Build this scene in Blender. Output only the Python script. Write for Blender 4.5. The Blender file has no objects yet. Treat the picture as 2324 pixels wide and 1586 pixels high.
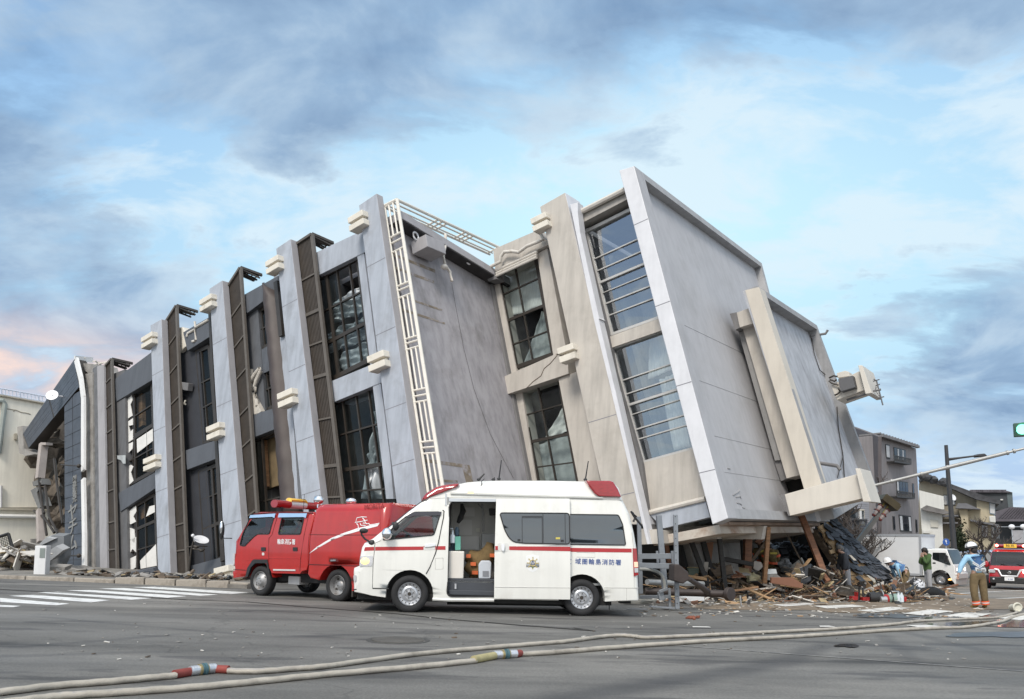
import bpy, bmesh, random
from math import *
from mathutils import Vector as Vc, Matrix
from mathutils.geometry import tessellate_polygon
random.seed(7)
S = bpy.context.scene
COL = S.collection
# ------------------------------------------------------------------ camera
W_, H_ = 2323.0, 1586.0           # working picture size used for measuring
F_ = 1700.0; CX = 1161.5; HZ = 1250.0; PT = radians(5.5); HC = 1.2; K = 0.025
PY = HZ - F_ * tan(PT)
cam = bpy.data.cameras.new('camera'); co = bpy.data.objects.new('camera', cam); COL.objects.link(co)
co.location = (0, 0, HC); co.rotation_euler = (pi/2 + PT, 0, 0)
cam.sensor_fit = 'HORIZONTAL'; cam.sensor_width = 36; cam.lens = 36 * F_ / W_
cam.shift_y = (PY - H_/2) / W_; cam.clip_start = 0.1; cam.clip_end = 3000
S.camera = co
EXPO = 0.45
S.view_settings.view_transform = 'Standard'; S.view_settings.look = 'None'
S.view_settings.gamma = 1; S.view_settings.use_curve_mapping = False
S.view_settings.exposure = EXPO
# ------------------------------------------------------------------ sun
SUN_EL, SUN_AZ = radians(48), radians(205)      # azimuth clockwise from +Y
sd = bpy.data.lights.new('sun', 'SUN'); so = bpy.data.objects.new('sun', sd); COL.objects.link(so)
sd.energy = 1.85; sd.angle = radians(18); sd.color = (1, .93, .84)
sdir = Vc((sin(SUN_AZ)*cos(SUN_EL), cos(SUN_AZ)*cos(SUN_EL), sin(SUN_EL)))
so.rotation_euler = sdir.to_track_quat('Z', 'Y').to_euler(); so.location = sdir * 60
# ------------------------------------------------------------------ node helpers
def N(nt, t, **k):
    n = nt.nodes.new(t)
    for a, v in k.items():
        if a.startswith('i_'):
            key = a[2:]; n.inputs[int(key) if key.isdigit() else key].default_value = v
        else: setattr(n, a, v)
    return n
def ramp(nt, stops, interp='LINEAR'):
    n = nt.nodes.new('ShaderNodeValToRGB'); cr = n.color_ramp; cr.interpolation = interp
    while len(cr.elements) < len(stops): cr.elements.new(0.5)
    for e, (p, c) in zip(cr.elements, stops):
        e.position = p; e.color = (*c, 1) if len(c) == 3 else c
    return n
def s2l(*c):
    return tuple(((x/255)/12.92 if x/255 <= .04045 else ((x/255+.055)/1.055)**2.4) for x in c)
# ------------------------------------------------------------------ world: dusk sky with broken cloud
wd = bpy.data.worlds.new('World'); S.world = wd; wd.use_nodes = True
nt = wd.node_tree; nt.nodes.clear(); L = nt.links.new
out = N(nt, 'ShaderNodeOutputWorld'); bg = N(nt, 'ShaderNodeBackground'); L(bg.outputs[0], out.inputs[0])
SKYS = 0.1; bg.inputs[1].default_value = SKYS
def sk(*c, g=1.0): return tuple(x/SKYS*g/2**EXPO for x in s2l(*c))
sky = N(nt, 'ShaderNodeTexSky'); sky.sky_type = 'NISHITA'; sky.sun_disc = False
sky.sun_elevation = SUN_EL; sky.sun_rotation = SUN_AZ; sky.air_density = 1.2; sky.dust_density = .6
tc = N(nt, 'ShaderNodeTexCoord'); sep = N(nt, 'ShaderNodeSeparateXYZ'); L(tc.outputs['Generated'], sep.inputs[0])
def M(op, a, b=None, c=None, clamp=False):
    n = N(nt, 'ShaderNodeMath', operation=op); n.use_clamp = clamp
    for i, x in enumerate((a, b, c)):
        if x is None: continue
        if isinstance(x, (int, float)): n.inputs[i].default_value = x
        else: L(x, n.inputs[i])
    return n.outputs[0]
def MX(f, a, b):
    n = N(nt, 'ShaderNodeMix', data_type='RGBA')
    for s, x in ((n.inputs[0], f), (n.inputs[6], a), (n.inputs[7], b)):
        if isinstance(x, (int, float)): s.default_value = x
        elif isinstance(x, tuple): s.default_value = (*x, 1)
        else: L(x, s)
    return n.outputs[2]
X, Y, Z = sep.outputs
zc = M('MAXIMUM', Z, 0.0); den = M('ADD', zc, .30)
px_ = M('DIVIDE', X, den); py_ = M('DIVIDE', Y, den)
cmb = N(nt, 'ShaderNodeCombineXYZ'); L(px_, cmb.inputs[0]); L(py_, cmb.inputs[1])
def noise(vec, scale, detail, rough, off, dist=0.0, sx=1, sy=1):
    mp = N(nt, 'ShaderNodeMapping'); mp.inputs['Location'].default_value = off; mp.inputs['Scale'].default_value = (sx, sy, 1)
    L(vec, mp.inputs[0])
    n = N(nt, 'ShaderNodeTexNoise'); n.inputs['Scale'].default_value = scale; n.inputs['Detail'].default_value = detail
    n.inputs['Roughness'].default_value = rough; n.inputs['Distortion'].default_value = dist
    L(mp.outputs[0], n.inputs['Vector']); return n.outputs['Fac']
n1 = noise(cmb.outputs[0], 1.9, 10, .56, (3.1, 1.7, 0), .5, .72, 1.25)
n2 = noise(cmb.outputs[0], 5.0, 10, .60, (8.3, 4.2, 2), .3, .75, 1.2)
n3 = noise(cmb.outputs[0], 3.4, 8, .55, (1.2, 6.4, 5), .4)
# base gradient by elevation: pale band low in the sky, bluer higher, unseen overhead set neutral and bright to light the ground
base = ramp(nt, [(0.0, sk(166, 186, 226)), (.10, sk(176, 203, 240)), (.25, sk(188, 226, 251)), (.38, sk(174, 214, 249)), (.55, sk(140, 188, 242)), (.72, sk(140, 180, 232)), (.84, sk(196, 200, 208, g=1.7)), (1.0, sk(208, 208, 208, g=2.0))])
L(zc, base.inputs[0])
skymix = MX(.10, base.outputs[0], sky.outputs[0])
az = M('ARCTAN2', X, Y)
def lobe(z0, a0, kz, ka):
    dz = M('SUBTRACT', Z, z0); da = M('SUBTRACT', az, a0)
    return M('POWER', 2.718, M('MULTIPLY', M('ADD', M('MULTIPLY', M('MULTIPLY', dz, dz), kz), M('MULTIPLY', M('MULTIPLY', da, da), ka)), -1))
gl = lobe(.38, .14, 22, 3.2)
c1 = MX(M('MULTIPLY', gl, .92), skymix, sk(206, 243, 255, g=1.08))
thin = ramp(nt, [(.42, (0, 0, 0)), (.56, (1, 1, 1))]); L(n2, thin.inputs[0])
c2 = MX(M('MULTIPLY', thin.outputs[0], .75), c1, sk(226, 243, 253))
# grey-blue cloud: a broad bank high up, another low on the left, small ones low on the right
bank = M('ADD', lobe(.62, -.05, 38, .5), M('ADD', M('MULTIPLY', lobe(.23, -.60, 45, 7), .9), M('MULTIPLY', lobe(.20, .60, 90, 14), .75)))
hv = M('ADD', M('ADD', M('MULTIPLY', n1, .52), M('MULTIPLY', n2, .48)), M('MULTIPLY', M('SUBTRACT', bank, .34), .24))
hv2 = M('SUBTRACT', hv, M('MULTIPLY', gl, .105))
heavy = ramp(nt, [(.465, (0, 0, 0)), (.515, (.55,)*3), (.60, (1, 1, 1))]); L(hv2, heavy.inputs[0])
cc = ramp(nt, [(.36, sk(114, 147, 186)), (.50, sk(146, 177, 210)), (.64, sk(188, 211, 232))]); L(n3, cc.inputs[0])
c3 = MX(M('MULTIPLY', heavy.outputs[0], .88), c2, cc.outputs[0])
# pink light on cloud low on the left
pk = lobe(.205, -.60, 480, 26); pn = ramp(nt, [(.34, (.25,)*3), (.54, (1, 1, 1))]); L(n2, pn.inputs[0])
c4 = MX(M('MULTIPLY', pk, pn.outputs[0]), c3, sk(250, 226, 218))
# unseen sky behind the camera brightened to add light on the foreground
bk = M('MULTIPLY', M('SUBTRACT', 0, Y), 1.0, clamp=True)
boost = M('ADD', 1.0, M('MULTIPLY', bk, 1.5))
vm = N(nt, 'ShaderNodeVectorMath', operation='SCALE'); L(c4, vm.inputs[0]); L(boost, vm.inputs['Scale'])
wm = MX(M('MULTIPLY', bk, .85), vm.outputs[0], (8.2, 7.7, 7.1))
gnd_ = M('LESS_THAN', Z, -.02)
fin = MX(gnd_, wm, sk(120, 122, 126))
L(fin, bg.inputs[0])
# ------------------------------------------------------------------ measuring helpers
def ray(u, v):
    x = (u-CX)/F_; y = (PY-v)/F_
    return Vc((x, cos(PT)-y*sin(PT), sin(PT)+y*cos(PT)))
CAM = Vc((0, 0, HC))
def at(u, v, D):
    d = ray(u, v); return CAM + d*(D/d.y)
def gz(x): return -K*max(-60, min(60, x))
def gnd(u, v, h=0):
    d = ray(u, v); return CAM + d*((HC-h)/(-(d.z+K*d.x)))
def crop(x0, y0, full_w, out_w):          # zoomed view -> working pixels
    k = full_w/out_w/1.637
    return lambda x, y: (x0/1.637+x*k, y0/1.637+y*k)
# ------------------------------------------------------------------ mesh helpers
class MB:
    def __init__(s): s.v = []; s.f = []; s.m = []; s.sm = []
    def add(s, vs, fs, mi=0, smooth=False):
        b = len(s.v); s.v += [Vc(p) for p in vs]
        for f in fs: s.f.append([b+i for i in f]); s.m.append(mi); s.sm.append(smooth)
        return s
    def poly(s, pts, mi=0): return s.add(pts, [list(range(len(pts)))], mi)
    def hexa(s, p, mi=0):
        return s.add(p, [(0, 3, 2, 1), (4, 5, 6, 7), (0, 1, 5, 4), (1, 2, 6, 5), (2, 3, 7, 6), (3, 0, 4, 7)], mi)
    def box(s, a, b, mi=0):
        (x0, y0, z0), (x1, y1, z1) = a, b
        return s.hexa([(x0, y0, z0), (x1, y0, z0), (x1, y1, z0), (x0, y1, z0), (x0, y0, z1), (x1, y0, z1), (x1, y1, z1), (x0, y1, z1)], mi)
    def prism(s, pts, vec, mi=0, mi_side=None):
        n = len(pts); vec = Vc(vec); P = [Vc(p) for p in pts]
        s.add(P + [p+vec for p in P], [list(range(n-1, -1, -1)), list(range(n, 2*n))], mi)
        b = len(s.v)-2*n
        for i in range(n):
            j = (i+1) % n; s.f.append([b+i, b+j, b+n+j, b+n+i]); s.m.append(mi if mi_side is None else mi_side); s.sm.append(False)
        return s
    def beam(s, p, q, w, h, up=(0, 0, 1), mi=0, taper=1.0):
        p, q = Vc(p), Vc(q); d = (q-p).normalized(); u = Vc(up)
        if abs(d.dot(u)) > .97: u = Vc((0, 1, .2))
        x = d.cross(u).normalized(); y = x.cross(d).normalized()
        c = lambda o, k: [o-x*w/2*k-y*h/2*k, o+x*w/2*k-y*h/2*k, o+x*w/2*k+y*h/2*k, o-x*w/2*k+y*h/2*k]
        return s.hexa(c(p, 1)+c(q, taper), mi)
    def tube(s, pts, r, n=8, mi=0, flat=1.0, caps=True, up=(0, 0, 1)):
        P = [Vc(p) for p in pts]; R = r if isinstance(r, (list, tuple)) else [r]*len(P); vs = []; fs = []
        prev = None
        for i, p in enumerate(P):
            d = (P[min(i+1, len(P)-1)]-P[max(i-1, 0)])
            d = d.normalized() if d.length > 1e-9 else Vc((0, 0, 1))
            u = Vc(up)
            if abs(d.dot(u)) > .95: u = Vc((0, 1, .1))
            x = d.cross(u).normalized(); y = x.cross(d).normalized()
            for k in range(n):
                a = 2*pi*k/n; vs.append(p+x*cos(a)*R[i]+y*sin(a)*R[i]*flat)
        for i in range(len(P)-1):
            for k in range(n):
                k2 = (k+1) % n; fs.append((i*n+k, i*n+k2, (i+1)*n+k2, (i+1)*n+k))
        s.add(vs, fs, mi, True)
        if caps:
            b = len(s.v)-len(vs)
            for rng in (range(n-1, -1, -1), range((len(P)-1)*n, len(P)*n)):
                s.f.append([b+i for i in rng]); s.m.append(mi); s.sm.append(False)
        return s
    def lathe(s, prof, o=(0, 0, 0), ax=(0, 0, 1), n=20, mi=0, smooth=True, sx=1.0):
        o = Vc(o); ax = Vc(ax).normalized(); t = Vc((1, 0, 0)) if abs(ax.x) < .8 else Vc((0, 1, 0))
        x = ax.cross(t).normalized(); y = ax.cross(x).normalized(); vs = []; fs = []
        for r, h in prof:
            for k in range(n):
                a = 2*pi*k/n; vs.append(o+ax*h+x*cos(a)*r*sx+y*sin(a)*r)
        for i in range(len(prof)-1):
            for k in range(n):
                k2 = (k+1) % n; fs.append((i*n+k, i*n+k2, (i+1)*n+k2, (i+1)*n+k))
        return s.add(vs, fs, mi, smooth)
    def blob(s, o, rx, ry, rz, n=12, m=8, mi=0, jit=0.0):
        o = Vc(o); vs = []; fs = []
        for i in range(m+1):
            t = pi*i/m
            for k in range(n):
                a = 2*pi*k/n; j = 1+random.uniform(-jit, jit)
                vs.append(o+Vc((rx*sin(t)*cos(a)*j, ry*sin(t)*sin(a)*j, -rz*cos(t)*j)))
        for i in range(m):
            for k in range(n):
                k2 = (k+1) % n; fs.append((i*n+k, i*n+k2, (i+1)*n+k2, (i+1)*n+k))
        return s.add(vs, fs, mi, True)
    def build(s, name, mats, parent=None, bevel=0.0, world=True, seg=2, base=None):
        me = bpy.data.meshes.new(name)
        off = Vc((0, 0, 0)); top = None
        if parent is not None and world:
            r = parent
            while r.parent: r = r.parent
            off = r.location
        if parent is None and s.v and world:
            off = Vc(base) if base else Vc((sum(p.x for p in s.v)/len(s.v), sum(p.y for p in s.v)/len(s.v), min(p.z for p in s.v))); top = off
        me.from_pydata([p-off for p in s.v], [], s.f)
        for mt in (mats if isinstance(mats, (list, tuple)) else [mats]): me.materials.append(mt)
        for p, mi, sm in zip(me.polygons, s.m, s.sm): p.material_index = mi; p.use_smooth = sm
        bm = bmesh.new(); bm.from_mesh(me); bmesh.ops.remove_doubles(bm, verts=bm.verts, dist=1e-5)
        bmesh.ops.recalc_face_normals(bm, faces=bm.faces); bm.to_mesh(me); bm.free()
        if any(s.sm): me.set_sharp_from_angle(angle=radians(42))
        o = bpy.data.objects.new(name, me); COL.objects.link(o)
        if top is not None: o.location = top
        if parent is not None: o.parent = parent
        if bevel:
            b = o.modifiers.new('bevel', 'BEVEL'); b.width = bevel; b.segments = seg; b.limit_method = 'ANGLE'; b.angle_limit = radians(40)
        return o
def tag(o, label, cat, group=None, kind=None):
    o['label'] = label; o['category'] = cat
    if group: o['group'] = group
    if kind: o['kind'] = kind
    return o
def structure(o, kind='structure'): o['kind'] = kind; return o
def thing(name, label, cat, loc=(0, 0, 0), group=None, rot=None):
    o = bpy.data.objects.new(name, None); COL.objects.link(o); o.location = loc
    if rot is not None: o.rotation_euler = rot
    o.empty_display_size = .2
    return tag(o, label, cat, group)
def dup(o, parent=None):
    c = o.copy(); COL.objects.link(c)
    if parent is not None: c.parent = parent
    for ch in list(o.children): dup(ch, c)
    return c
# ------------------------------------------------------------------ materials
MC = {}
def mat(name, col, rough=.6, metal=0.0, var=.12, scale=2.0, bump=0.0, bscale=30, streak=0.0, stain=None, coat=0.0, spec=.5, stretch=(1, 1, 1), trans=0.0, alpha=None, emit=None, es=1.0):
    if name in MC: return MC[name]
    m = bpy.data.materials.new(name); m.use_nodes = True; t = m.node_tree; b = t.nodes['Principled BSDF']; L = t.links.new
    b.inputs['Roughness'].default_value = rough; b.inputs['Metallic'].default_value = metal
    b.inputs['Specular IOR Level'].default_value = spec; b.inputs['Coat Weight'].default_value = coat
    b.inputs['Coat Roughness'].default_value = .05
    b.inputs['Base Color'].default_value = (*col, 1)
    if trans: b.inputs['Transmission Weight'].default_value = trans
    if emit: b.inputs['Emission Color'].default_value = (*emit, 1); b.inputs['Emission Strength'].default_value = es
    tc = N(t, 'ShaderNodeTexCoord'); mp = N(t, 'ShaderNodeMapping'); L(tc.outputs['Object'], mp.inputs[0]); mp.inputs['Scale'].default_value = stretch
    cur = None
    if var:
        n = N(t, 'ShaderNodeTexNoise', i_Scale=scale, i_Detail=8, i_Roughness=.62); L(mp.outputs[0], n.inputs['Vector'])
        lo = tuple(c*(1-var*1.6) for c in col); hi = tuple(min(1, c*(1+var*1.2)) for c in col)
        r = ramp(t, [(.28, lo), (.5, col), (.74, hi)]); L(n.outputs['Fac'], r.inputs[0]); cur = r.outputs[0]
    if stain:
        scol, ss, lo, hi, amt = stain
        n = N(t, 'ShaderNodeTexNoise', i_Scale=ss, i_Detail=9, i_Roughness=.65); L(mp.outputs[0], n.inputs['Vector'])
        r = ramp(t, [(lo, (0, 0, 0)), (hi, (amt,)*3)]); L(n.outputs['Fac'], r.inputs[0])
        mx = N(t, 'ShaderNodeMix', data_type='RGBA'); L(r.outputs[0], mx.inputs[0])
        if cur: L(cur, mx.inputs[6])
        else: mx.inputs[6].default_value = (*col, 1)
        mx.inputs[7].default_value = (*scol, 1); cur = mx.outputs[2]
    if streak:
        mp2 = N(t, 'ShaderNodeMapping'); L(tc.outputs['Object'], mp2.inputs[0]); mp2.inputs['Scale'].default_value = (3, 3, .22)
        n = N(t, 'ShaderNodeTexNoise', i_Scale=1.6, i_Detail=6, i_Roughness=.6); L(mp2.outputs[0], n.inputs['Vector'])
        r = ramp(t, [(.42, (1, 1, 1)), (.75, (1-streak,)*3)]); L(n.outputs['Fac'], r.inputs[0])
        mx = N(t, 'ShaderNodeMix', data_type='RGBA', blend_type='MULTIPLY'); mx.inputs[0].default_value = 1
        if cur: L(cur, mx.inputs[6])
        else: mx.inputs[6].default_value = (*col, 1)
        L(r.outputs[0], mx.inputs[7]); cur = mx.outputs[2]
    if cur: L(cur, b.inputs['Base Color'])
    if bump:
        n = N(t, 'ShaderNodeTexNoise', i_Scale=bscale, i_Detail=6, i_Roughness=.6); L(mp.outputs[0], n.inputs['Vector'])
        bp = N(t, 'ShaderNodeBump', i_Strength=bump, i_Distance=.02); L(n.outputs['Fac'], bp.inputs['Height']); L(bp.outputs[0], b.inputs['Normal'])
    MC[name] = m; return m
def glassmat(name, tint=(.02, .03, .035), refl=.25, seethru=.0, rough=.02, wav=.0, fres=.8):
    if name in MC: return MC[name]
    m = bpy.data.materials.new(name); m.use_nodes = True; t = m.node_tree; t.nodes.clear(); L = t.links.new
    o = N(t, 'ShaderNodeOutputMaterial'); g = N(t, 'ShaderNodeBsdfGlossy', i_Roughness=rough); g.inputs[0].default_value = (.92, .96, 1, 1)
    d = N(t, 'ShaderNodeBsdfDiffuse'); d.inputs[0].default_value = (*tint, 1)
    tr = N(t, 'ShaderNodeBsdfTransparent'); tr.inputs[0].default_value = (.82, .88, .88, 1)
    m1 = N(t, 'ShaderNodeMixShader'); m1.inputs[0].default_value = seethru; L(d.outputs[0], m1.inputs[1]); L(tr.outputs[0], m1.inputs[2])
    lw = N(t, 'ShaderNodeLayerWeight', i_Blend=.25); ad = N(t, 'ShaderNodeMath', operation='MULTIPLY_ADD'); L(lw.outputs['Fresnel'], ad.inputs[0]); ad.inputs[1].default_value = fres; ad.inputs[2].default_value = refl; ad.use_clamp = True
    m2 = N(t, 'ShaderNodeMixShader'); L(ad.outputs[0], m2.inputs[0]); L(m1.outputs[0], m2.inputs[1]); L(g.outputs[0], m2.inputs[2]); L(m2.outputs[0], o.inputs[0])
    if wav:
        tc = N(t, 'ShaderNodeTexCoord'); n = N(t, 'ShaderNodeTexNoise', i_Scale=1.3, i_Detail=2); L(tc.outputs['Object'], n.inputs['Vector'])
        bp = N(t, 'ShaderNodeBump', i_Strength=wav, i_Distance=.05); L(n.outputs['Fac'], bp.inputs['Height']); L(bp.outputs[0], g.inputs['Normal'])
    MC[name] = m; return m
def lettering(txt, size, m, parent, mtx, name='lettering', depth=.004, sx=1.0, vertical=False, bold=0.0, space=1.0):
    if vertical: txt = '\n'.join(txt)
    cu = bpy.data.curves.new(name, 'FONT'); cu.body = txt; cu.size = size; cu.extrude = depth; cu.align_x = 'CENTER'; cu.align_y = 'CENTER'; cu.offset = bold; cu.space_character = space; cu.resolution_u = 3
    o = bpy.data.objects.new(name, cu); COL.objects.link(o)
    bpy.context.view_layer.update()
    me = bpy.data.meshes.new_from_object(o.evaluated_get(bpy.context.evaluated_depsgraph_get()))
    bpy.data.objects.remove(o); bpy.data.curves.remove(cu)
    me.transform(mtx @ Matrix.Scale(sx, 4, (1, 0, 0))); me.materials.clear(); me.materials.append(m)
    o = bpy.data.objects.new(name, me); COL.objects.link(o); o.parent = parent
    return o
def frame_mtx(o, x, y):
    x = Vc(x).normalized(); y = Vc(y).normalized(); z = x.cross(y).normalized(); y = z.cross(x)
    m = Matrix((x, y, z)).transposed().to_4x4(); m.translation = Vc(o); return m
# ------------------------------------------------------------------ ground, road, pavement
def asphalt():
    m = bpy.data.materials.new('asphalt'); m.use_nodes = True; t = m.node_tree; b = t.nodes['Principled BSDF']; L = t.links.new
    tc = N(t, 'ShaderNodeTexCoord')
    def nz(scale, sc, det=8, rough=.6, off=(0, 0, 0), rot=0):
        mp = N(t, 'ShaderNodeMapping'); mp.inputs['Scale'].default_value = sc; mp.inputs['Location'].default_value = off; mp.inputs['Rotation'].default_value = (0, 0, rot)
        L(tc.outputs['Object'], mp.inputs[0]); n = N(t, 'ShaderNodeTexNoise', i_Scale=scale, i_Detail=det, i_Roughness=rough); L(mp.outputs[0], n.inputs['Vector']); return n.outputs['Fac']
    def mul(a, c, f=1.0, blend='MULTIPLY'):
        mx = N(t, 'ShaderNodeMix', data_type='RGBA', blend_type=blend); mx.inputs[0].default_value = f; L(a, mx.inputs[6]); L(c, mx.inputs[7]); return mx.outputs[2]
    big = ramp(t, [(.3, (.105, .102, .094)), (.5, (.155, .149, .137)), (.7, (.235, .222, .198))]); L(nz(.16, (1, 1, 1), 6, .6), big.inputs[0])
    streak = ramp(t, [(.35, (.68,)*3), (.6, (1.10,)*3)]); L(nz(.9, (.22, 1.3, 1), 6, .6, (5, 3, 0), .25), streak.inputs[0])
    stain = ramp(t, [(.565, (1,)*3), (.61, (.62, .62, .64)), (.78, (.46, .47, .50))]); L(nz(.8, (.5, 2.0, 1), 5, .55, (2, 9, 0), .2), stain.inputs[0])
    grain = ramp(t, [(.3, (.66,)*3), (.5, (1,)*3), (.72, (1.4,)*3)]); L(nz(45, (1, 1, 1), 4, .8), grain.inputs[0])
    c = mul(mul(mul(big.outputs[0], streak.outputs[0]), stain.outputs[0]), grain.outputs[0])
    # pale dust and mud washed toward the wreck
    sp = N(t, 'ShaderNodeSeparateXYZ'); L(tc.outputs['Object'], sp.inputs[0])
    yy = N(t, 'ShaderNodeMapRange'); yy.inputs[1].default_value = 15; yy.inputs[2].default_value = 23; L(sp.outputs[1], yy.inputs[0])
    xx = N(t, 'ShaderNodeMapRange'); xx.inputs[1].default_value = 1.0; xx.inputs[2].default_value = 6; L(sp.outputs[0], xx.inputs[0])
    mm = N(t, 'ShaderNodeMath', operation='MULTIPLY'); L(yy.outputs[0], mm.inputs[0]); L(xx.outputs[0], mm.inputs[1])
    dn = ramp(t, [(.35, (0, 0, 0)), (.62, (.75,)*3)]); L(nz(.7, (.5, 1.4, 1), 7, .65, (7, 7, 0)), dn.inputs[0])
    m2 = N(t, 'ShaderNodeMath', operation='MULTIPLY'); L(mm.outputs[0], m2.inputs[0]); L(dn.outputs[0], m2.inputs[1])
    mx = N(t, 'ShaderNodeMix', data_type='RGBA'); L(m2.outputs[0], mx.inputs[0]); L(c, mx.inputs[6]); mx.inputs[7].default_value = (.25, .205, .16, 1)
    def segmask(A, B, w, soft):
        A, B = Vc((A.x, A.y, 0)), Vc((B.x, B.y, 0)); d = (B-A).normalized(); n = Vc((-d.y, d.x, 0))
        def dot(v, off):
            q = N(t, 'ShaderNodeVectorMath', operation='DOT_PRODUCT'); L(tc.outputs['Object'], q.inputs[0]); q.inputs[1].default_value = v
            s_ = N(t, 'ShaderNodeMath', operation='SUBTRACT'); L(q.outputs['Value'], s_.inputs[0]); s_.inputs[1].default_value = off; return s_.outputs[0]
        def op(o, a, b=None):
            q = N(t, 'ShaderNodeMath', operation=o)
            for i, x in enumerate((a, b)):
                if x is None: continue
                if isinstance(x, (int, float)): q.inputs[i].default_value = x
                else: L(x, q.inputs[i])
            return q.outputs[0]
        def mr(v, a, b):
            q = N(t, 'ShaderNodeMapRange', interpolation_type='SMOOTHSTEP'); L(v, q.inputs[0]); q.inputs[1].default_value = a; q.inputs[2].default_value = b; return q.outputs[0]
        ds = op('ADD', dot(n, A.dot(n)), op('MULTIPLY', op('SUBTRACT', nz(.8, (1, 1, 1), 6, .6, (A.x, 2, 0)), .5), w*2.4)); al = dot(d, A.dot(d)); Ln = (B-A).length
        return op('MULTIPLY', mr(op('ABSOLUTE', ds), w+soft, w*.3), op('MULTIPLY', mr(al, -.5, .25), mr(al, Ln+.5, Ln-.25)))
    G = lambda u, v: gnd(u, v)
    mk = None
    for A, B, w, k in ((G(1880, 1462), G(1760, 1508), .16, .5), (G(1770, 1503), G(1520, 1548), .20, .55), (G(1540, 1544), G(1220, 1592), .22, .6), (G(1930, 1400), G(2200, 1408), .5, .4), (G(2000, 1440), G(2080, 1500), .10, .3), (G(2060, 1435), G(2240, 1480), .12, .3), (G(80, 1465), G(400, 1440), .10, .32), (G(-50, 1490), G(500, 1475), .09, .3), (G(650, 1445), G(860, 1440), .10, .35), (G(1560, 1535), G(1750, 1505), .05, .25), (G(100, 1400), G(320, 1420), .07, .3), (G(380, 1425), G(560, 1440), .07, .35)):
        s_ = segmask(A, B, w, w*.9); q = N(t, 'ShaderNodeMath', operation='MULTIPLY'); L(s_, q.inputs[0]); q.inputs[1].default_value = k
        if mk is None: mk = q.outputs[0]
        else: z_ = N(t, 'ShaderNodeMath', operation='MAXIMUM'); L(mk, z_.inputs[0]); L(q.outputs[0], z_.inputs[1]); mk = z_.outputs[0]
    mx2 = N(t, 'ShaderNodeMix', data_type='RGBA'); L(mk, mx2.inputs[0]); L(mx.outputs[2], mx2.inputs[6]); mx2.inputs[7].default_value = (.035, .036, .040, 1); mx = mx2
    # hairline cracks
    vo = N(t, 'ShaderNodeTexVoronoi', feature='DISTANCE_TO_EDGE', i_Scale=.16)
    mpv = N(t, 'ShaderNodeMapping'); L(tc.outputs['Object'], mpv.inputs[0]); nd = N(t, 'ShaderNodeTexNoise', i_Scale=1.1, i_Detail=5); L(tc.outputs['Object'], nd.inputs['Vector'])
    va = N(t, 'ShaderNodeVectorMath', operation='MULTIPLY_ADD'); L(nd.outputs['Color'], va.inputs[0]); va.inputs[1].default_value = (1.4, 1.4, 0); L(tc.outputs['Object'], va.inputs[2]); L(va.outputs[0], vo.inputs['Vector'])
    cr = ramp(t, [(0.0, (.72,)*3), (.002, (1,)*3)]); L(vo.outputs['Distance'], cr.inputs[0])
    c = mul(mx.outputs[2], cr.outputs[0]); L(c, b.inputs['Base Color'])
    rr = ramp(t, [(.3, (.62,)*3), (.7, (.9,)*3)]); L(nz(.5, (.4, 1.2, 1), 5), rr.inputs[0]); L(rr.outputs[0], b.inputs['Roughness'])
    bp = N(t, 'ShaderNodeBump', i_Strength=.5, i_Distance=.012); L(nz(90, (1, 1, 1), 5, .7), bp.inputs['Height']); L(bp.outputs[0], b.inputs['Normal'])
    return m
mb = MB()
xs = [-900, -60, 60, 900]; ys = [-60, 1500]
vs = [(x, y, gz(x)) for y in ys for x in xs]
mb.add(vs, [(i, i+1, i+5, i+4) for i in range(3)])
structure(mb.build('road', asphalt(), world=True, base=(0, 0, 0)))
def gp(u, v, h=.004):
    p = gnd(u, v); return Vc((p.x, p.y, gz(p.x)+h))
paint = mat('road_paint', (.72, .72, .70), .75, var=.10, scale=6, stain=((.2, .2, .2), 3.5, .50, .72, .7), bump=.2, bscale=60)
paintdirty = mat('road_paint_worn', (.66, .64, .60), .8, var=.12, scale=5, stain=((.21, .185, .16), 2.2, .50, .66, .85), bump=.2, bscale=60)
st = MB()
for q in ([(0, 1357), (0, 1366), (128, 1373.5), (158, 1370)], [(20, 1352), (75, 1350), (250, 1362), (205, 1367)], [(85, 1344.5), (130, 1343), (345, 1357.5), (298, 1361)],
          [(150, 1339.5), (205, 1339), (425, 1353), (380, 1356.5)], [(225, 1335.5), (280, 1334.5), (495, 1349.5), (455, 1352)], [(300, 1332.4), (350, 1331.5), (565, 1344.5), (525, 1348)], [(-60, 1370), (-60, 1376), (30, 1378), (47, 1375)]):
    st.poly([gp(*p) for p in q])
structure(st.build('crosswalk_marking', paint))
st = MB()
c6 = crop(1900, 2200, 1903, 2324)
for q in ([(1370, 64), (1540, 58), (1610, 66), (1430, 75)], [(1565, 85), (1720, 68), (1815, 73), (1660, 92)], [(1770, 98), (1900, 80), (2005, 88), (1865, 107)], [(1960, 108), (2050, 95), (2180, 98), (2095, 119)], [(2170, 115), (2290, 104), (2400, 108), (2310, 130)],
          [(1180, 58), (1330, 50), (1400, 56), (1240, 66)], [(1395, 155), (1440, 154), (1470, 160), (1400, 160)], [(820, 158), (895, 159), (905, 163), (822, 162)], [(1790, 153), (1880, 150), (1960, 158), (1850, 162)]):
    st.poly([gp(*c6(*p)) for p in q])
for q_ in st.v: q_.z += .011
structure(st.build('crosswalk_marking', paintdirty))
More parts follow.
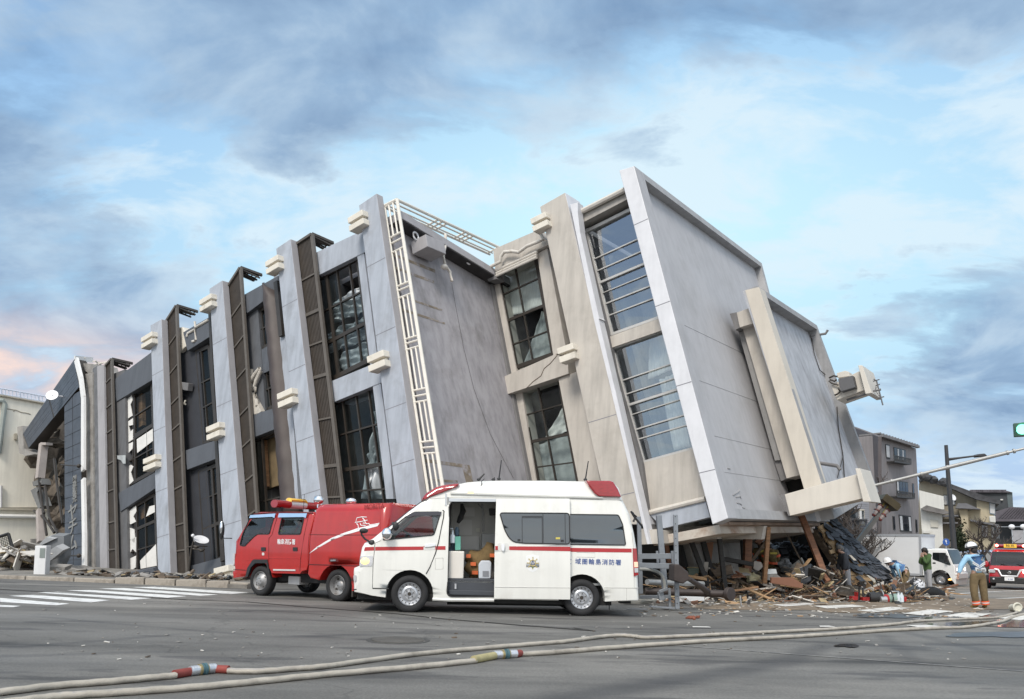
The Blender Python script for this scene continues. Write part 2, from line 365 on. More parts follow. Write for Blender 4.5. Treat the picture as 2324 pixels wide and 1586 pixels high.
# thin straight paint line and thin far lane lines
def strip(pts, w, h, m, name):
    b = MB()
    for p, q in zip(pts, pts[1:]):
        p, q = gp(*p, h), gp(*q, h); d = (q-p).normalized(); n = Vc((-d.y, d.x, 0)).normalized()*w/2
        b.poly([Vc((x.x, x.y, gz(x.x)+h)) for x in (p-n, q-n, q+n, p+n)])
    return structure(b.build(name, m))
strip([(1545, 1465), (1560, 1467), (1800, 1485), (2323, 1524), (2420, 1531)], .045, .006, mat('dust_line', (.30, .29, .27), .8, var=.2, scale=8, stain=((.15, .15, .15), 5, .45, .6, .9)), 'road_joint')
strip([(1990, 1374), (2200, 1362), (2440, 1350)], .14, .007, paintdirty, 'road_marking')
strip([(2100, 1352), (2240, 1343), (2440, 1335)], .14, .007, paintdirty, 'road_marking')
strip([(-40, 1335), (60, 1341), (270, 1352), (420, 1361)], .09, .008, mat('joint_dark', (.035, .032, .028), .95, var=.4, scale=4, bump=.5), 'road_crack')
strip([(415, 1361), (560, 1366), (700, 1378), (900, 1393), (1000, 1404), (1180, 1419), (1350, 1432)], .075, .008, MC['joint_dark'], 'road_crack')
strip([(600, 1386), (700, 1392), (830, 1404), (900, 1412), (1000, 1420)], .018, .008, MC['joint_dark'], 'road_crack')
strip([(1300, 1425), (1345, 1432)], .05, .010, MC['joint_dark'], 'road_crack')
strip([(1500, 1377), (1620, 1385), (1800, 1391), (2000, 1405)], .05, .008, MC['joint_dark'], 'road_crack')
# wet patches
wet = mat('wet_asphalt', (.045, .046, .048), .10, var=.25, scale=3, spec=.6)
damp = mat('damp_asphalt', (.062, .062, .063), .34, var=.3, scale=3, spec=.5)
mud = mat('mud_wash', (.20, .155, .11), .85, var=.25, scale=2.5, bump=.3, bscale=25)
def puddle(cx, cy, ru, rv, m, h, name='puddle', seed=1, n=56):
    rnd = random.Random(seed); ph = [rnd.uniform(0, 6.28) for _ in range(7)]; pts = []
    for i in range(n):
        a = 2*pi*i/n; r = 1+sum(.20/(k+1)**.7*sin((k+2)*a+ph[k]) for k in range(7))
        pts.append(gp(cx+ru*r*cos(a), cy+rv*r*sin(a), h))
    b = MB(); b.poly(pts); return structure(b.build(name, m))
puddle(1990, 1378, 330, 13, mud, .009, 'mud_patch', 3)
puddle(2260, 1366, 190, 9, mud, .0092, 'mud_patch', 9)
puddle(2280, 1412, 165, 15, wet, .011, 'puddle', 4)
puddle(2130, 1404, 60, 4.5, wet, .0105, 'puddle', 5)
puddle(2010, 1398, 70, 4.5, damp, .010, 'puddle', 15)
puddle(1922, 1466, 34, 3.0, wet, .012, 'puddle', 6)
puddle(2290, 1440, 130, 7, damp, .0105, 'puddle', 12)
# utility cover in the road
c = gnd(903, 1453); e = gnd(903+77, 1453); r = (e-c).length*.92
mh = thing('manhole_cover', 'round ribbed iron cover set in the grey road in front of the white ambulance', 'manhole cover', (c.x, c.y, gz(c.x)), rot=(0, atan(K), 0))
iron = mat('cast_iron', (.075, .072, .068), .7, metal=.3, var=.25, scale=8, bump=.3)
b = MB(); b.lathe([(0, .004), (r*.86, .004), (r*.88, .008), (r, .008), (r*1.02, .0)], n=40, smooth=False); b.build('cover_plate', iron, mh, world=False)
b = MB()
for i in range(-9, 10):
    y = i*r*.088; hw = sqrt(max(.01, (r*.83)**2-y*y)); b.box((-hw, y-r*.022, .0045), (hw, y+r*.022, .016))
b.build('rib', mat('cast_iron_ribs', (.13, .125, .115), .6, metal=.3, var=.2), mh, world=False)
# ------------------------------------------------------------------ pavement and kerb on the left
KB = [(-90, 1309), (25, 1313.5), (231, 1321), (330, 1325.5), (470, 1332), (560, 1336)]
kb = [gnd(*p) for p in KB]
pv = MB(); back = [Vc((p.x-2, p.y+14, 0)) for p in kb]
pvm = mat('pavement_concrete', (.24, .225, .20), .9, var=.2, scale=1.5, stain=((.09, .08, .07), 1.2, .42, .62, .8), bump=.4, bscale=18)
for i in range(len(kb)-1):
    a, b_, c_, d_ = kb[i], kb[i+1], back[i+1], back[i]
    pv.hexa([Vc((q.x, q.y, gz(q.x)-.1)) for q in (a, b_, c_, d_)]+[Vc((q.x, q.y, gz(q.x)+.11)) for q in (a, b_, c_, d_)])
structure(pv.build('pavement', pvm))
kst = mat('kerb_stone_mat', (.36, .32, .27), .85, var=.14, scale=3, stain=((.12, .10, .08), 2.2, .5, .7, .7), bump=.4, bscale=22)
KS = [(-60, 8, 0), (60, 6, 0), (170, 7, 0), (262, 12, .03), (330, 13, .02), (400, 14, .04), (470, 14, .03), (522, 12, -.02)]
for i, (u0, hh, tl) in enumerate(KS):
    u1 = (KS[i+1][0] if i+1 < len(KS) else 566)-3
    f = lambda u: 1313.5+(u-25)*.0415
    a, b_ = gnd(u0, f(u0)), gnd(u1, f(u1)); d = (b_-a).normalized(); n = Vc((-d.y, d.x, 0))
    if n.y < 0: n = -n
    a = a-n*.03; b_ = b_-n*.03; top = .11 if hh < 10 else .17
    vs = []
    for zz in (-.05, top):
        for q, s_ in ((a, 0), (b_, tl), (b_+n*.24, tl), (a+n*.24, 0)): vs.append(Vc((q.x, q.y, gz(q.x)+zz+(s_ if zz > 0 else 0)+random.uniform(-.01, .01))))
    o = MB().hexa(vs).build('kerb_stone', kst, bevel=.02)
    tag(o, 'flat concrete kerb stone still level along the pavement edge' if hh < 10 else 'pale kerb stone pushed up and tilted beside the crosswalk', 'kerb stone', 'kerb stones along the pavement')
# ------------------------------------------------------------------ the toppled building
bA = -ray(-1300, 1750).normalized(); bB = ray(260, -3750).normalized(); bC = ray(2500, 1200).normalized()
BO = gnd(389, 1307)
BM = Matrix((bA, bB, bC)).transposed(); BI = BM.inverted()
def P(a, b, c): return BO + bA*a + bB*b + bC*c
def _hit(u, v, ax, val):
    q0 = BI @ (CAM-BO); q = BI @ ray(u, v); return q0+q*((val-q0[ax])/q[ax])
def PLc(u, v, c): return _hit(u, v, 2, c)
def PLa(u, v, a): return _hit(u, v, 0, a)
def PLb(u, v, b): return _hit(u, v, 1, b)
def Wp(q): return P(*q)
def fbox(mb, a0, a1, b0, b1, c0, c1, mi=0):
    return mb.hexa([P(a0, b0, c0), P(a1, b0, c0), P(a1, b0, c1), P(a0, b0, c1), P(a0, b1, c0), P(a1, b1, c0), P(a1, b1, c1), P(a0, b1, c1)], mi)
def fpoly(mb, px, c0, c1, mi=0):          # outline measured on the plane c0, given depth to c1
    return mb.prism([Wp(PLc(u, v, c0)) for u, v in px], bC*(c1-c0), mi)
def apoly(mb, px, a0, a1, mi=0):
    return mb.prism([Wp(PLa(u, v, a0)) for u, v in px], bA*(a1-a0), mi)
def fr(px):                                # bilinear frame over a pixel quad TL,TR,BR,BL
    (x0, y0), (x1, y1), (x2, y2), (x3, y3) = px
    def f(s, t):
        return ((x0*(1-s)+x1*s)*(1-t)+(x3*(1-s)+x2*s)*t, (y0*(1-s)+y1*s)*(1-t)+(y3*(1-s)+y2*s)*t)
    return f
def sub(px, s0, s1, t0, t1):
    f = fr(px); return [f(s0, t0), f(s1, t0), f(s1, t1), f(s0, t1)]
c0_ = crop(0, 1200, 800, 1269); c1_ = crop(600, 800, 800, 1153); c2_ = crop(1200, 650, 900, 1190); c3_ = crop(1900, 600, 900, 1098); c4_ = crop(2600, 1000, 800, 1153)
cd_ = crop(2300, 1850, 800, 2324)
C0 = lambda *p: [c0_(*q) for q in p]; C1 = lambda *p: [c1_(*q) for q in p]; C2 = lambda *p: [c2_(*q) for q in p]
C3 = lambda *p: [c3_(*q) for q in p]; C4 = lambda *p: [c4_(*q) for q in p]; CD = lambda *p: [cd_(*q) for q in p]
bluegrey = mat('wall_bluegrey', (.395, .425, .475), .75, var=.08, scale=.8, bump=.2, bscale=40, streak=.24, stain=((.24, .245, .255), 1.1, .52, .76, .6))
sidegrey = mat('wall_sidegrey', (.345, .335, .345), .8, var=.06, scale=.9, bump=.15, bscale=40, streak=.14, stain=((.24, .22, .20), 1.0, .56, .8, .5))
wallgrey = mat('wall_recess_grey', (.37, .355, .37), .8, var=.09, scale=.7, bump=.2, bscale=30, streak=.32, stain=((.19, .175, .165), .8, .52, .74, .6))
beige = mat('wall_beige', (.505, .468, .418), .8, var=.07, scale=.9, bump=.2, bscale=40, streak=.22, stain=((.34, .305, .26), 1.0, .53, .78, .55))
roofm = mat('roof_slab_paint', (.43, .425, .435), .75, var=.05, scale=.5, bump=.15, bscale=25, streak=.12, stain=((.32, .31, .305), .6, .5, .75, .5))
plate = mat('penthouse_plate_paint', (.42, .43, .455), .75, var=.09, scale=.5, bump=.1, bscale=25, streak=.32, stain=((.27, .265, .28), .9, .52, .74, .65))
whitetrim = mat('white_metal_trim', (.66, .66, .68), .5, var=.05, scale=2, streak=.1)
cream = mat('cream_block', (.68, .635, .55), .75, var=.07, scale=3, stain=((.36, .32, .26), 2.5, .56, .75, .6))
brown = mat('brown_metal', (.062, .050, .040), .6, var=.15, scale=3, metal=.2)
brownlt = mat('brown_frame', (.115, .10, .085), .6, var=.12, scale=3)
darkwall = mat('dark_bluegrey_wall', (.03, .032, .039), .8, var=.15, scale=1.5, bump=.1)
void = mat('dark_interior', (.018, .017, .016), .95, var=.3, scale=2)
winframe = mat('window_frame_dark', (.035, .028, .022), .5, var=.2)
concrete = mat('raw_concrete', (.30, .285, .265), .9, var=.18, scale=2, bump=.5, bscale=12, streak=.2, stain=((.14, .125, .11), 1.5, .5, .7, .7))
tile = mat('slate_tile', (.060, .070, .088), .5, var=.18, scale=2, bump=.15, bscale=10)
greydark = mat('dark_rim', (.17, .165, .165), .8, var=.12, scale=2)
steel = mat('pale_pipe', (.62, .58, .52), .55, var=.08, scale=4, stain=((.3, .26, .2), 4, .58, .72, .6))
glassd = glassmat('window_glass_dark', (.010, .011, .011), .006, .75, .03, .02, .02)
glassc = glassmat('window_glass_clear', (.02, .02, .02), .03, .94, .03, .02, .04)
glassb = glassmat('stair_glass', (.018, .026, .032), .23, .80, .02, .03, .3)
sheet = mat('plastic_sheet', (.44, .47, .49), .3, var=.4, scale=2.2, spec=.6, stretch=(1, 1, .35))
curtain = mat('curtain_white', (.74, .73, .70), .85, var=.12, scale=4, stretch=(6, 6, .3))
lace = mat('curtain_pale', (.40, .42, .42), .85, var=.2, scale=3)
wood = mat('timber_orange', (.30, .165, .085), .65, var=.25, scale=3, stretch=(1, 1, 6), stain=((.10, .06, .035), 4, .5, .7, .7))
whitebroken = mat('broken_white_panel', (.72, .70, .66), .6, var=.07, scale=3)
bld = thing('collapsed_building', 'grey and beige concrete building toppled on its side across the street corner, roof facing right', 'building', (P(8, 0, 3).x, P(8, 0, 3).y, 0))
BL = lambda mb, name, m, **k: mb.build(name, m, k.pop('parent', bld), **k)
# floor bands (the long slabs that stand up like pilasters)
SD = .27
def band(FLt, FRt, FLb, FRb, c0, depth, m, ms, brackets, bc=0.0, seams=(.2, .42, .66, .84)):
    mb = MB(); fpoly(mb, [FLt, FRt, FRb, FLb], c0, c0+depth, 0)
    for i in range(1, 5): mb.m[-i] = 1
    mb.m[-6] = 0; mb.m[-5] = 0
    o = BL(mb, 'floor_band', [m, ms], bevel=.02)
    f = fr([FLt, FRt, FRb, FLb])
    sm = MB()
    for t in seams:
        p, q = f(0.02, t), f(.98, t+.0); qa, qb = PLc(*p, c0-.003), PLc(*q, c0-.003)
        sm.hexa([P(qa.x, qa.y-.012, c0-.003), P(qb.x, qa.y-.012, c0-.003), P(qb.x, qa.y-.012, c0+.05), P(qa.x, qa.y-.012, c0+.05), P(qa.x, qa.y+.012, c0-.003), P(qb.x, qa.y+.012, c0-.003), P(qb.x, qa.y+.012, c0+.05), P(qa.x, qa.y+.012, c0+.05)])
    BL(sm, 'joint_line', mat('joint_grey', (.22, .22, .24), .8), parent=o)
    for (u0, v0, u1, v1) in brackets:
        q = PLc((u0+u1)/2, (v0+v1)/2, c0-.12); ql = PLc(u0, (v0+v1)/2, c0-.12); qr = PLc(u1, (v0+v1)/2, c0-.12)
        hw = (qr.x-ql.x)/2*.94; br = MB()
        fbox(br, q.x-hw, q.x+hw, q.y+.05, q.y+.26, c0-.24, c0+.12)
        fbox(br, q.x-hw*.98, q.x+hw*.98, q.y-.26, q.y-.05, c0-.24, c0+.12)
        fbox(br, q.x-hw*.55, q.x+hw*.8, q.y-.05, q.y+.05, c0-.10, c0+.10)
        BL(br, 'corner_block', cream, parent=o, bevel=.015)
    return o
band((341, 738), (366, 724), (358.5, 1312), (387, 1312), 0, SD, bluegrey, sidegrey, [(325, 750, 352, 796), (330, 1028, 360, 1073)])
band((474.6, 655), (504, 636), (511.5, 1295), (556, 1295), 0, SD, bluegrey, sidegrey, [(457, 665, 487, 712), (473, 957, 505, 1001), (491, 1283, 527, 1322)])
band((626, 564), (659, 542), (694, 1230), (740, 1230), 0, SD, bluegrey, sidegrey, [(607, 577, 639, 627), (634, 881, 671, 927)])
band((814, 466), (854, 438.6), (903, 1170), (959.5, 1170), 0, SD, bluegrey, sidegrey, [(794, 477, 832, 529), (838, 794, 880, 847)])
C6 = 4.3
band((1224.7, 469), (1281.8, 436.6), (1384, 1190), (1457, 1190), C6, .9, beige, whitetrim, [(1207, 480, 1248, 531), (1268, 778, 1309, 827)], seams=(.68, .92))
band((1404.4, 386.5), (1438.5, 376.5), (1616, 1190), (1652, 1176), C6-.18, .6, whitetrim, roofm, [], seams=(.155, .385, .61, .855))
# inner return of bands 5 (pilaster beside the window)
mb = MB(); fpoly(mb, C2((168, 400), (200, 385), (330, 1400), (345, 1590), (310, 1590)), .42, 1.0); BL(mb, 'pilaster', bluegrey)
mb = MB(); fpoly(mb, C1((600, 330), (625, 320), (700, 1010), (735, 1560), (690, 1560)), .42, 1.0); BL(mb, 'pilaster', bluegrey)
# spandrels between the bands of the left wing
def spandrel(px, c0=.40, c1=1.2, m=None, name='spandrel_beam'):
    mb = MB(); fpoly(mb, px, c0, c1); return BL(mb, name, m or bluegrey, bevel=.015)
spl = mat('wall_slate_grey', (.095, .104, .12), .75, var=.07, scale=.8, bump=.12, bscale=40, streak=.2)
spandrel([(258, 862), (350, 794), (352, 858), (264, 911)], m=spl)
spandrel([(268, 1119), (356, 1069), (358, 1104), (273, 1161)], m=spl)
spandrel([(415, 754), (480, 716), (482, 760), (425, 796)], m=spl)
spandrel([(420, 1022), (500, 995), (503, 1036), (424, 1066)], m=spl)
spandrel([(549, 671), (640, 620), (643, 649), (553, 716)], m=spl)
spandrel([(562, 943), (640, 921), (643, 966), (570, 995)], m=spl)
spandrel([(712, 575), (830, 519), (836, 568), (722, 625)])
spandrel([(748, 866), (862, 819), (868, 867), (756, 913)])
# bottom footings where bays meet the ground
spandrel([(428, 1285), (500, 1265), (505, 1325), (428, 1325)], .5, 1.2, spl)
# dark wall bits and grey wall panels at bay plane
def panel(px, c0, c1, m, name='wall_panel'):
    mb = MB(); fpoly(mb, px, c0, c1); return BL(mb, name, m)
panel([(252, 850), (283, 838), (290, 1300), (265, 1300)], .45, 1.0, mat('grey_jamb', (.12, .12, .124), .8, var=.1, streak=.2))
panel([(405, 760), (447, 745), (487, 1300), (430, 1300)], .62, 1.0, darkwall)
panel([(549, 705), (584, 688), (602, 930), (574, 960)], .55, 1.0, mat('grey_bay_panel', (.10, .105, .115), .8, var=.12, streak=.3))
panel([(590, 795), (625, 775), (632, 830), (596, 848)], .57, 1.0, spl)
# core volumes behind the bays, dark inside
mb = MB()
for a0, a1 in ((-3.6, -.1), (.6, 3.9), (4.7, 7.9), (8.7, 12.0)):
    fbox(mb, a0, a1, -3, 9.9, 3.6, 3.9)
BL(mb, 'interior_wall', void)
mb = MB(); fbox(mb, -3.95, -3.75, -3, 9.2, .8, 4.0); BL(mb, 'interior_wall', void)
mb = MB(); fbox(mb, -3.9, 12.0, -3, 9.2, 4.0, 9.5); BL(mb, 'core_wall', concrete)
mb = MB(); fbox(mb, -3.5, 11.6, 9.3, 9.5, 1.7, 9.0); BL(mb, 'outer_wall_face', sidegrey)
mb = MB()
for a in (.25, 4.35, 8.3): fbox(mb, a-.35, a+.1, -3, 9.75, 1.1, 4.0)
BL(mb, 'floor_slab', mat('slab_dark', (.10, .095, .09), .9, var=.2))
# windows: a grid frame, glass and what hangs inside
def window(px, cols, rows, c, mframe=None, fw=.05, thick=(), g=True, frame_w=.09, glass=None, skip=()):
    mframe = mframe or winframe
    f = fr(px); q = lambda s, t: PLc(*f(s, t), c)
    root = None; mb = MB()
    def bar(s0, t0, s1, t1, w):
        p, r = Wp(q(s0, t0)), Wp(q(s1, t1)); mb.beam(p, r, w, .08, up=bC)
    for s0, t0, s1, t1 in ((0, 0, 1, 0), (0, 1, 1, 1), (0, 0, 0, 1), (1, 0, 1, 1)): bar(s0, t0, s1, t1, frame_w*1.6)
    for x in cols: bar(x, 0, x, 1, fw if x not in thick else fw*2.4)
    for y in rows: bar(0, y, 1, y, fw if y not in thick else fw*2.4)
    root = BL(mb, 'window', mframe)
    if g:
        gb = MB(); xs = [0]+list(cols)+[1]; ys = [0]+list(rows)+[1]
        for i in range(len(xs)-1):
            for j in range(len(ys)-1):
                if (i, j) in skip: continue
                pts = [Wp(q(s, t)) for s, t in ((xs[i]+.01, ys[j]+.005), (xs[i+1]-.01, ys[j]+.005), (xs[i+1]-.01, ys[j+1]-.005), (xs[i]+.01, ys[j+1]-.005))]
                tl = bC*random.uniform(-.006, .006)
                gb.poly([pts[0]+tl, pts[1], pts[2]-tl, pts[3]])
        BL(gb, 'pane', glass or glassd, parent=root)
    return root
W4u = [(724, 633), (812, 586), (842, 815), (750, 862)]
W4l = [(756, 917), (856, 873), (898, 1160), (782, 1160)]
window(W4u, (.2, .46, .78), (.33, .64), .62, thick=(.64, .2), skip=((2, 0), (3, 0)))
window(W4l, (.22, .52, .8), (.3, .62, .82), .62, thick=(.62,), skip=((2, 2),))
W1u = C0((735, 430), (895, 335), (905, 600), (735, 720)); W1m = C0((735, 700), (905, 600), (912, 870), (738, 965)); W1l = C0((745, 1110), (915, 1010), (930, 1440), (745, 1475))
window(W1u, (.30, .36), (.55,), .62, thick=(.36,), skip=((0, 0), (0, 1)))
window(W1m, (.30, .36, .78), (.5,), .62, thick=(.36,), skip=((0, 0), (0, 1)))
window(W1l, (.30, .36, .66), (.36, .68), .62, thick=(.36,), skip=((0, 0), (0, 1), (0, 2), (1, 0)))
window([(445, 800), (475, 786), (492, 990), (462, 1008)], (.4,), (.35, .62), .66)
window([(451, 1074), (500, 1052), (512, 1262), (466, 1283)], (.35, .62), (.3, .62), .66, thick=(.62,))
window([(581, 709), (606, 696), (616, 780), (588, 796)], (.5,), (.5,), .66)
window([(593, 844), (617, 833), (628, 920), (604, 932)], (.5,), (.5,), .66)
window([(578, 1000), (640, 972), (655, 1190), (590, 1200)], (.28,), (.70,), .66, skip=((1, 0), (1, 1)))
# yellowish board, orange jambs inside the bays
panel(C1((535, 1215), (630, 1165), (640, 1440), (548, 1470)), 1.0, 1.1, mat('plywood_dim', (.16, .115, .06), .8, var=.2), 'inner_board')
panel(C1((530, 1205), (545, 1200), (560, 1450), (548, 1455)), .80, .95, wood, 'jamb')
panel(C0((805, 410), (835, 395), (840, 600), (812, 620)), .80, .95, wood, 'jamb')
panel(C0((820, 1085), (855, 1065), (860, 1140), (825, 1160)), .80, .95, wood, 'jamb')
# broken white panes of the first bay: jagged shards
def shards(quads, c, m, name):
    for q in quads: BL(fpoly(MB(), q, c, c+.02), name, m)
shards([C0((738, 462), (775, 425), (780, 455), (768, 480), (780, 545), (742, 570)), C0((738, 590), (768, 570), (782, 560), (782, 600), (757, 605), (768, 640), (738, 700)), C0((738, 640), (760, 650), (782, 625), (782, 685), (738, 715)), C0((740, 720), (782, 700), (780, 740), (752, 770), (758, 800), (740, 830)),
        C0((742, 850), (770, 835), (785, 845), (770, 880), (785, 930), (742, 970)), C0((745, 1120), (800, 1075), (802, 1110), (785, 1140), (800, 1170), (770, 1185), (748, 1170)), C0((750, 1200), (790, 1215), (798, 1300), (752, 1262)), C0((750, 1290), (800, 1260), (800, 1350), (780, 1330), (752, 1380)), C0((750, 1395), (800, 1370), (798, 1440), (752, 1470))], .56, whitebroken, 'broken_panel')
shards([C0((805, 685), (903, 620), (905, 690), (808, 765)), C0((825, 1400), (925, 1295), (932, 1435), (830, 1465)), C0((868, 1115), (880, 1080), (917, 1070), (918, 1110), (860, 1140))], .58, whitebroken, 'white_board')
shards([C0((690, 780), (738, 778), (738, 828), (725, 828), (712, 808), (692, 800))], .35, lace, 'hanging_shard')
# sheets of plastic and curtains: folded surfaces hung inside windows
def drape(px, c, m, name, nu=26, nv=18, amp=.10, folds=5, diag=1.0, seed=0):
    f = fr(px); vs = []; fs = []; rnd = random.Random(seed); ph = [rnd.uniform(0, 6) for _ in range(4)]
    for j in range(nv+1):
        for i in range(nu+1):
            s, t = i/nu, j/nv
            w = sin(folds*6.28*(s+diag*t*.35)+ph[0])*.5+sin(folds*9.1*(s*.6-diag*t*.5)+ph[1])*.35+sin(21*t+9*s+ph[2])*.2
            vs.append(Wp(PLc(*f(s, t), c))+bC*(w*amp))
    for j in range(nv):
        for i in range(nu): k = j*(nu+1)+i; fs.append((k, k+1, k+nu+2, k+nu+1))
    mb = MB(); mb.add(vs, fs, 0, True); o = BL(mb, name, m)
    sl = o.modifiers.new('thickness', 'SOLIDIFY'); sl.thickness = .006
    return o
drape(C1((900, 480), (1060, 380), (1090, 520), (925, 575)), .80, sheet, 'plastic_sheet', amp=.14, folds=2, diag=2.5, seed=1)
drape(C1((870, 640), (1100, 540), (1112, 660), (885, 745)), .78, sheet, 'plastic_sheet', amp=.14, folds=2, diag=3, seed=2)
drape(C1((950, 750), (1115, 665), (1122, 770), (965, 850)), .80, sheet, 'plastic_sheet', amp=.10, folds=2, diag=2, seed=3)
drape(C2((262, 1150), (275, 1200), (320, 1590), (200, 1590)), .80, sheet, 'plastic_sheet', amp=.16, folds=2, diag=1, seed=4)
drape(C2((205, 1440), (245, 1330), (275, 1330), (230, 1580)), .78, sheet, 'plastic_sheet', amp=.12, folds=2, diag=1, seed=5)
# slatted screens hanging on frames
def screen(TL, TR, BR, BL_, c, rows):
    px = [TL, TR, BR, BL_]; f = fr(px)
    root = MB()
    q = lambda s, t, cc=c: Wp(PLc(*f(s, t), cc))
    # backing with vertical slats modelled as thin fins
    n = 13
    for i in range(n):
        s0, s1 = (i+.08)/n, (i+.72)/n
        a, b_, c_, d_ = q(s0, .002), q(s1, .002), q(s1, .998), q(s0, .998)
        root.prism([a, b_, c_, d_], bC*.03)
    root.prism([q(.02, .004, c+.05), q(.98, .004, c+.05), q(.98, .996, c+.05), q(.02, .996, c+.05)], bC*.02)
    o = BL(root, 'louvre_screen', brown)
    fb = MB()
    fb.beam(q(1, 0), q(1, 1), .13, .09, up=bC); fb.beam(q(0, 0), q(0, 1), .07, .12, up=bC); fb.beam(q(0, 0), q(1, 0), .09, .14, up=bC)
    for t in rows: fb.beam(q(0, t, c-.02), q(1, t, c-.02), .055, .05, up=bC)
    BL(fb, 'screen_frame', brownlt, parent=o)
    tr = MB(); a, b_ = PLc(*TL, c), PLc(*TR, c)
    for i in range(8):
        aa = a.x+(b_.x-a.x)*(.55+i*.45/7); tr.beam(P(aa, b_.y-.05, c+.05), P(aa, b_.y-.12+random.uniform(-.1, .05), c+.8), .035, .06, up=bB)
    tr.beam(P(b_.x, b_.y+.02, c), P(b_.x, b_.y-.04, c+.9), .08, .1, up=bB)
    for k in range(4): tr.beam(P(a.x+(b_.x-a.x)*.5, b_.y-.07, c+.2+k*.2), P(b_.x, b_.y-.07, c+.2+k*.2), .03, .03, up=bB)
    BL(tr, 'screen_bracket', brown, parent=o)
screen((231, 841), (254, 815), (267, 1304), (242, 1304), .29, (.08, .2, .32, .47, .6, .75, .88))
screen((376, 733), (401, 694), (426, 1308), (400, 1308), .29, (.10, .21, .33, .43, .55, .66, .80, .9))
screen((517, 653), (546, 608), (589, 1230), (556, 1250), .29, (.12, .24, .36, .5, .62, .75, .88))
screen((671.5, 556), (708, 532), (786, 1200), (736, 1200), .29, (.13, .25, .255, .36, .47, .475, .62, .78, .785, .89))
# curved cladding column peeling off the third bay
mb = MB(); top = [(597, 641), (632, 662)]; bot = [(640, 1160), (682, 1160)]
vs = []; fs = []; n = 12; m_ = 26
for j in range(m_+1):
    t = j/m_
    for i in range(n+1):
        s = i/n; u = (top[0][0]*(1-t)+bot[0][0]*t)*(1-s)+(top[1][0]*(1-t)+bot[1][0]*t)*s; v = (top[0][1]*(1-s)+top[1][1]*s)*(1-t)+1165*t
        vs.append(Wp(PLc(u, v, .50))+bC*(-.30*sin(pi*s)+.02*sin(j*2.2)))
for j in range(m_):
    for i in range(n): k = j*(n+1)+i; fs.append((k, k+1, k+n+2, k+n+1))
mb.add(vs, fs, 0, True); o = BL(mb, 'curved_cladding', mat('brown_cladding', (.052, .037, .033), .55, var=.2, scale=3, stretch=(1, 1, .3), stain=((.06, .045, .04), 3, .5, .65, .8))); o.modifiers.new('thickness', 'SOLIDIFY').thickness = .05
# dark strips put in for the shade of open gaps left of bands
for px in ([(472, 708), (476, 706), (509, 1270), (500, 1275)], [(620, 640), (628, 636), (640, 760), (632, 764)]):
    panel(px, .29, .5, winframe, 'dark_trim')
# air conditioner, pipes, lamps in the bays
mb = MB(); fpoly(mb, C1((88, 600), (112, 597), (152, 690), (120, 708), (95, 735)), .45, .8); BL(mb, 'air_conditioner', cream, bevel=.03)
mb = MB(); pts = [Wp(PLc(*c1_(*q), .38)) for q in ((135, 650), (140, 632), (172, 615), (180, 610), (182, 668), (178, 672), (165, 675))]
mb.tube(pts, .05, 8); mb.tube([Wp(PLc(*c1_(*q), .38)) for q in ((178, 570), (182, 600), (250, 560))], .05, 8); BL(mb, 'pipe', steel)
mb = MB(); mb.beam(Wp(PLc(*c1_(102, 912), .45)), Wp(PLc(*c1_(155, 920), .45)), .3, .22, up=bC); BL(mb, 'flood_lamp', greydark, bevel=.02)
mb = MB(); mb.tube([Wp(PLc(*c1_(*q), .42)) for q in ((128, 990), (120, 1012), (128, 1010))], .035, 6); BL(mb, 'broken_bracket', cream)
mb = MB()
fpoly(mb, C1((462, 822), (478, 822), (475, 940), (464, 945)), .42, .52); fpoly(mb, C1((465, 950), (480, 945), (535, 1048), (505, 1068), (480, 1060)), .40, .55)
mb.tube([Wp(PLc(*c1_(*q), .42)) for q in ((475, 890), (500, 850), (525, 820), (530, 835), (505, 885), (498, 920), (508, 985), (512, 1020))], .07, 8); BL(mb, 'torn_duct', mat('torn_white', (.52, .48, .42), .8, var=.15, stain=((.2, .18, .15), 2, .5, .7, .8)))
# ---------------- recess wall between the two wings
A5 = 12.12
mb = MB(); mb.hexa([P(a, b_, c) for b_, k in ((-3, 0), (0, 1)) for a, c in ((A5-.5, .5), (A5, .5), (A5, 5.6), (A5-.5, 5.6))]); mb.v[4:] = [P(a, PLa(*c2_(375, 215), A5).y-.05, c) for a, c in ((A5-.5, .5), (A5, .5))]+[P(a, PLa(*c2_(812, 445), A5).y-.1, c) for a, c in ((A5, 5.6), (A5-.5, 5.6))]
BL(mb, 'recess_wall', wallgrey)
E0, E1 = PLa(*c2_(375, 170), A5+.5), PLa(*c2_(810, 440), A5+.5)
sl = (E1.y-E0.y)/(E1.z-E0.z); eb = lambda c: E0.y+sl*(c-E0.z)
ebx = lambda mb, a0, a1, h0, h1, ca=.45, cb=5.7: mb.hexa([P(a, eb(c)+h, c) for h in (h0, h1) for a, c in ((a0, ca), (a1, ca), (a1, cb), (a0, cb))])
BL(ebx(MB(), A5-.5, A5+.5, -.30, 0), 'roof_edge_beam', sidegrey, bevel=.015)
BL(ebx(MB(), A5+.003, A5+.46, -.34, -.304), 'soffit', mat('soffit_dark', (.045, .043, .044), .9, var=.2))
mb = MB()
for px in (C2((485, 305), (545, 290), (575, 350), (530, 370), (490, 350)),):
    q = PLa(*c2_(530, 335), A5+.5); fbox(mb, A5+.1, A5+.75, q.y-.42, q.y+.05, q.z-.5, q.z+.35)
BL(mb, 'roof_block', sidegrey, bevel=.02)
mb = MB()
for u, v in ((455, 300), (712, 420)):
    q = Wp(PLa(*c2_(u, v), A5+.35)); mb.tube([q+bC*(.11*cos(i*pi/8))+bB*(.15*sin(i*pi/8)) for i in range(17)], .03, 6, caps=False)
BL(mb, 'lifting_ring', whitetrim)
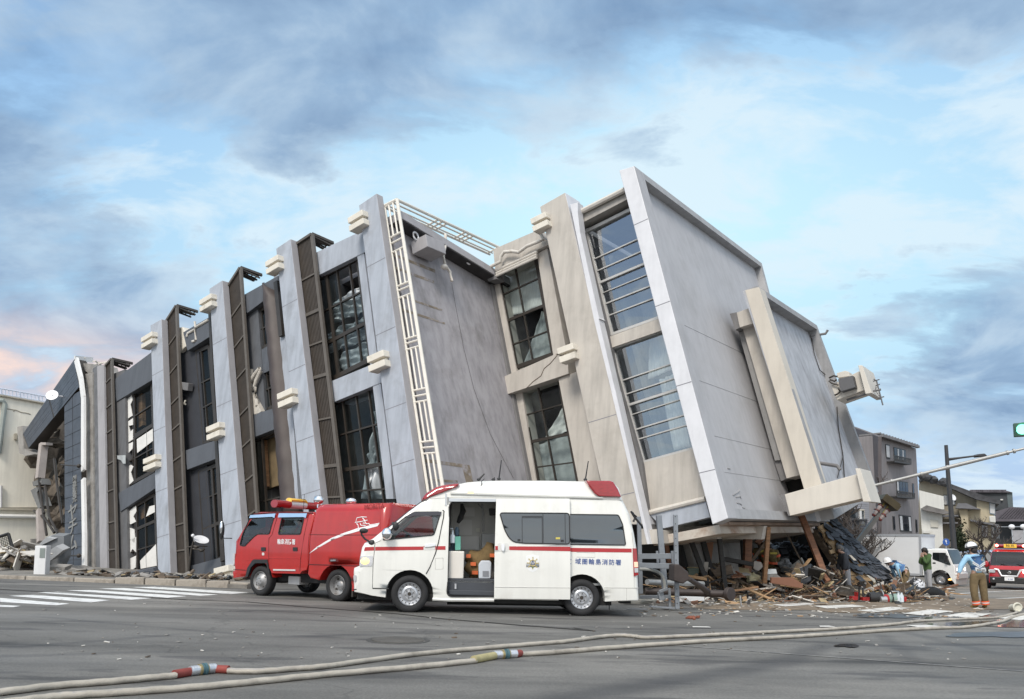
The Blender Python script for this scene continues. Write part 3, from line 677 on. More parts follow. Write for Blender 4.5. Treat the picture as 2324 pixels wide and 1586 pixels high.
# residue strips on the recess wall
resid = mat('adhesive_residue', (.22, .18, .135), .9, var=.25, scale=4, stain=((.34, .32, .33), 3, .5, .62, .9))
mb = MB()
for q in (C2((345, 385), (550, 465), (550, 480), (345, 398)), C2((355, 450), (545, 520), (545, 533), (355, 463)), C2((380, 590), (585, 660), (585, 669), (380, 600)), C2((390, 655), (598, 725), (598, 734), (390, 668)), C2((500, 1393), (718, 1425), (722, 1442), (503, 1410)), C2((683, 1436), (722, 1440), (740, 1520), (705, 1520)), C2((505, 1490), (660, 1500), (660, 1512), (507, 1503))):
    apoly(mb, q, A5+.002, A5+.006)
BL(mb, 'residue_strip', resid)
mb = MB(); mb.tube([Wp(PLa(*c2_(*q), A5+.03)) for q in ((632, 530), (650, 640), (690, 850), (740, 1050), (820, 1270), (935, 1490))], .0045, 5); BL(mb, 'cable', winframe)
mb = MB(); mb.tube([Wp(PLa(*c2_(*q), A5+.45)) for q in ((600, 290), (602, 340), (590, 390), (598, 440), (625, 480), (632, 522))], .05, 8); mb.blob(Wp(PLa(*c2_(596, 452), A5+.45)), .12, .12, .09); BL(mb, 'dangling_pipe', steel)
# trellis railing on the recess wall corner
rail = mat('cream_rail', (.76, .72, .64), .5, var=.06, scale=4, stain=((.35, .26, .16), 5, .62, .75, .6))
mb = MB(); CR = .32
r = lambda u, v: Wp(PLc(*c2_(u, v), CR))
mb.tube([r(302, 160), (r(522, 1600))], .045, 8); mb.tube([r(363, 122), r(598, 1600)], .055, 8); mb.tube([r(285, 160), r(363, 120)], .05, 8)
def lad(s, t0, t1):
    L0, L1, R0, R1 = Vc((302, 160)), Vc((522, 1600)), Vc((363, 122)), Vc((598, 1600))
    p = L0.lerp(L1, t0).lerp(R0.lerp(R1, t0), s); q = L0.lerp(L1, t1).lerp(R0.lerp(R1, t1), s); return r(*p), r(*q)
seg = [(.0, .105), (.155, .27), (.31, .45), (.485, .625), (.665, .80), (.84, 1.0)]
for t0, t1 in seg:
    for s in (.33, .66): mb.tube(lad(s, t0, t1), .03, 6)
for t in (.0, .105, .125, .155, .27, .285, .31, .45, .465, .485, .625, .645, .665, .80, .82, .84):
    p = lad(0, t, t)[0]; q = lad(1, t, t)[0]; mb.tube([p, q], .032, 6)
for t in (.125, .285, .465, .645, .82):
    p = lad(0, t, t)[0]; mb.tube([p-bA*.32, p], .035, 6)
qa = PLc(*c2_(302, 160), CR); qb = PLc(*c2_(363, 122), CR)
T = lambda a, c: P(a, qb.y, c)
c_end = PLb(*c2_(868, 366), qb.y).z
for a, rr in ((qb.x, .05), (qb.x-.2, .03), (qb.x-.42, .03), (qa.x, .045)): mb.tube([T(a, CR), T(a, c_end)], rr, 8)
for f_ in (.36, .40, .44, .62, .66, .70, .97): mb.tube([T(qa.x, CR+(c_end-CR)*f_), T(qb.x, CR+(c_end-CR)*f_)], .035, 6)
BL(mb, 'trellis_railing', rail)
# ---------------- right wing: window bay behind the recess
CB = 5.25
bm_ = lambda px, c0, c1, name, m, **k: BL(fpoly(MB(), px, c0, c1), name, m, **k)
bm_(C2((806, 545), (828, 535), (1030, 1590), (985, 1590), (905, 1080), (888, 985)), CB-.15, CB+.2, 'corner_trim', greydark)
bm_(C2((820, 540), (862, 520), (950, 965), (905, 985)), CB, CB+.5, 'bay_pilaster', beige)
bm_(C2((925, 1072), (975, 1062), (1060, 1590), (1015, 1590)), CB, CB+.5, 'bay_pilaster', beige)
bm_(C2((1050, 388), (1100, 360), (1190, 840), (1165, 870), (1130, 885)), CB-.2, CB+.4, 'bay_pilaster', beige)
bm_(C3((212, 985), (300, 950), (400, 1440), (425, 1590), (330, 1590)), CB-.2, CB+.4, 'bay_pilaster', beige)
bm_(C2((888, 990), (1140, 880), (1200, 900), (1205, 975), (905, 1076)), CB-.3, CB+.4, 'spandrel_beam', beige)
bm_(C2((835, 365), (1060, 268), (1110, 340), (845, 470)), CB-.35, CB+.5, 'roof_edge_beam', beige)
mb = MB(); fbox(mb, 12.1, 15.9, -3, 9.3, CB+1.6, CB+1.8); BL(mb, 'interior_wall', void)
WR1 = C2((860, 490), (1045, 400), (1132, 880), (948, 945)); WR2 = C3((40, 1040), (215, 975), (330, 1590), (145, 1590))
window(WR1, (.45,), (.22, .50, .76), CB+.1, thick=(.50,), glass=glassc, fw=.04); window(WR2, (.45,), (.2, .42, .63, .85), CB+.1, thick=(.42,), glass=glassc, fw=.04)
drape(C2((880, 500), (1045, 425), (1085, 640), (910, 700)), CB+.55, curtain, 'curtain', amp=.05, folds=2, seed=6)
drape(C2((1078, 670), (1092, 690), (1128, 880), (975, 935)), CB+.5, lace, 'curtain', amp=.10, folds=4, diag=0, seed=7)
drape(C3((238, 1100), (250, 1150), (262, 1220), (150, 1260)), CB+.5, curtain, 'curtain', amp=.07, folds=2, diag=1, seed=8)
drape(C3((110, 1290), (268, 1225), (325, 1560), (140, 1560)), CB+.6, lace, 'curtain', amp=.05, folds=4, diag=0, seed=9)
mb = MB()
for dv in (0, 14, 26): mb.tube([Wp(PLc(*c2_(850, 470+dv), CB-.4)), Wp(PLc(*c2_(1050, 378+dv), CB-.4))], .05, 8)
mb.tube([Wp(PLc(*c2_(*q), CB-.55)) for q in ((765, 478), (800, 462), (872, 425), (872, 400), (890, 378), (930, 375), (960, 380), (1000, 350), (1060, 325), (1082, 318), (1068, 290), (1070, 268), (1120, 248))], .062, 10)
BL(mb, 'drain_pipe', steel)
mb = MB(); fpoly(mb, C2((790, 475), (830, 460), (852, 510), (810, 522)), CB-.45, CB); BL(mb, 'junction_box', greydark, bevel=.01)
mb = MB(); mb.tube([Wp(PLc(*c2_(*q), CB-.31)) for q in ((1150, 884), (1115, 925), (1085, 950), (1070, 985), (1030, 1015), (1000, 1045))], .012, 5); BL(mb, 'crack', mat('crack_brown', (.16, .12, .09), .9))
# ---------------- glazed stair bay between the last two bands
CG = 5.0
bm_(C3((283, 245), (512, 125), (522, 172), (292, 292)), CG-.35, CG+.1, 'roof_edge_beam', mat('wall_beige_dim', (.36, .34, .31), .8, var=.1, streak=.2))
mb = MB(); p0, p1 = c3_(290, 240), c3_(512, 128); mb.tube([Wp(PLc(*p0, CG-.45)), Wp(PLc(*p1, CG-.45))], .09, 8); BL(mb, 'gutter_pipe', steel)
G1 = C3((325, 325), (541, 218), (672, 706), (443, 788)); G2 = C3((443, 852), (690, 762), (826, 1300), (585, 1366))
def glazing(px, bars):
    f = fr(px); mb = MB(); q = lambda s, t, c=CG: Wp(PLc(*f(s, t), c))
    for s in (0, .06): mb.beam(q(s, 0), q(s, 1), .07, .06, up=bC)
    mb.beam(q(0, 0), q(1, 0), .10, .10, up=bC); mb.beam(q(0, 1), q(1, 1), .08, .1, up=bC)
    for t, w in bars: mb.beam(q(.03 if w > .06 else .08, t), q(1, t), w, .08 if w > .06 else .04, up=bC)
    o = BL(mb, 'window', mat('alu_frame', (.52, .51, .49), .5, var=.08, metal=.2))
    gb = MB(); ts = [0]+[t for t, w in bars]+[1]
    for t0, t1 in zip(ts, ts[1:]): gb.poly([q(.07, t0, CG+.03)+bC*random.uniform(-.015, .015), q(1, t0, CG+.03), q(1, t1, CG+.03), q(.07, t1, CG+.03)])
    BL(gb, 'pane', glassb, parent=o)
glazing(G1, [(.27, .035), (.385, .035), (.50, .07), (.60, .025), (.705, .04), (.82, .035)])
glazing(G2, [(.285, .035), (.405, .035), (.50, .07), (.585, .025), (.715, .04), (.80, .035)])
bm_(C3((433, 797), (682, 706), (688, 762), (440, 848)), CG-.12, CG+.3, 'spandrel_beam', beige)
bm_(C3((575, 1370), (832, 1300), (878, 1522), (610, 1590)), CG-.05, CG+.3, 'spandrel_beam', beige)
mb = MB(); mb.tube([Wp(PLc(*p, CG-.12)) for p in CD((285, 165), (925, 8))], .075, 8); BL(mb, 'drain_pipe', steel)
bm_(CD((330, 180), (925, 18), (978, 205), (478, 325)), CG-.1, CG+.25, 'lower_wall_band', bluegrey)
bm_(CD((290, 180), (328, 178), (358, 335), (330, 350)), CG-.12, CG+.2, 'corner_trim', greydark)
# metal trim beside band six
bm_(C3((265, 195), (300, 185), (300, 235), (310, 320), (395, 705), (400, 712), (372, 712)), C6-.02, C6+.3, 'metal_trim', whitetrim)
bm_(C3((372, 712), (392, 705), (470, 1040), (452, 1040)), C6-.03, C6+.3, 'metal_trim', whitetrim)
bm_([c3_(452, 1042), c3_(470, 1036), cd_(330, 495), cd_(300, 495)], C6-.04, C6+.3, 'metal_trim', whitetrim)
bm_(C3((300, 320), (322, 315), (440, 790), (470, 950), (590, 1370), (620, 1590), (590, 1590)), CG-.2, CG+.1, 'window_jamb', greydark)
drape(C3((625, 790), (690, 770), (730, 940), (618, 990)), CG+.5, curtain, 'curtain', amp=.06, folds=4, diag=0, seed=10)
drape(C3((668, 990), (745, 960), (805, 1290), (735, 1310)), CG+.5, curtain, 'curtain', amp=.06, folds=3, diag=0, seed=11)
mb = MB(); fbox(mb, 16.5, 17.9, -1.2, 8.6, CG+2.2, CG+2.4); BL(mb, 'interior_wall', mat('stair_wall', (.10, .115, .125), .8, var=.2, scale=.7))
# ---------------- roof slab (now facing right) with raised rim
AR = 18.58
tn, tf, bf, bn = (1438.5, 376.5), (1728, 597), (1883, 1183), (1652, 1176)
pts = [PLa(*p, AR) for p in (tn, tf, bf, bn)]
mb = MB(); mb.prism([P(q.x-.28, q.y, q.z) for q in pts], bA*-.08); BL(mb, 'roof_slab', roofm)
f = fr((tn, tf, bf, bn))
def rim(edge_px, a0, a1, parent, m, w=.28):
    quad = [PLa(*p, a1) for p in edge_px]; cen = sum((Vc(q) for q in quad), Vc((0, 0, 0)))/4
    mb = MB()
    inn = []
    for q in quad: inn.append(Vc((q.x, q.y+(w if q.y < cen.y else -w), q.z+(w if q.z < cen.z else -w))))
    for i in range(4):
        j = (i+1) % 4; mb.prism([P(*quad[i]), P(*quad[j]), P(*inn[j]), P(*inn[i])], bA*(a0-a1))
    return BL(mb, 'parapet', m, parent=parent)
slab = bld.children[-1]
rim((tn, tf, bf, bn), AR-.3, AR, slab, mat('parapet_grey', (.36, .36, .365), .75, var=.08, streak=.15))
# cracks / scuffs on the slab
mb = MB()
for q in (((175, 1210), (205, 1190), (210, 1180)), ((195, 1250), (215, 1255), (222, 1262)), ((190, 1220), (215, 1215), (218, 1228)), ((225, 1275), (240, 1278)), ((235, 1283), (270, 1288)), ((145, 1065), (160, 1068))):
    mb.tube([Wp(PLa(*c4_(*p), AR-.275)) for p in q], .02, 5)
for t in (.44, .60, .76, .865): mb.tube([Wp(PLa(*f(.03, t), AR-.279)), Wp(PLa(*f(.97, t), AR-.279))], .008, 4)
BL(mb, 'surface_crack', mat('scuff', (.33, .325, .325), .9), parent=slab)
# underside soffit of the wing
mb = MB(); fbox(mb, 16.0, 18.0, -1.75, -1.5, C6+.65, 13.2); BL(mb, 'underside', mat('underside_beige', (.50, .45, .39), .8, var=.12, stain=((.25, .14, .08), 1.2, .5, .65, .8)))
mb = MB(); fbox(mb, 18.0, AR-.3, -1.55, -1.47, C6+.65, 13.2); BL(mb, 'underside_edge', mat('underside_brown', (.25, .18, .135), .7, var=.3, scale=2))
mb = MB(); fbox(mb, 15.2, 16.0, -2.5, 9, CB+2, 13.0); BL(mb, 'core_wall', concrete)
bm_([cd_(235, 330), cd_(420, 350), cd_(440, 490), cd_(240, 500)], C6+.1, C6+1.2, 'lower_wall', beige)
mb = MB(); fpoly(mb, CD((430, 335), (1005, 290), (1060, 440), (490, 440)), 6.2, 6.5); fpoly(mb, CD((1000, 290), (1560, 300), (1530, 445), (1050, 440)), 7.6, 7.9); BL(mb, 'lower_wall', beige)
mb = MB(); fbox(mb, 16.2, 18.0, 9.3, 9.55, C6+.8, 13); BL(mb, 'outer_wall_face', sidegrey)
mb = MB(); fbox(mb, 12.0, 16.0, 9.35, 9.6, CB+.4, 13); BL(mb, 'outer_wall_face', sidegrey)
mb = MB(); fbox(mb, 16.1, 18.0, -1.4, 9.2, 12.6, 13.2); BL(mb, 'core_wall', concrete)
# ---------------- penthouse block with its own plate, beams and caps
qs = PLa(*c4_(160, 237), AR)                      # stub touches the roof here
CP = qs.z
aP = PLc(*c4_(268, 205), CP).x
c4p = lambda *p: [c4_(*q) for q in p]
mb = MB(); fpoly(mb, c4p((195, 232), (268, 205), (290, 288), (212, 312)), CP, CP+2.0); BL(mb, 'penthouse_beam', beige, bevel=.01)
mb = MB(); fpoly(mb, c4p((158, 238), (196, 230), (213, 312), (188, 325)), CP+.06, CP+2.0); BL(mb, 'penthouse_beam', greydark)
mb = MB(); fpoly(mb, c4p((228, 318), (300, 288), (540, 1100), (462, 1120)), CP+.35, CP+3.0); BL(mb, 'penthouse_wall', beige, bevel=.01)
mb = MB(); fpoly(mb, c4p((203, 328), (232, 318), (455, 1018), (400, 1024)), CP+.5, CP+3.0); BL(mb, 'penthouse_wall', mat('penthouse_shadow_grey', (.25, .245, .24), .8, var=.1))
mb = MB(); fpoly(mb, c4p((395, 1026), (440, 1018), (465, 1120), (432, 1134)), CP+.6, CP+3.0); BL(mb, 'penthouse_wall', greydark)
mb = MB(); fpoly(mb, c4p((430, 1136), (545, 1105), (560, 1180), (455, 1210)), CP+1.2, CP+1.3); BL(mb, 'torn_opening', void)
# plate
ptl, ptr, pbr, pbl = c4_(240, 112), c4_(315, 95), c4_(650, 1150), c4_(556, 1178)
CPP = CP-.35
plpx = [PLc(*p, CPP) for p in (ptl, ptr, pbr, pbl)]
aO = (plpx[1].x+plpx[2].x)/2; aI = (plpx[0].x+plpx[3].x)/2
edge = [c4_(315, 95), c4_(625, 300), c4_(955, 1190), c4_(690, 1340)]
qq = [PLa(*p, aO) for p in edge]
pt = [plpx[1], qq[1], qq[2], PLa(*c4_(690, 1335), aO)]
pt = [Vc((aO, q.y, max(q.z, CPP))) for q in pt]
pt[0].z = CPP; pt[3].z = CPP; pt[0].y = PLa(*c4_(315, 95), aO).y
mb = MB(); mb.prism([P(aO-.35, q.y, q.z) for q in pt], bA*(aI-aO+.35)); o = BL(mb, 'penthouse_plate', [plate])
mb = MB(); mb.prism([Wp(PLc(*p, CPP-.012)) for p in (ptl, ptr, pbr, pbl)], bC*.6); BL(mb, 'penthouse_front_wall', mat('wall_cream_beige', (.57, .525, .455), .8, var=.05, scale=.9, streak=.1, bump=.1), bevel=.01)
inn = []
cen = sum(pt, Vc((0, 0, 0)))/4
mb = MB()
w = .26
for q in pt: inn.append(Vc((aO, q.y+(w if q.y < cen.y else -w), q.z+(w if q.z < cen.z else -w))))
for i in range(4):
    j = (i+1) % 4; mb.prism([P(*pt[i]), P(*pt[j]), P(*inn[j]), P(*inn[i])], bA*-.38)
BL(mb, 'parapet', mat('plate_rim_grey', (.30, .30, .305), .75, var=.12, streak=.2), parent=o)
# beams sticking out toward the right, with cap plates
creamw = mat('wall_cream', (.60, .562, .50), .75, var=.05, scale=.9, streak=.1, bump=.1)
CBm = CP-1.0
mb = MB(); fpoly(mb, c4p((452, 1205), (868, 1088), (880, 1225), (481, 1320)), CBm, CBm+.9); BL(mb, 'lower_beam', creamw, bevel=.015)
mb = MB(); fpoly(mb, c4p((424, 1206), (453, 1205), (482, 1320), (472, 1318)), CBm+.01, CBm+.9); BL(mb, 'beam_end', greydark)
mb = MB(); fpoly(mb, c4p((830, 1066), (856, 1066), (915, 1245), (872, 1245)), CBm-.25, CBm+1.0); BL(mb, 'beam_cap', creamw, bevel=.015)
CT = PLa(*c4_(700, 640), aO).z
mb = MB(); fpoly(mb, c4p((700, 622), (850, 545), (885, 645), (730, 700)), CT-.5, CT+.7); BL(mb, 'upper_beam', creamw, bevel=.015)
mb = MB(); fpoly(mb, c4p((845, 514), (868, 514), (918, 662), (885, 668)), CT-.8, CT+.9); BL(mb, 'beam_cap', creamw, bevel=.015)
mb = MB(); fpoly(mb, c4p((737, 588), (815, 568), (830, 632), (752, 655)), CT-.85, CT-.5); BL(mb, 'vent_box', mat('vent_grey', (.09, .09, .095), .6, var=.1), bevel=.015)
mb = MB(); fpoly(mb, c4p((730, 556), (775, 543), (795, 548), (800, 572), (735, 582)), CT-.3, CT+.2); BL(mb, 'beam_block', creamw, bevel=.015)
mb = MB()
for q in (((690, 582), (715, 570), (735, 575)), ((690, 597), (705, 610), (740, 620)), ((695, 590), (720, 600), (730, 590)), ((740, 640), (750, 655), (735, 668), (720, 675))):
    mb.tube([Wp(PLc(*c4_(*p), CT-.6)) for p in q], .035, 6)
BL(mb, 'cable', winframe)
mb = MB(); al = lambda *q: [Wp(PLc(*c4_(*p), CT-.4)) for p in q]
mb.tube(al((785, 700), (925, 655)), .045, 6); mb.tube(al((905, 655), (968, 645)), .035, 6); mb.tube(al((930, 588), (945, 600), (978, 727)), .028, 6)
for q in (((925, 600), (960, 590)), ((938, 625), (962, 615)), ((945, 650), (968, 640)), ((955, 672), (972, 690)), ((950, 690), (985, 682)), ((942, 630), (938, 650), (952, 668))): mb.tube(al(*q), .022, 5)
BL(mb, 'antenna', mat('antenna_metal', (.16, .16, .165), .45, metal=.6))
mb = MB(); ap = lambda *q: [Wp(PLa(*c4_(*p), aO-.3)) for p in q]
mb.tube(ap((596, 360), (610, 450), (640, 540), (690, 580)), .02, 5); mb.tube(ap((730, 690), (740, 850), (765, 1000), (772, 1115)), .022, 5); mb.tube(ap((765, 1000), (735, 1115)), .016, 5)
BL(mb, 'cable', winframe)
mb = MB(); q0, q1 = PLa(*c4_(592, 358), aO-.3), PLa(*c4_(640, 338), aO-.3); mb.tube([P(*q0), P(q0.x+.5, q0.y, q0.z+.3), P(q0.x+.62, q0.y+.12, q0.z+.3)], .05, 8)
q0 = PLa(*c4_(625, 1035), aO-.3); mb.tube([P(*q0), P(q0.x+.55, q0.y-.25, q0.z), P(q0.x+.6, q0.y-.4, q0.z)], .06, 8); BL(mb, 'pipe_stub', greydark)
# ---------------- far left: tiled end column, broken fascia, ribs
def tiles(px, c0, c1, name, nu, nv):
    f = fr(px); mb = MB(); fpoly(mb, px, c0, c1)
    g = MB()
    for i in range(nu):
        for j in range(nv):
            s0, s1, t0, t1 = (i+.03)/nu, (i+.97)/nu, (j+.02)/nv, (j+.98)/nv
            g.prism([Wp(PLc(*f(s, t), c0)) for s, t in ((s0, t0), (s1, t0), (s1, t1), (s0, t1))], bC*(-.012-random.random()*.006))
    o = BL(mb, name, winframe); BL(g, 'wall_tile', tile, parent=o); return o
tiles(C0((380, 455), (478, 395), (487, 1470), (383, 1470)), .0, .7, 'tiled_column', 2, 14)
fa = tiles(C0((440, 212), (470, 372), (168, 740), (135, 655)), -.05, .45, 'broken_fascia', 9, 2)
bm_(C0((102, 612), (132, 605), (140, 740), (205, 772), (150, 782), (112, 765)), -.02, .5, 'broken_edge', concrete)
mb = MB(); pts = [Wp(PLc(*c0_(*q), -.08)) for q in ((450, 215), (478, 330), (492, 440), (492, 870))]
for p, q in zip(pts, pts[1:]): mb.beam(p, q, .28, .10, up=bC)
pts = [Wp(PLc(*c0_(*q), -.08)) for q in ((492, 918), (498, 1250), (498, 1470))]
for p, q in zip(pts, pts[1:]): mb.beam(p, q, .28, .10, up=bC)
mb.beam(Wp(PLc(*c0_(440, 208), -.02)), Wp(PLc(*c0_(545, 218), .8)), .25, .10, up=bC)
BL(mb, 'white_cover_strip', mat('white_strip', (.78, .77, .75), .5, var=.05))
bm_(C0((503, 300), (545, 290), (555, 1470), (512, 1470)), .19, .27, 'concrete_rib', concrete)
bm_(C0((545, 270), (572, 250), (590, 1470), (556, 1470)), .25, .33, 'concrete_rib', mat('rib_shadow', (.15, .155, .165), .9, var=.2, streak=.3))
bm_(C0((572, 255), (612, 245), (632, 1470), (590, 1470)), .19, .27, 'concrete_rib', sidegrey)
bm_(C0((470, 235), (545, 240), (560, 285), (520, 296), (500, 280)), .3, 1.4, 'broken_edge', concrete)
mb = MB()
for q in (((500, 205), (512, 240)), ((545, 225), (640, 240)), ((545, 245), (640, 228)), ((560, 222), (600, 250))): mb.beam(Wp(PLc(*c0_(*q[0]), .4)), Wp(PLc(*c0_(*q[1]), .9)), .05, .05, up=bC)
BL(mb, 'bent_bar', steel)
sign = mat('sign_bronze', (.26, .255, .24), .5, var=.1, metal=.3)
# raised characters on the tiled column
ft = lambda u, v: Wp(PLc(*c0_(u, v), -.03))
xd = (ft(455, 1100)-ft(400, 1130)).normalized(); yd = (ft(420, 1000)-ft(422, 1200)).normalized()
col = bld.children[[c.name for c in bld.children].index(o.name)] if False else bld
for ch, u, v, s_ in (('製', 440, 922, .34), ('造', 440, 953, .34), ('販', 441, 985, .34), ('売', 441, 1012, .34), ('元', 441, 1038, .34), ('ヤ', 428, 1120, .85), ('チ', 428, 1208, .85), ('ム', 430, 1300, .85)):
    mt = frame_mtx(ft(u, v)-bld.location, xd, yd); lettering(ch, s_, sign, bld, mt, depth=.02, bold=.01)
mb = MB()
for (u0, v0, u1, v1) in ((360, 835, 465, 842), (360, 1370, 465, 1370)):
    p, q = Wp(PLc(*c0_(u0, v0), -.35)), Wp(PLc(*c0_(u1, v1), -.35)); mb.tube([p, q], .03, 6); mb.blob(q, .09, .09, .09)
BL(mb, 'sign_lamp_arm', winframe)
# dish fixed high on the fascia
p = Wp(PLc(*c0_(307, 425), -.5)); ax = (CAM-p).normalized()+Vc((-.35, 0, .5)); mb = MB(); mb.lathe([(0, -.03), (.14, -.02), (.25, .01), (.26, .02), (.24, .02), (0, -.015)], p, ax, 24)
mb.tube([p, p+bC*.5], .035, 6); BL(mb, 'satellite_dish', mat('dish_white', (.75, .75, .77), .4))
# wrecked corner under the fascia: hanging concrete, ducts, columns
mb = MB(); fpoly(mb, C0((190, 800), (245, 690), (330, 640), (382, 520), (384, 1250), (330, 1240), (250, 1000)), 1.6, 2.6); BL(mb, 'broken_core', mat('broken_core_dark', (.055, .047, .04), .95, var=.5, scale=1.6, bump=.8, bscale=4))
rk = mat('broken_rubble_brown', (.13, .105, .08), .9, var=.4, scale=2, bump=.9, bscale=6)
def chunk(u, v, c, rx, ry, rz, seed):
    rnd = random.Random(seed); mb = MB(); n, m_ = 7, 5; o = Wp(PLc(u, v, c)); vs = []; fs = []
    for i in range(m_+1):
        t = pi*i/m_
        for k in range(n):
            a = 2*pi*k/n+i*.4; j = rnd.uniform(.65, 1.2); vs.append(o+Vc((rx*sin(t)*cos(a)*j, ry*sin(t)*sin(a)*j, -rz*cos(t)*j)))
    for i in range(m_):
        for k in range(n): k2 = (k+1) % n; fs.append((i*n+k, i*n+k2, (i+1)*n+k2, (i+1)*n+k))
    mb.add(vs, fs); return mb
for (u, v, c, rx, ry, rz, s_) in ((88, 1030, .9, .6, .5, .8, 1), (105, 1080, 1.0, .6, .5, 1.0, 2), (120, 1115, .8, .5, .4, .7, 3), (135, 1175, .9, .45, .4, .6, 4), (125, 1140, 1.2, .5, .4, .5, 5), (140, 1060, 1.0, .25, .3, .5, 6), (128, 1005, 1.2, .7, .5, .3, 7), (110, 975, 1.2, .6, .4, .2, 8), (140, 1215, .7, .3, .3, .4, 9)):
    BL(chunk(u, v, c, rx, ry, rz, s_), 'broken_chunk', rk)
mb = MB(); lp = lambda *q: [Wp(PLc(*c0_(*p), .2)) for p in q]
a_ = lp((258, 710), (235, 915)); pd_ = mat('pinkish_duct', (.42, .37, .34), .7, var=.1); mb.beam(*a_, .35, .3, up=bC); mb.beam(*lp((258, 712), (290, 712)), .12, .3, up=bC); BL(mb, 'hanging_duct', pd_); mb = MB(); mb.beam(*lp((235, 1100), (240, 1290)), .28, .25, up=bC); BL(mb, 'hanging_duct', pd_)
mb = MB()
for q in (((230, 930), (250, 1080), (275, 1250)), ((265, 960), (290, 1140), (340, 1240)), ((320, 800), (335, 940), (350, 1050), (370, 1180)), ((200, 1105), (265, 1150), (320, 1235)), ((240, 940), (225, 1000), (260, 1120))): mb.tube(lp(*q), .06, 6)
BL(mb, 'bent_pipe', winframe)
mb = MB(); mb.prism(lp((180, 985), (215, 965), (250, 1075), (225, 1095)), bC*.4); mb.prism(lp((190, 935), (245, 915), (245, 950), (195, 960)), bC*.4); BL(mb, 'bent_panel', mat('bent_grey_panel', (.16, .16, .155), .7, var=.15))
# ------------------------------------------------------------------ vehicles
class VP:
    """upright side plane of a vehicle: origin on the ground, x to the right along the side, y away, z up"""
    def __init__(s, G0, e=None, yaw=None):
        s.o = Vc((G0.x, G0.y, gz(G0.x)))
        if e is None: e = Vc((cos(yaw), sin(yaw), 0)); e.z = -K*e.x
        s.x = e.normalized(); s.y = Vc((-s.x.y, s.x.x, 0)).normalized(); s.z = s.x.cross(s.y).normalized()
        s.m = Matrix((s.x, s.y, s.z)).transposed(); s.mi = s.m.inverted()
        s.euler = s.m.to_euler()
    def xz(s, u, v, y=0.0):
        q0 = s.mi @ (CAM-s.o); q = s.mi @ ray(u, v); p = q0+q*((y-q0.y)/q.y); return (p.x, p.z)
    def thing(s, name, label, cat, group=None):
        return thing(name, label, cat, s.o, group, s.euler)
    def loc(s, p): return s.mi @ (Vc(p)-s.o)
def poly2(outline, holes, yf, cx=(), cz=()):
    polys = [outline]+list(holes); flat = [p for pl in polys for p in pl]
    tr = tessellate_polygon([[Vc((p[0], p[1], 0)) for p in pl] for pl in polys])
    bm = bmesh.new(); vs = [bm.verts.new((p[0], 0, p[1])) for p in flat]
    for t in tr:
        try: bm.faces.new([vs[i] for i in t])
        except ValueError: pass
    for x in cx:
        bmesh.ops.bisect_plane(bm, geom=bm.verts[:]+bm.edges[:]+bm.faces[:], plane_co=(x, 0, 0), plane_no=(1, 0, 0))
    for z in cz:
        bmesh.ops.bisect_plane(bm, geom=bm.verts[:]+bm.edges[:]+bm.faces[:], plane_co=(0, 0, z), plane_no=(0, 0, 1))
    bm.verts.index_update(); out = [Vc((v.co.x, yf(v.co.x, v.co.z), v.co.z)) for v in bm.verts]; fs = [[v.index for v in f.verts] for f in bm.faces]
    bm.free(); return out, fs
def body(mb, outline, kr, holes_near, holes_far, Wd, yin, rho=.1, mi_edge=None, cz=(), cx=(), n=4, dark=None):
    """shell between two mirrored side panels; kr = edge rounding per outline point"""
    L_ = len(outline); ar = sum(outline[i][0]*outline[(i+1) % L_][1]-outline[(i+1) % L_][0]*outline[i][1] for i in range(L_))
    sg = 1 if ar > 0 else -1; nrm = []
    for i in range(L_):
        a, b, c = Vc(outline[i-1]), Vc(outline[i]), Vc(outline[(i+1) % L_]); d1 = (b-a).normalized(); d2 = (c-b).normalized()
        t = (d1+d2).normalized() if (d1+d2).length > .1 else d1; nn = Vc((-t.y, t.x))*sg
        nrm.append(nn/max(.6, abs(nn.dot(Vc((-d1.y, d1.x))*sg))))
    rings = []
    for j in range(n+1):
        th = pi/2*j/n
        rings.append([(outline[i][0]+nrm[i].x*rho*(1-cos(th))*kr[i], outline[i][1]+nrm[i].y*rho*(1-cos(th))*kr[i], rho*(1-sin(th))*kr[i]) for i in range(L_)])
    for side in (0, 1):
        Y = (lambda x, z, ins=0: yin(x, z)+ins) if side == 0 else (lambda x, z, ins=0: Wd-yin(x, z)-ins)
        vs = []; fs = []
        for R in rings: vs += [Vc((x, Y(x, z, ins), z)) for x, z, ins in R]
        for j in range(n):
            for i in range(L_): k = (i+1) % L_; fs.append((j*L_+i, j*L_+k, (j+1)*L_+k, (j+1)*L_+i))
        b0 = len(mb.m); mb.add(vs, fs, 0, True)
        if mi_edge:
            for j in range(n):
                for i in range(L_):
                    if mi_edge[i] and j < 2: mb.m[b0+j*L_+i] = mi_edge[i]
        v2, f2 = poly2([(x, z) for x, z, _ in rings[-1]], holes_near if side == 0 else holes_far, lambda x, z: Y(x, z), cx, cz)
        mb.add(v2, f2, 0, True)
    m_ = 6; vs = []; fs = []; mi = []
    for t in range(m_+1):
        for (x, z, ins) in rings[0]:
            ya, yb = yin(x, z)+ins, Wd-yin(x, z)-ins; vs.append(Vc((x, ya+(yb-ya)*t/m_, z)))
    b0 = len(mb.m); 
    for t in range(m_):
        for i in range(L_):
            k = (i+1) % L_; fs.append((t*L_+i, t*L_+k, (t+1)*L_+k, (t+1)*L_+i)); mi.append(mi_edge[i] if mi_edge else 0)
    mb.add(vs, fs, 0, True)
    for i, v in enumerate(mi): mb.m[b0+i] = v
    return mb
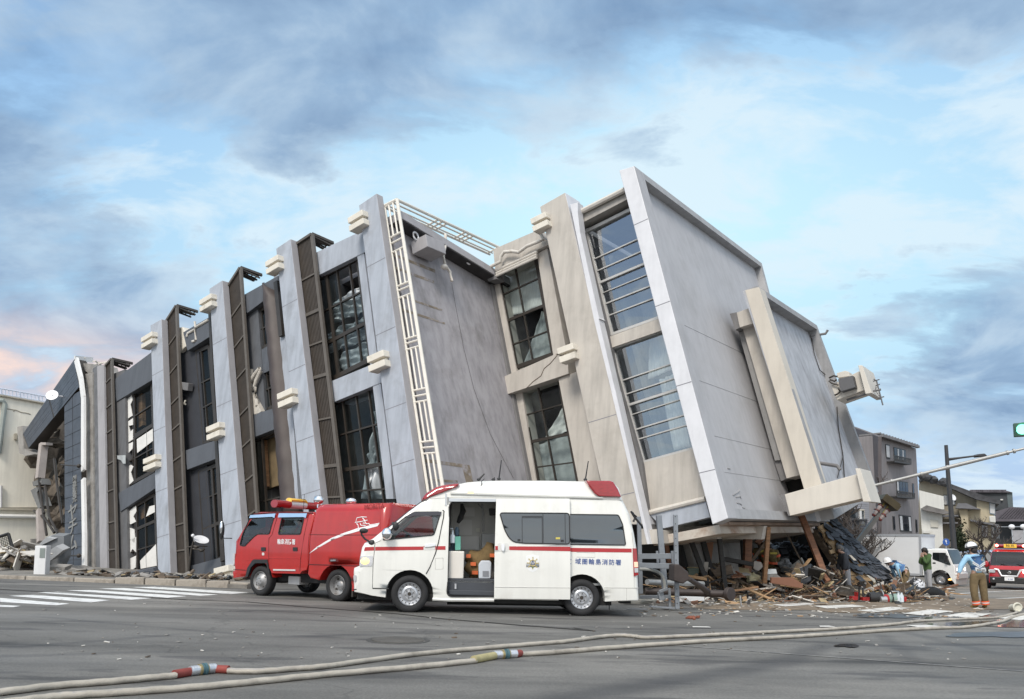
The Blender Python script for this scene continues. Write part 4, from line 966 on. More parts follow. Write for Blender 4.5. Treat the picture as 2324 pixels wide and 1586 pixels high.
def overlay(mb, pts, yf, off, th, mi=0, cx=(), cz=()):
    """a plate lying on the curved side, off metres proud of it"""
    v, f = poly2(pts, [], lambda x, z: yf(x, z)-off, cx, cz); n = len(v)
    mb.add(v, f, mi, True)
    P2 = [(p[0], p[1]) for p in pts]; vs = []; fs = []
    for p in P2: vs.append(Vc((p[0], yf(*p)-off, p[1])))
    for p in P2: vs.append(Vc((p[0], yf(*p)-off+th, p[1])))
    k = len(P2)
    for i in range(k): j = (i+1) % k; fs.append((i, j, k+j, k+i))
    mb.add(vs, fs, mi); return mb
def arc(cx, cz, r, a0, a1, n=14): return [(cx+r*cos(radians(a0+(a1-a0)*i/n)), cz+r*sin(radians(a0+(a1-a0)*i/n))) for i in range(n+1)]
def rnd_poly(pts, r=.05, n=4):
    out = []
    for i in range(len(pts)):
        a, b, c = Vc(pts[i-1]), Vc(pts[i]), Vc(pts[(i+1) % len(pts)]); d1 = (a-b); d2 = (c-b); k = min(r, d1.length*.45, d2.length*.45)
        p, q = b+d1.normalized()*k, b+d2.normalized()*k
        for j in range(n+1): t = j/n; o = p*(1-t)**2+b*2*t*(1-t)+q*t*t; out.append((o.x, o.y))
    return out
rubber = mat('tyre_rubber', (.020, .020, .021), .8, var=.2, scale=6, bump=.2)
rimm = mat('rim_silver', (.52, .53, .55), .35, metal=.75, var=.06, scale=5)
rimdirty = mat('rim_dirty', (.38, .38, .38), .5, metal=.6, var=.25, scale=5, stain=((.16, .09, .05), 9, .55, .7, .7))
blk = mat('black_plastic', (.018, .018, .019), .5, var=.1)
chrome = mat('chrome', (.8, .81, .83), .08, metal=1.0, var=0)
under = mat('underbody_dark', (.02, .02, .02), .8, var=.2)
white_p = mat('white_paint', (.80, .79, .74), .28, var=.025, scale=1.2, coat=.5, stain=((.52, .48, .42), 1.8, .56, .80, .4), streak=.10)
red_p = mat('red_paint', (.42, .018, .014), .25, var=.08, scale=1.5, coat=.6, streak=.15, stain=((.20, .05, .035), 2.2, .58, .8, .5))
redvan_p = mat('red_van_paint', (.40, .012, .02), .25, var=.05, scale=1.5, coat=.6)
stripe_r = mat('stripe_red', (.42, .03, .035), .35, var=.04)
seam = mat('seam_dark', (.05, .05, .048), .8, var=0)
redlens = mat('red_lens', (.30, .006, .012), .12, var=.2, scale=14, coat=1.0, stretch=(1, 1, 3))
glow = mat('lamp_amber', (1, .6, .2), .3, var=0, emit=(1.0, .48, .12), es=2.6)
glowhi = mat('lamp_warm', (1, .9, .7), .3, var=0, emit=(1.0, .86, .58), es=12)
glowred = mat('lamp_red', (1, .1, .08), .3, var=0, emit=(1.0, .10, .07), es=9)
lampclear = mat('lamp_clear', (.62, .63, .65), .1, metal=.3, var=.1, scale=20, coat=1)
autoglass = glassmat('car_glass', (.016, .02, .022), .05, .72, .01)
tintglass = glassmat('tinted_glass', (.022, .03, .038), .13, .15, .02, .0, .35)
letterblue = mat('letter_blue', (.05, .10, .30), .5, var=0)
letterwhite = mat('letter_white', (.8, .8, .8), .5, var=0)
def wheel(parent, x, y, r, w, style='steel', z=None, dirty=False, far=False, turn=0):
    z = r*.985 if z is None else z
    e = bpy.data.objects.new('wheel', None); COL.objects.link(e); e.parent = parent; e.location = (x, y, z); e.rotation_euler = (0, 0, turn)
    ty = MB(); ty.lathe([(r*.62, .02), (r*.66, 0), (r*.80, -.012), (r*.93, .0), (r*.985, .025), (r, .06), (r, w-.06), (r*.98, w-.02), (r*.9, w), (r*.62, w)], (0, 0, 0), (0, 1, 0), 40)
    for k in (.3, .5, .7): ty.lathe([(r*1.001, w*k-.006), (r*.985, w*k-.004), (r*.985, w*k+.004), (r*1.001, w*k+.006)], (0, 0, 0), (0, 1, 0), 40)
    ty.build('tyre', rubber, e, world=False)
    rm = MB(); m2 = rimdirty if dirty else rimm; R = r*.63
    if style == 'steel': prof = [(R, .01), (R*.97, .0), (R*.93, .02), (R*.90, .05), (R*.74, .055), (R*.66, .035), (R*.5, .03), (R*.46, .045), (R*.28, .045), (R*.25, .02), (R*.2, .01), (0, .01)]
    elif style == 'truck': prof = [(R, .01), (R*.97, -.005), (R*.92, .03), (R*.85, .05), (R*.5, -.01), (R*.42, -.035), (R*.2, -.045), (0, -.045)]
    else: prof = [(R, .01), (R*.97, -.005), (R*.92, .05), (R*.86, .13), (R*.5, .14), (R*.46, .10), (R*.3, .07), (0, .07)]
    rm.lathe(prof, (0, 0, 0), (0, 1, 0), 36); rm.build('rim', m2, e, world=False)
    d = MB()
    if style == 'steel':
        for k in range(16): a = 2*pi*k/16; d.lathe([(R*.055, .047), (0, .047)], (R*.82*cos(a), 0, R*.82*sin(a)), (0, 1, 0), 8)
        d.lathe([(R*.17, .008), (R*.15, -.004), (0, -.004)], (0, 0, 0), (0, 1, 0), 14)
        for k in range(6): a = 2*pi*k/6+.3; d.lathe([(R*.05, .04), (R*.045, .02), (0, .02)], (R*.35*cos(a), 0, R*.35*sin(a)), (0, 1, 0), 6)
    else:
        o_ = .035 if style == 'truck' else .125
        for k in range(4): a = 2*pi*k/4+.6; d.lathe([(R*.13, o_-.012), (0, o_-.014)], (R*.68*cos(a), 0, R*.68*sin(a)), (0, 1, 0), 10)
        for k in range(5): a = 2*pi*k/5; d.lathe([(R*.06, -.05), (0, -.06)], (R*.28*cos(a), 0, R*.28*sin(a)), (0, 1, 0), 6)
    d.build('wheel_hole', winframe, e, world=False)
    return e
def pt(mb, f, poly_px, off, th, yf, **k): return overlay(mb, [f(*p) for p in poly_px], yf, off, th, **k)
# ================================================================== ambulance
A0, A1_ = gnd(928, 1390), gnd(1322, 1398)
va = VP(A0, (A1_-A0)); am = va.thing('ambulance', 'white ambulance with red stripe and open sliding side door parked before the toppled building', 'ambulance')
ac_ = crop(1300, 1700, 1150, 2324); ax = lambda x, y, yy=0.0: va.xz(*ac_(x, y), yy)
WD = 1.88; WB = (A1_-A0).length
wfx, wfz = ax(445, 1021); wrx, wrz = ax(1740, 1051)
def yinA(x, z): return .0+max(0, (z-.95))**1.7*.085+max(0, .5-z)*.08
fo = [ax(*p) for p in ((30, 1008), (22, 940), (20, 860), (24, 828), (66, 812), (70, 745), (84, 672), (104, 638), (165, 605), (236, 548), (330, 478), (425, 400), (503, 342), (555, 300), (572, 262), (640, 217), (740, 197), (815, 187), (880, 172), (1000, 161), (1150, 158), (1500, 158), (1780, 164), (1950, 170), (2010, 185), (2040, 220), (2062, 310), (2110, 420), (2140, 560), (2160, 690), (2170, 980), (2172, 1065))]
kr = [.5, .8, .9, .9, .6, .7, .8, .9, .9, .8, .7, .6, .6, .8, .9, 1, 1, 1, 1.2, 1.3, 1.3, 1.3, 1.3, 1.2, 1.1, 1, .8, .7, .7, .7, .7, .4]
bot = [ax(1915, 1078)]
ar_r = arc(wrx, wrz, .445, -8, 188, 16); ar_f = arc(wfx, wfz, .445, -10, 190, 16)
bot = [(ax(2160, 1076)), (wrx+.445, ar_r[0][1])]+ar_r[1:-1]+[(wrx-.445, ar_r[-1][1]), (wfx+.445, ar_f[0][1])]+ar_f[1:-1]+[(wfx-.445, ar_f[-1][1]), ax(170, 1036)]
outA = fo+bot; kr[0] = .15; krA = kr+[.2]+[0]*(len(bot)-1)
me_ = [0]*len(outA)
for i in (9, 10, 11, 12): me_[i] = 1
winF = rnd_poly([ax(*p) for p in ((240, 618), (335, 510), (420, 440), (480, 408), (680, 406), (628, 580))], .05)
doorO = rnd_poly([ax(*p) for p in ((745, 328), (1300, 330), (1300, 1042), (728, 1042))], .10)
cz_ = [i*.12+.3 for i in range(19)]
mb = MB(); body(mb, outA, krA, [winF, doorO], [winF], WD, yinA, .14, me_, cz=cz_, cx=[-.6+.5*i for i in range(10)])
mb.build('body', [white_p, autoglass], am, world=False)
Y0 = yinA
P_ = lambda name, px, off, m, th=.02, par=am, rr=.0: overlay(MB(), (rnd_poly([ax(*p) for p in px], rr) if rr else [ax(*p) for p in px]), Y0, off, th, cz=cz_).build(name, m, par, world=False)
def lineA(name, px, w, m, off=.004, par=am):
    b = MB()
    pts = [ax(*p) for p in px]; b.tube([Vc((x, Y0(x, z)-off+.004, z)) for x, z in pts], w, 5); return b.build(name, m, par, world=False)
# front door glass + frame, seats, wheel
overlay(MB(), winF, Y0, -.01, .004, cz=cz_).build('window', autoglass, am, world=False)
overlay(MB(), winF, lambda x, z: WD-Y0(x, z), .01, .004).build('window', autoglass, am, world=False)
b = MB(); pts = winF+[winF[0]]; b.tube([Vc((x, Y0(x, z)-.002, z)) for x, z in pts], .014, 5); b.build('window_seal', blk, am, world=False)
P_('window_visor', ((418, 442), (482, 404), (686, 404), (680, 432), (470, 436), (430, 452)), .02, mat('visor_smoke', (.05, .05, .06), .2, var=.05), .008)
seatm = mat('seat_blue', (.10, .15, .20), .8, var=.15)
for yy in (.35, 1.15):
    b = MB(); x0, z0 = ax(560, 660); b.box((x0-.05, yy, .75), (x0+.42, yy+.45, .92)); b.hexa([(x0+.36, yy, .92), (x0+.5, yy, .92), (x0+.5, yy+.45, .92), (x0+.36, yy+.45, .92), (x0+.52, yy+.06, 1.42), (x0+.62, yy+.06, 1.42), (x0+.62, yy+.40, 1.42), (x0+.52, yy+.40, 1.42)])
    b.box((x0+.55, yy+.12, 1.46), (x0+.63, yy+.33, 1.64)); b.build('seat', seatm, am, world=False, bevel=.03)
b = MB(); x0, z0 = ax(395, 560); o = Vc((x0, 1.30, z0)); axv = Vc((.55, 0, .85)).normalized(); u_ = Vc((0, 1, 0)); w_ = axv.cross(u_)
b.tube([o+u_*.19*cos(2*pi*i/20)+w_*.19*sin(2*pi*i/20) for i in range(21)], .016, 6, caps=False); b.tube([o-axv*.3, o], .03, 6); b.build('steering_wheel', blk, am, world=False)
b = MB(); b.box((ax(180, 620)[0], .12, 1.0), (ax(330, 620)[0], WD-.12, 1.18)); b.build('dashboard', blk, am, world=False, bevel=.04)
# partition and interior of the patient room
inx0, inx1 = ax(742, 600)[0], ax(1900, 600)[0]
wi = mat('interior_white', (.60, .60, .57), .6, var=.05); wg = mat('interior_grey', (.33, .34, .34), .6, var=.08)
b = MB(); b.box((inx0-.06, .10, .55), (inx0-.03, WD-.1, 2.2)); b.build('partition', wg, am, world=False)
b = MB(); b.box((inx0, 1.35, .62), (inx1, 1.42, 2.25)); b.build('interior_wall', wi, am, world=False)
b = MB(); b.box((inx0, .1, .58), (inx1, 1.35, .62)); b.build('interior_floor', wg, am, world=False)
b = MB(); b.box((inx0, .1, 2.26), (inx1, 1.35, 2.29)); b.build('interior_ceiling', wi, am, world=False)
b = MB()
for px, yy in ((((842, 372), (935, 372), (935, 440), (842, 440)), 1.33), (((815, 465), (915, 465), (915, 580), (815, 580)), 1.33), (((830, 590), (970, 590), (970, 690), (830, 690)), 1.30)):
    b.prism([Vc((ax(*p, yy)[0], yy, ax(*p, yy)[1])) for p in px], (0, .03, 0))
b.build('paper_sheet', mat('paper', (.75, .75, .73), .7, var=.03), am, world=False)
b = MB(); b.prism([Vc((ax(*p, 1.30)[0], 1.30, ax(*p, 1.30)[1])) for p in ((946, 528), (975, 528), (975, 558), (946, 558))], (0, .04, 0)); b.build('wall_switch', mat('switch_ivory', (.7, .7, .62), .5, var=0), am, world=False)
b = MB(); b.prism([Vc((ax(*p, .9)[0], .9, ax(*p, .9)[1])) for p in ((988, 570), (1095, 570), (1095, 700), (990, 700))], (0, .4, 0)); b.build('wall_cabinet', wg, am, world=False, bevel=.02)
b = MB(); b.prism([Vc((ax(*p, .9)[0], .9, ax(*p, .9)[1])) for p in ((1042, 380), (1095, 380), (1095, 430), (1048, 430))], (0, .2, 0)); b.build('wall_monitor', blk, am, world=False, bevel=.01)
b = MB(); b.tube([Vc((ax(*p, .8)[0], .8, ax(*p, .8)[1])) for p in ((990, 345), (1000, 420), (1000, 560))], .018, 6); b.tube([Vc((ax(*p, .8)[0], .8, ax(*p, .8)[1])) for p in ((960, 345), (990, 380))], .012, 6); b.build('grab_rail', mat('rail_grey', (.2, .2, .2), .4, var=.05), am, world=False)
b = MB(); b.prism([Vc((ax(*p, .12)[0], .12, ax(*p, .12)[1])) for p in ((740, 700), (858, 702), (850, 910), (734, 912))], (0, .45, 0)); b.build('side_cabinet', mat('cabinet_cream', (.72, .68, .62), .5, var=.04), am, world=False, bevel=.02)
# entrance step
b = MB(); x0, z0 = ax(728, 1030); x1, z1 = ax(1095, 912); b.box((x0, .10, z0), (x1+.4, .5, z1)); b.box((x0+.02, .06, z0), (x1+.4, .1, z0+.09)); b.build('step', mat('step_grey', (.055, .06, .07), .6, var=.12), am, world=False, bevel=.01)
b = MB(); b.prism([Vc((ax(*p, .07)[0], .07, ax(*p, .07)[1])) for p in ((785, 945), (798, 945), (798, 985), (785, 985))], (0, .04, 0)); b.build('step_lamp', lampclear, am, world=False)
# door seal, rail above the opening
b = MB(); pts = doorO+[doorO[0]]; b.tube([Vc((x, Y0(x, z)-.002, z)) for x, z in pts], .016, 5); b.build('door_seal', blk, am, world=False)
P_('door_rail', ((742, 303), (1098, 306), (1098, 328), (742, 326)), .03, mat('rail_silver', (.5, .52, .54), .35, metal=.5, var=.05), .03)
# sliding door standing open over the rear side
sdp = [(1098, 303), (1650, 306), (1650, 640), (1648, 1062), (1080, 1056), (1084, 700)]
sdr = P_('sliding_door', sdp, .085, white_p, .06)
wp = [(1122, 414), (1645, 417), (1645, 648), (1300, 642), (1225, 632), (1190, 600), (1160, 545)]
overlay(MB(), rnd_poly([ax(*p) for p in wp], .06), Y0, .090, .01, cz=cz_).build('window', tintglass, sdr, world=False)
b = MB(); pts = rnd_poly([ax(*p) for p in wp], .06); pts.append(pts[0]); b.tube([Vc((x, Y0(x, z)-.09, z)) for x, z in pts], .012, 5); b.build('window_seal', blk, sdr, world=False)
for px in (((1292, 440), (1438, 440)), ((1292, 450), (1438, 450)), ((1290, 440), (1290, 640)), ((1440, 440), (1440, 640)), ((1447, 420), (1447, 640)), ((1612, 420), (1612, 640))): lineA('window_bar', px, .006, blk, .098, sdr)
P_('stripe', ((1088, 663), (1108, 663), (1108, 692), (1088, 692)), .089, stripe_r, .004, sdr); P_('stripe', ((1193, 665), (1650, 668), (1650, 702), (1193, 693)), .089, stripe_r, .004, sdr)
P_('handle', ((1132, 648), (1156, 648), (1158, 668), (1154, 700), (1136, 698)), .125, chrome, .04, sdr, .02); P_('handle_cup', ((1108, 642), (1180, 640), (1192, 670), (1180, 705), (1110, 700)), .0885, mat('cup_white', (.66, .65, .62), .4, var=.03), .003, sdr, .03)
b = lineA('door_crease', ((1085, 968), (1648, 974)), .008, mat('crease_white', (.62, .61, .57), .4, var=0), .088, sdr)
P_('window_lock', ((1255, 612), (1276, 612), (1276, 628), (1255, 628)), .099, blk, .008, sdr); P_('window_lock', ((1578, 616), (1600, 616), (1600, 632), (1578, 632)), .099, blk, .008, sdr)
P_('shield_badge', ((1318, 735), (1345, 732), (1368, 726), (1392, 732), (1416, 735), (1416, 820), (1395, 845), (1367, 858), (1340, 845), (1318, 820)), .088, mat('badge_white', (.82, .82, .81), .4, var=0), .004, sdr)
# emblem: gold star of rays, blue triangle, green leaf sprig
b = MB(); cx_, cz0 = ax(1368, 790); yy = Y0(cx_, cz0)-.094
for k in range(8):
    a = pi/4*k; r0, r1 = .045, .105; b.beam((cx_+r0*sin(a), yy, cz0+r0*cos(a)), (cx_+r1*sin(a), yy, cz0+r1*cos(a)), .013, .004, up=(0, 1, 0))
    b.lathe([(.012, -.003), (0, -.004)], (cx_+r1*sin(a), yy, cz0+r1*cos(a)), (0, 1, 0), 8)
b.tube([Vc((cx_+.058*cos(2*pi*i/20), yy, cz0+.058*sin(2*pi*i/20))) for i in range(21)], .007, 5, caps=False)
b.build('emblem', mat('emblem_gold', (.60, .48, .20), .4, metal=.3, var=.05), sdr, world=False)
b = MB(); T_ = [(cx_+.042*sin(a), yy-.004, cz0+.042*cos(a)) for a in (0, 2*pi/3, 4*pi/3, 2*pi)]; b.tube(T_, .008, 5); b.build('emblem_triangle', letterblue, sdr, world=False)
b = MB(); b.blob((cx_, yy, cz0-.085), .018, .004, .014); b.build('emblem_leaf', mat('emblem_green', (.10, .20, .08), .5, var=.1), sdr, world=False)
# rear fixed window, stripe pieces, seams
wr = [(1650, 424), (1660, 424), (2020, 428), (2050, 500), (2070, 656), (1650, 650)]
overlay(MB(), rnd_poly([ax(*p) for p in wr], .04), Y0, .006, .01, cz=cz_).build('window', tintglass, am, world=False)
b = MB(); pts = rnd_poly([ax(*p) for p in wr], .04); pts.append(pts[0]); b.tube([Vc((x, Y0(x, z)-.004, z)) for x, z in pts], .012, 5); b.build('window_seal', blk, am, world=False)
P_('stripe', ((1655, 676), (2114, 682), (2114, 711), (1655, 706)), .004, stripe_r, .003)
P_('stripe', ((112, 671), (175, 669), (180, 669), (180, 697), (104, 699)), .002, stripe_r, .003)
P_('stripe', ((188, 669), (560, 666), (550, 692), (188, 697)), .004, stripe_r, .003); P_('stripe', ((640, 664), (716, 663), (716, 691), (640, 691)), .004, stripe_r, .003)
lineA('door_seam', ((694, 392), (704, 400), (700, 450), (662, 640), (640, 720), (600, 820), (570, 872)), .012, seam); lineA('door_seam', ((186, 640), (182, 700), (172, 815), (168, 975)), .006, seam); lineA('door_seam', ((168, 980), (290, 983)), .011, seam)
lineA('door_seam', ((232, 622), (186, 640)), .004, seam); lineA('roof_seam', ((742, 297), (1100, 298), (1650, 306), (2060, 315)), .006, mat('seam_light', (.45, .44, .41), .6, var=0)); lineA('roof_seam', ((600, 305), (740, 297)), .005, MC['seam_light'])
lineA('body_seam', ((640, 755), (698, 752), (698, 835), (640, 838), (640, 755)), .004, MC['seam_light']); lineA('body_seam', ((1700, 710), (1838, 714), (1838, 748), (1700, 745)), .004, MC['seam_light']); lineA('body_seam', ((1905, 976), (2168, 978)), .006, MC['seam_light']); lineA('body_seam', ((2076, 980), (2076, 1076)), .004, MC['seam_light']); lineA('body_seam', ((2118, 560), (2130, 690), (2132, 890), (2132, 975)), .004, MC['seam_light'])
P_('door_handle', ((560, 655), (585, 650), (640, 648), (642, 660), (600, 668), (562, 670)), .025, chrome, .02); P_('handle_cup', ((550, 655), (640, 645), (638, 690), (552, 694)), .004, MC['cup_white'], .003, am, .02)
# sills, lower trim
lineA('sill', ((618, 1062), (728, 1068), (1080, 1070)), .03, white_p, .0)
# lamps
hl = P_('headlight', ((76, 738), (172, 735), (165, 815), (70, 815)), .008, lampclear, .05, am, .02)
b = MB(); x, z = ax(112, 776); b.blob((x, Y0(x, z)+.0, z), .085, .03, .065); b.build('bulb', glow, hl, world=False)
P_('fog_lamp', ((24, 882), (46, 880), (46, 925), (28, 925)), .004, lampclear, .03, am, .02)
P_('bumper_gap', ((18, 985), (48, 985), (48, 992), (18, 992)), .004, blk, .02)
tl = P_('tail_light', ((2120, 680), (2150, 680), (2163, 880), (2128, 890)), .012, redlens, .04)
P_('reverse_lamp', ((2130, 782), (2158, 782), (2160, 820), (2132, 822)), .018, mat('lamp_pinkwhite', (.75, .5, .42), .2, var=.1, emit=(1, .35, .15), es=.6), .01, tl); P_('reverse_lamp', ((2132, 828), (2160, 828), (2161, 860), (2134, 862)), .018, lampclear, .01, tl)
# red beacons built into the roof
x, z = ax(640, 250)
b = MB(); body(b, [ax(*p) for p in ((533, 322), (536, 300), (565, 262), (640, 215), (700, 198), (790, 188), (818, 190), (812, 205), (770, 225), (680, 262), (580, 300))], [.5, .8, 1, 1, 1, .8, .4, .3, .2, .2, .3], [], [], WD-.14, lambda x, z: max(0, z-2.0)*.1, .09)
o = b.build('front_beacon', redlens, am, world=False); o.location = (0, .07, 0)
b = MB(); body(b, [ax(*p) for p in ((1778, 170), (1960, 172), (1985, 180), (2020, 235), (2042, 296), (1872, 292), (1840, 268), (1800, 215))], [.5, .6, .7, .7, .3, .3, .5, .6], [], [], WD-.02, lambda x, z: max(0, z-1.9)*.12, .06)
o = b.build('rear_beacon', redlens, am, world=False); o.location = (0, .03, .012)
P_('side_marker', ((882, 248), (928, 248), (928, 267), (882, 267)), .01, glow, .02, am, .008)
# aerials on the roof, cable
def aerial(p, q, r=.012):
    b = MB(); a_, c_ = ax(*p, .9), ax(*q, .9); b.tube([Vc((a_[0], .9, a_[1])), Vc((c_[0], .9, c_[1]))], [r*1.3, r*.8], 6); b.blob((a_[0], .9, a_[1]), .04, .04, .03); b.build('aerial', blk, am, world=False)
aerial((1117, 160), (1136, 18)); aerial((1766, 165), (1788, 25)); aerial((965, 165), (1008, 120), .02); aerial((1075, 165), (1085, 148), .015)
b = MB(); b.tube([Vc((ax(*p)[0], Y0(*ax(*p))+.02, ax(*p)[1])) for p in ((1010, 150), (988, 170), (990, 195), (972, 222), (940, 228))], .008, 5); b.build('cable', blk, am, world=False)
# mirrors
b = MB(); b.blob((ax(282, 572)[0], -.12, ax(282, 572)[1]), .10, .09, .115, 14, 10); b.build('wing_mirror', chrome, am, world=False)
b = MB(); x, z = ax(345, 515); b.blob((x, -.06, z), .06, .03, .08); b.tube([Vc((ax(320, 490)[0], 0, ax(320, 490)[1])), Vc((x, -.06, z))], .03, 6); b.build('mirror_bracket', blk, am, world=False)
b = MB(); am_ = lambda x, y: Vc((ax(x, y)[0], .05, ax(x, y)[1]))
b.tube([am_(160, 640), am_(110, 610), am_(85, 580), am_(82, 560)], .02, 6); b.blob(am_(100, 548), .085, .05, .05); b.blob(am_(163, 640), .07, .05, .06); b.build('front_mirror', blk, am, world=False)
b = MB(); p_ = [ax(*q) for q in ((712, 265), (722, 265), (722, 355), (712, 355))]; overlay(b, p_, Y0, .02, .02); b.build('hinge_bar', MC['rail_silver'], am, world=False)
b = MB(); r_ = lambda x, y: Vc((ax(x, y)[0], .05, ax(x, y)[1])); b.tube([r_(2112, 400), r_(2135, 440), r_(2195, 512)], .022, 6); b.tube([r_(2120, 410), r_(2150, 440), r_(2130, 480)], .025, 6); b.build('rear_mirror', blk, am, world=False)
# lettering
x, z = ax(1862, 785); lettering('域圏輪島消防署', .117, letterblue, am, frame_mtx((x, Y0(x, z)-.004, z), (1, 0, -.004), (0, 0, 1)), depth=.002, sx=1.0, space=1.22, bold=.0008)
lineA('lettering_stroke', ((1653, 765), (1660, 765)), .008, letterblue); lineA('lettering_stroke', ((1653, 796), (1660, 796)), .008, letterblue)
P_('tissue_sticker', ((1540, 598), (1572, 598), (1572, 612), (1540, 612)), .1, mat('sticker_yellow', (.6, .5, .1), .5, var=0), .004, sdr)
# wheels, dark wells and chassis
for x in (wfx, wrx):
    wheel(am, x, .02, .35, .2); e = wheel(am, x, WD-.22, .35, .2)
b = MB(); b.box((wfx-.45, .26, .25), (wfx+.45, WD-.26, .8)); b.box((wrx-.45, .26, .25), (wrx+.45, WD-.26, .8)); b.box((wfx, .16, .20), (wrx+.6, WD-.16, .34)); b.box((wfx-1.0, .2, .22), (wfx, WD-.2, .4)); b.build('chassis', under, am, world=False)
b = MB(); b.tube([(wfx+.7, .5, .18), (wrx+.4, .5, .2)], .05, 8); b.box((wrx+.8, .25, .24), (wrx+1.0, .5, .32)); b.tube([(wrx+.55, .12, .3), (wrx+.55, .12, .12)], .01, 5); b.build('exhaust', under, am, world=False)
# loose things carried inside
def inside(name, label, cat, mb, m, bevel=0):
    o = mb.build(name, m, None, world=False); o.location = va.o; o.rotation_euler = va.euler
    if bevel: bb = o.modifiers.new('bevel', 'BEVEL'); bb.width = bevel; bb.segments = 2
    return tag(o, label, cat)
iv = lambda x, y, d: Vc((ax(x, y, d)[0], d, ax(x, y, d)[1]))
b = MB(); b.prism([iv(*p, .22) for p in ((788, 592), (830, 590), (830, 692), (788, 694))], (0, .12, 0)); inside('glove_box', 'green carton standing on the cabinet inside the ambulance doorway', 'carton', b, mat('carton_green', (.12, .38, .30), .6, var=.1), .006)
b = MB(); q = iv(768, 640, .25); b.lathe([(0, 0), (.05, 0), (.05, .14), (.02, .18), (.015, .24), (0, .24)], q, (0, 0, 1), 14); b.tube([q+Vc((0, 0, .24)), q+Vc((0, 0, .28)), q+Vc((-.05, 0, .28))], .01, 5); inside('soap_bottle', 'clear pump bottle beside the green carton in the ambulance', 'bottle', b, mat('bottle_clear', (.6, .66, .7), .15, var=.05))
b = MB(); b.prism([iv(*p, .14) for p in ((985, 772), (1050, 772), (1062, 790), (1056, 908), (966, 908), (964, 800))], (0, .3, 0)); o = inside('suction_unit', 'pale grey portable suction unit on the ambulance step', 'medical device', b, mat('device_grey', (.55, .58, .62), .4, var=.05), .02)
b = MB(); b.prism([iv(*p, .132) for p in ((995, 850), (1040, 850), (1040, 892), (995, 892))], (0, .01, 0)); b.build('vent_grille', mat('grille_grey', (.22, .23, .25), .5, var=.1), o, world=False)
b = MB(); b.tube([iv(*p, .25) for p in ((985, 790), (1000, 775), (1050, 778), (1052, 800))], .012, 6); b.build('handle', MC['grille_grey'], o, world=False)
coat = mat('turnout_tan', (.17, .115, .05), .9, var=.3, scale=6, bump=.3, bscale=20); band_o = mat('band_orange', (.75, .16, .05), .6, var=.05, emit=(.75, .16, .05), es=.0); band_s = mat('band_silver', (.6, .6, .58), .4, var=.05)
b = MB(); b.tube([iv(*p, .75) for p in ((880, 730), (930, 760), (980, 770), (1050, 780))], [.12, .17, .22, .2], 12); b.tube([iv(*p, .7) for p in ((1060, 640), (1045, 700), (1000, 780), (940, 850), (930, 905))], [.10, .15, .2, .13, .10], 12); b.tube([iv(*p, .7) for p in ((870, 800), (920, 830), (980, 850))], [.11, .15, .18], 12)
o = inside('turnout_coat', 'tan turnout coat with orange bands heaped inside the open ambulance door', 'coat', b, coat)
b = MB()
for p, q in (((872, 715), (905, 740)), ((905, 770), (945, 800)), ((915, 845), (960, 865)), ((1050, 715), (1090, 735))):
    A_, B_ = iv(*p, .52), iv(*q, .52); b.box((A_.x, .50, B_.z-.03), (B_.x, .56, B_.z+.04))
b.build('reflective_band', band_o, o, world=False)
b = MB(); b.tube([iv(*p, .7) for p in ((838, 345), (848, 400), (830, 450), (808, 490))], [.03, .06, .06, .03], 8); inside('hanging_strap', 'black strap hanging just inside the ambulance door', 'strap', b, blk)
# ================================================================== red fire engine
T0, T1 = gnd(588, 1352), gnd(766, 1365)
vt = VP(T0, T1-T0); ft_ = vt.thing('fire_engine', 'small red fire engine with crew cab and light bar parked behind the ambulance nose', 'fire engine')
tc_ = crop(800, 1750, 800, 2307); tx = lambda x, y, yy=0.0: vt.xz(*tc_(x, y), yy)
WT = 1.75
TX = lambda *p: [tx(*q) for q in p]
fwx, fwz = tx(462, 1182); rwx, rwz = tx(1290, 1238)
rr_ = .355
yT = lambda x, z: .0+max(0, z-1.15)**1.5*.10
cab = TX((192, 1148), (172, 1075), (200, 1050), (188, 950), (202, 860), (206, 745), (232, 705), (292, 590), (345, 505), (388, 448), (432, 434), (700, 430), (1022, 434), (1030, 470), (1008, 640), (992, 1000), (975, 1058), (925, 1072), (905, 1098), (600, 1092))
af = arc(fwx, fwz, .47, 14, 165, 12)
cab = cab+af+TX((315, 1126),)
krc = [.2, .6, .6, .8, .8, .8, .8, .7, .7, .9, .9, .9, .9, .6, .3, .2, .1, .1, 0, 0]+[0]*len(af)+[.1]
mec = [0]*len(cab); mec[7] = 1; mec[6] = 1; mec[8] = 1
wA = rnd_poly(TX((350, 505), (610, 482), (572, 672), (450, 672), (410, 700), (315, 802), (262, 792), (285, 680)), .04); wB = rnd_poly(TX((692, 500), (930, 500), (905, 675), (668, 675)), .04)
czt = [.2*i for i in range(12)]
mb = MB(); body(mb, cab, krc, [wA, wB], [wA, wB], WT, yT, .10, mec, cz=czt); mb.build('cab', [red_p, autoglass], ft_, world=False)
def TP(name, px, off, m, th=.02, par=ft_, rr=0): return overlay(MB(), (rnd_poly(TX(*px), rr) if rr else TX(*px)), yT, off, th, cz=czt).build(name, m, par, world=False)
def TLn(name, px, w, m, off=.003, par=ft_):
    b = MB(); b.tube([Vc((x, yT(x, z)-off, z)) for x, z in TX(*px)], w, 5); return b.build(name, m, par, world=False)
for w_ in (wA, wB):
    o = overlay(MB(), w_, yT, -.008, .004, cz=czt).build('window', autoglass, ft_, world=False)
    b = MB(); b.tube([Vc((x, yT(x, z)-.001, z)) for x, z in w_+[w_[0]]], .016, 5); b.build('window_seal', blk, o, world=False)
    overlay(MB(), w_, lambda x, z: WT-yT(x, z), .008, .004, cz=czt).build('window', autoglass, ft_, world=False)
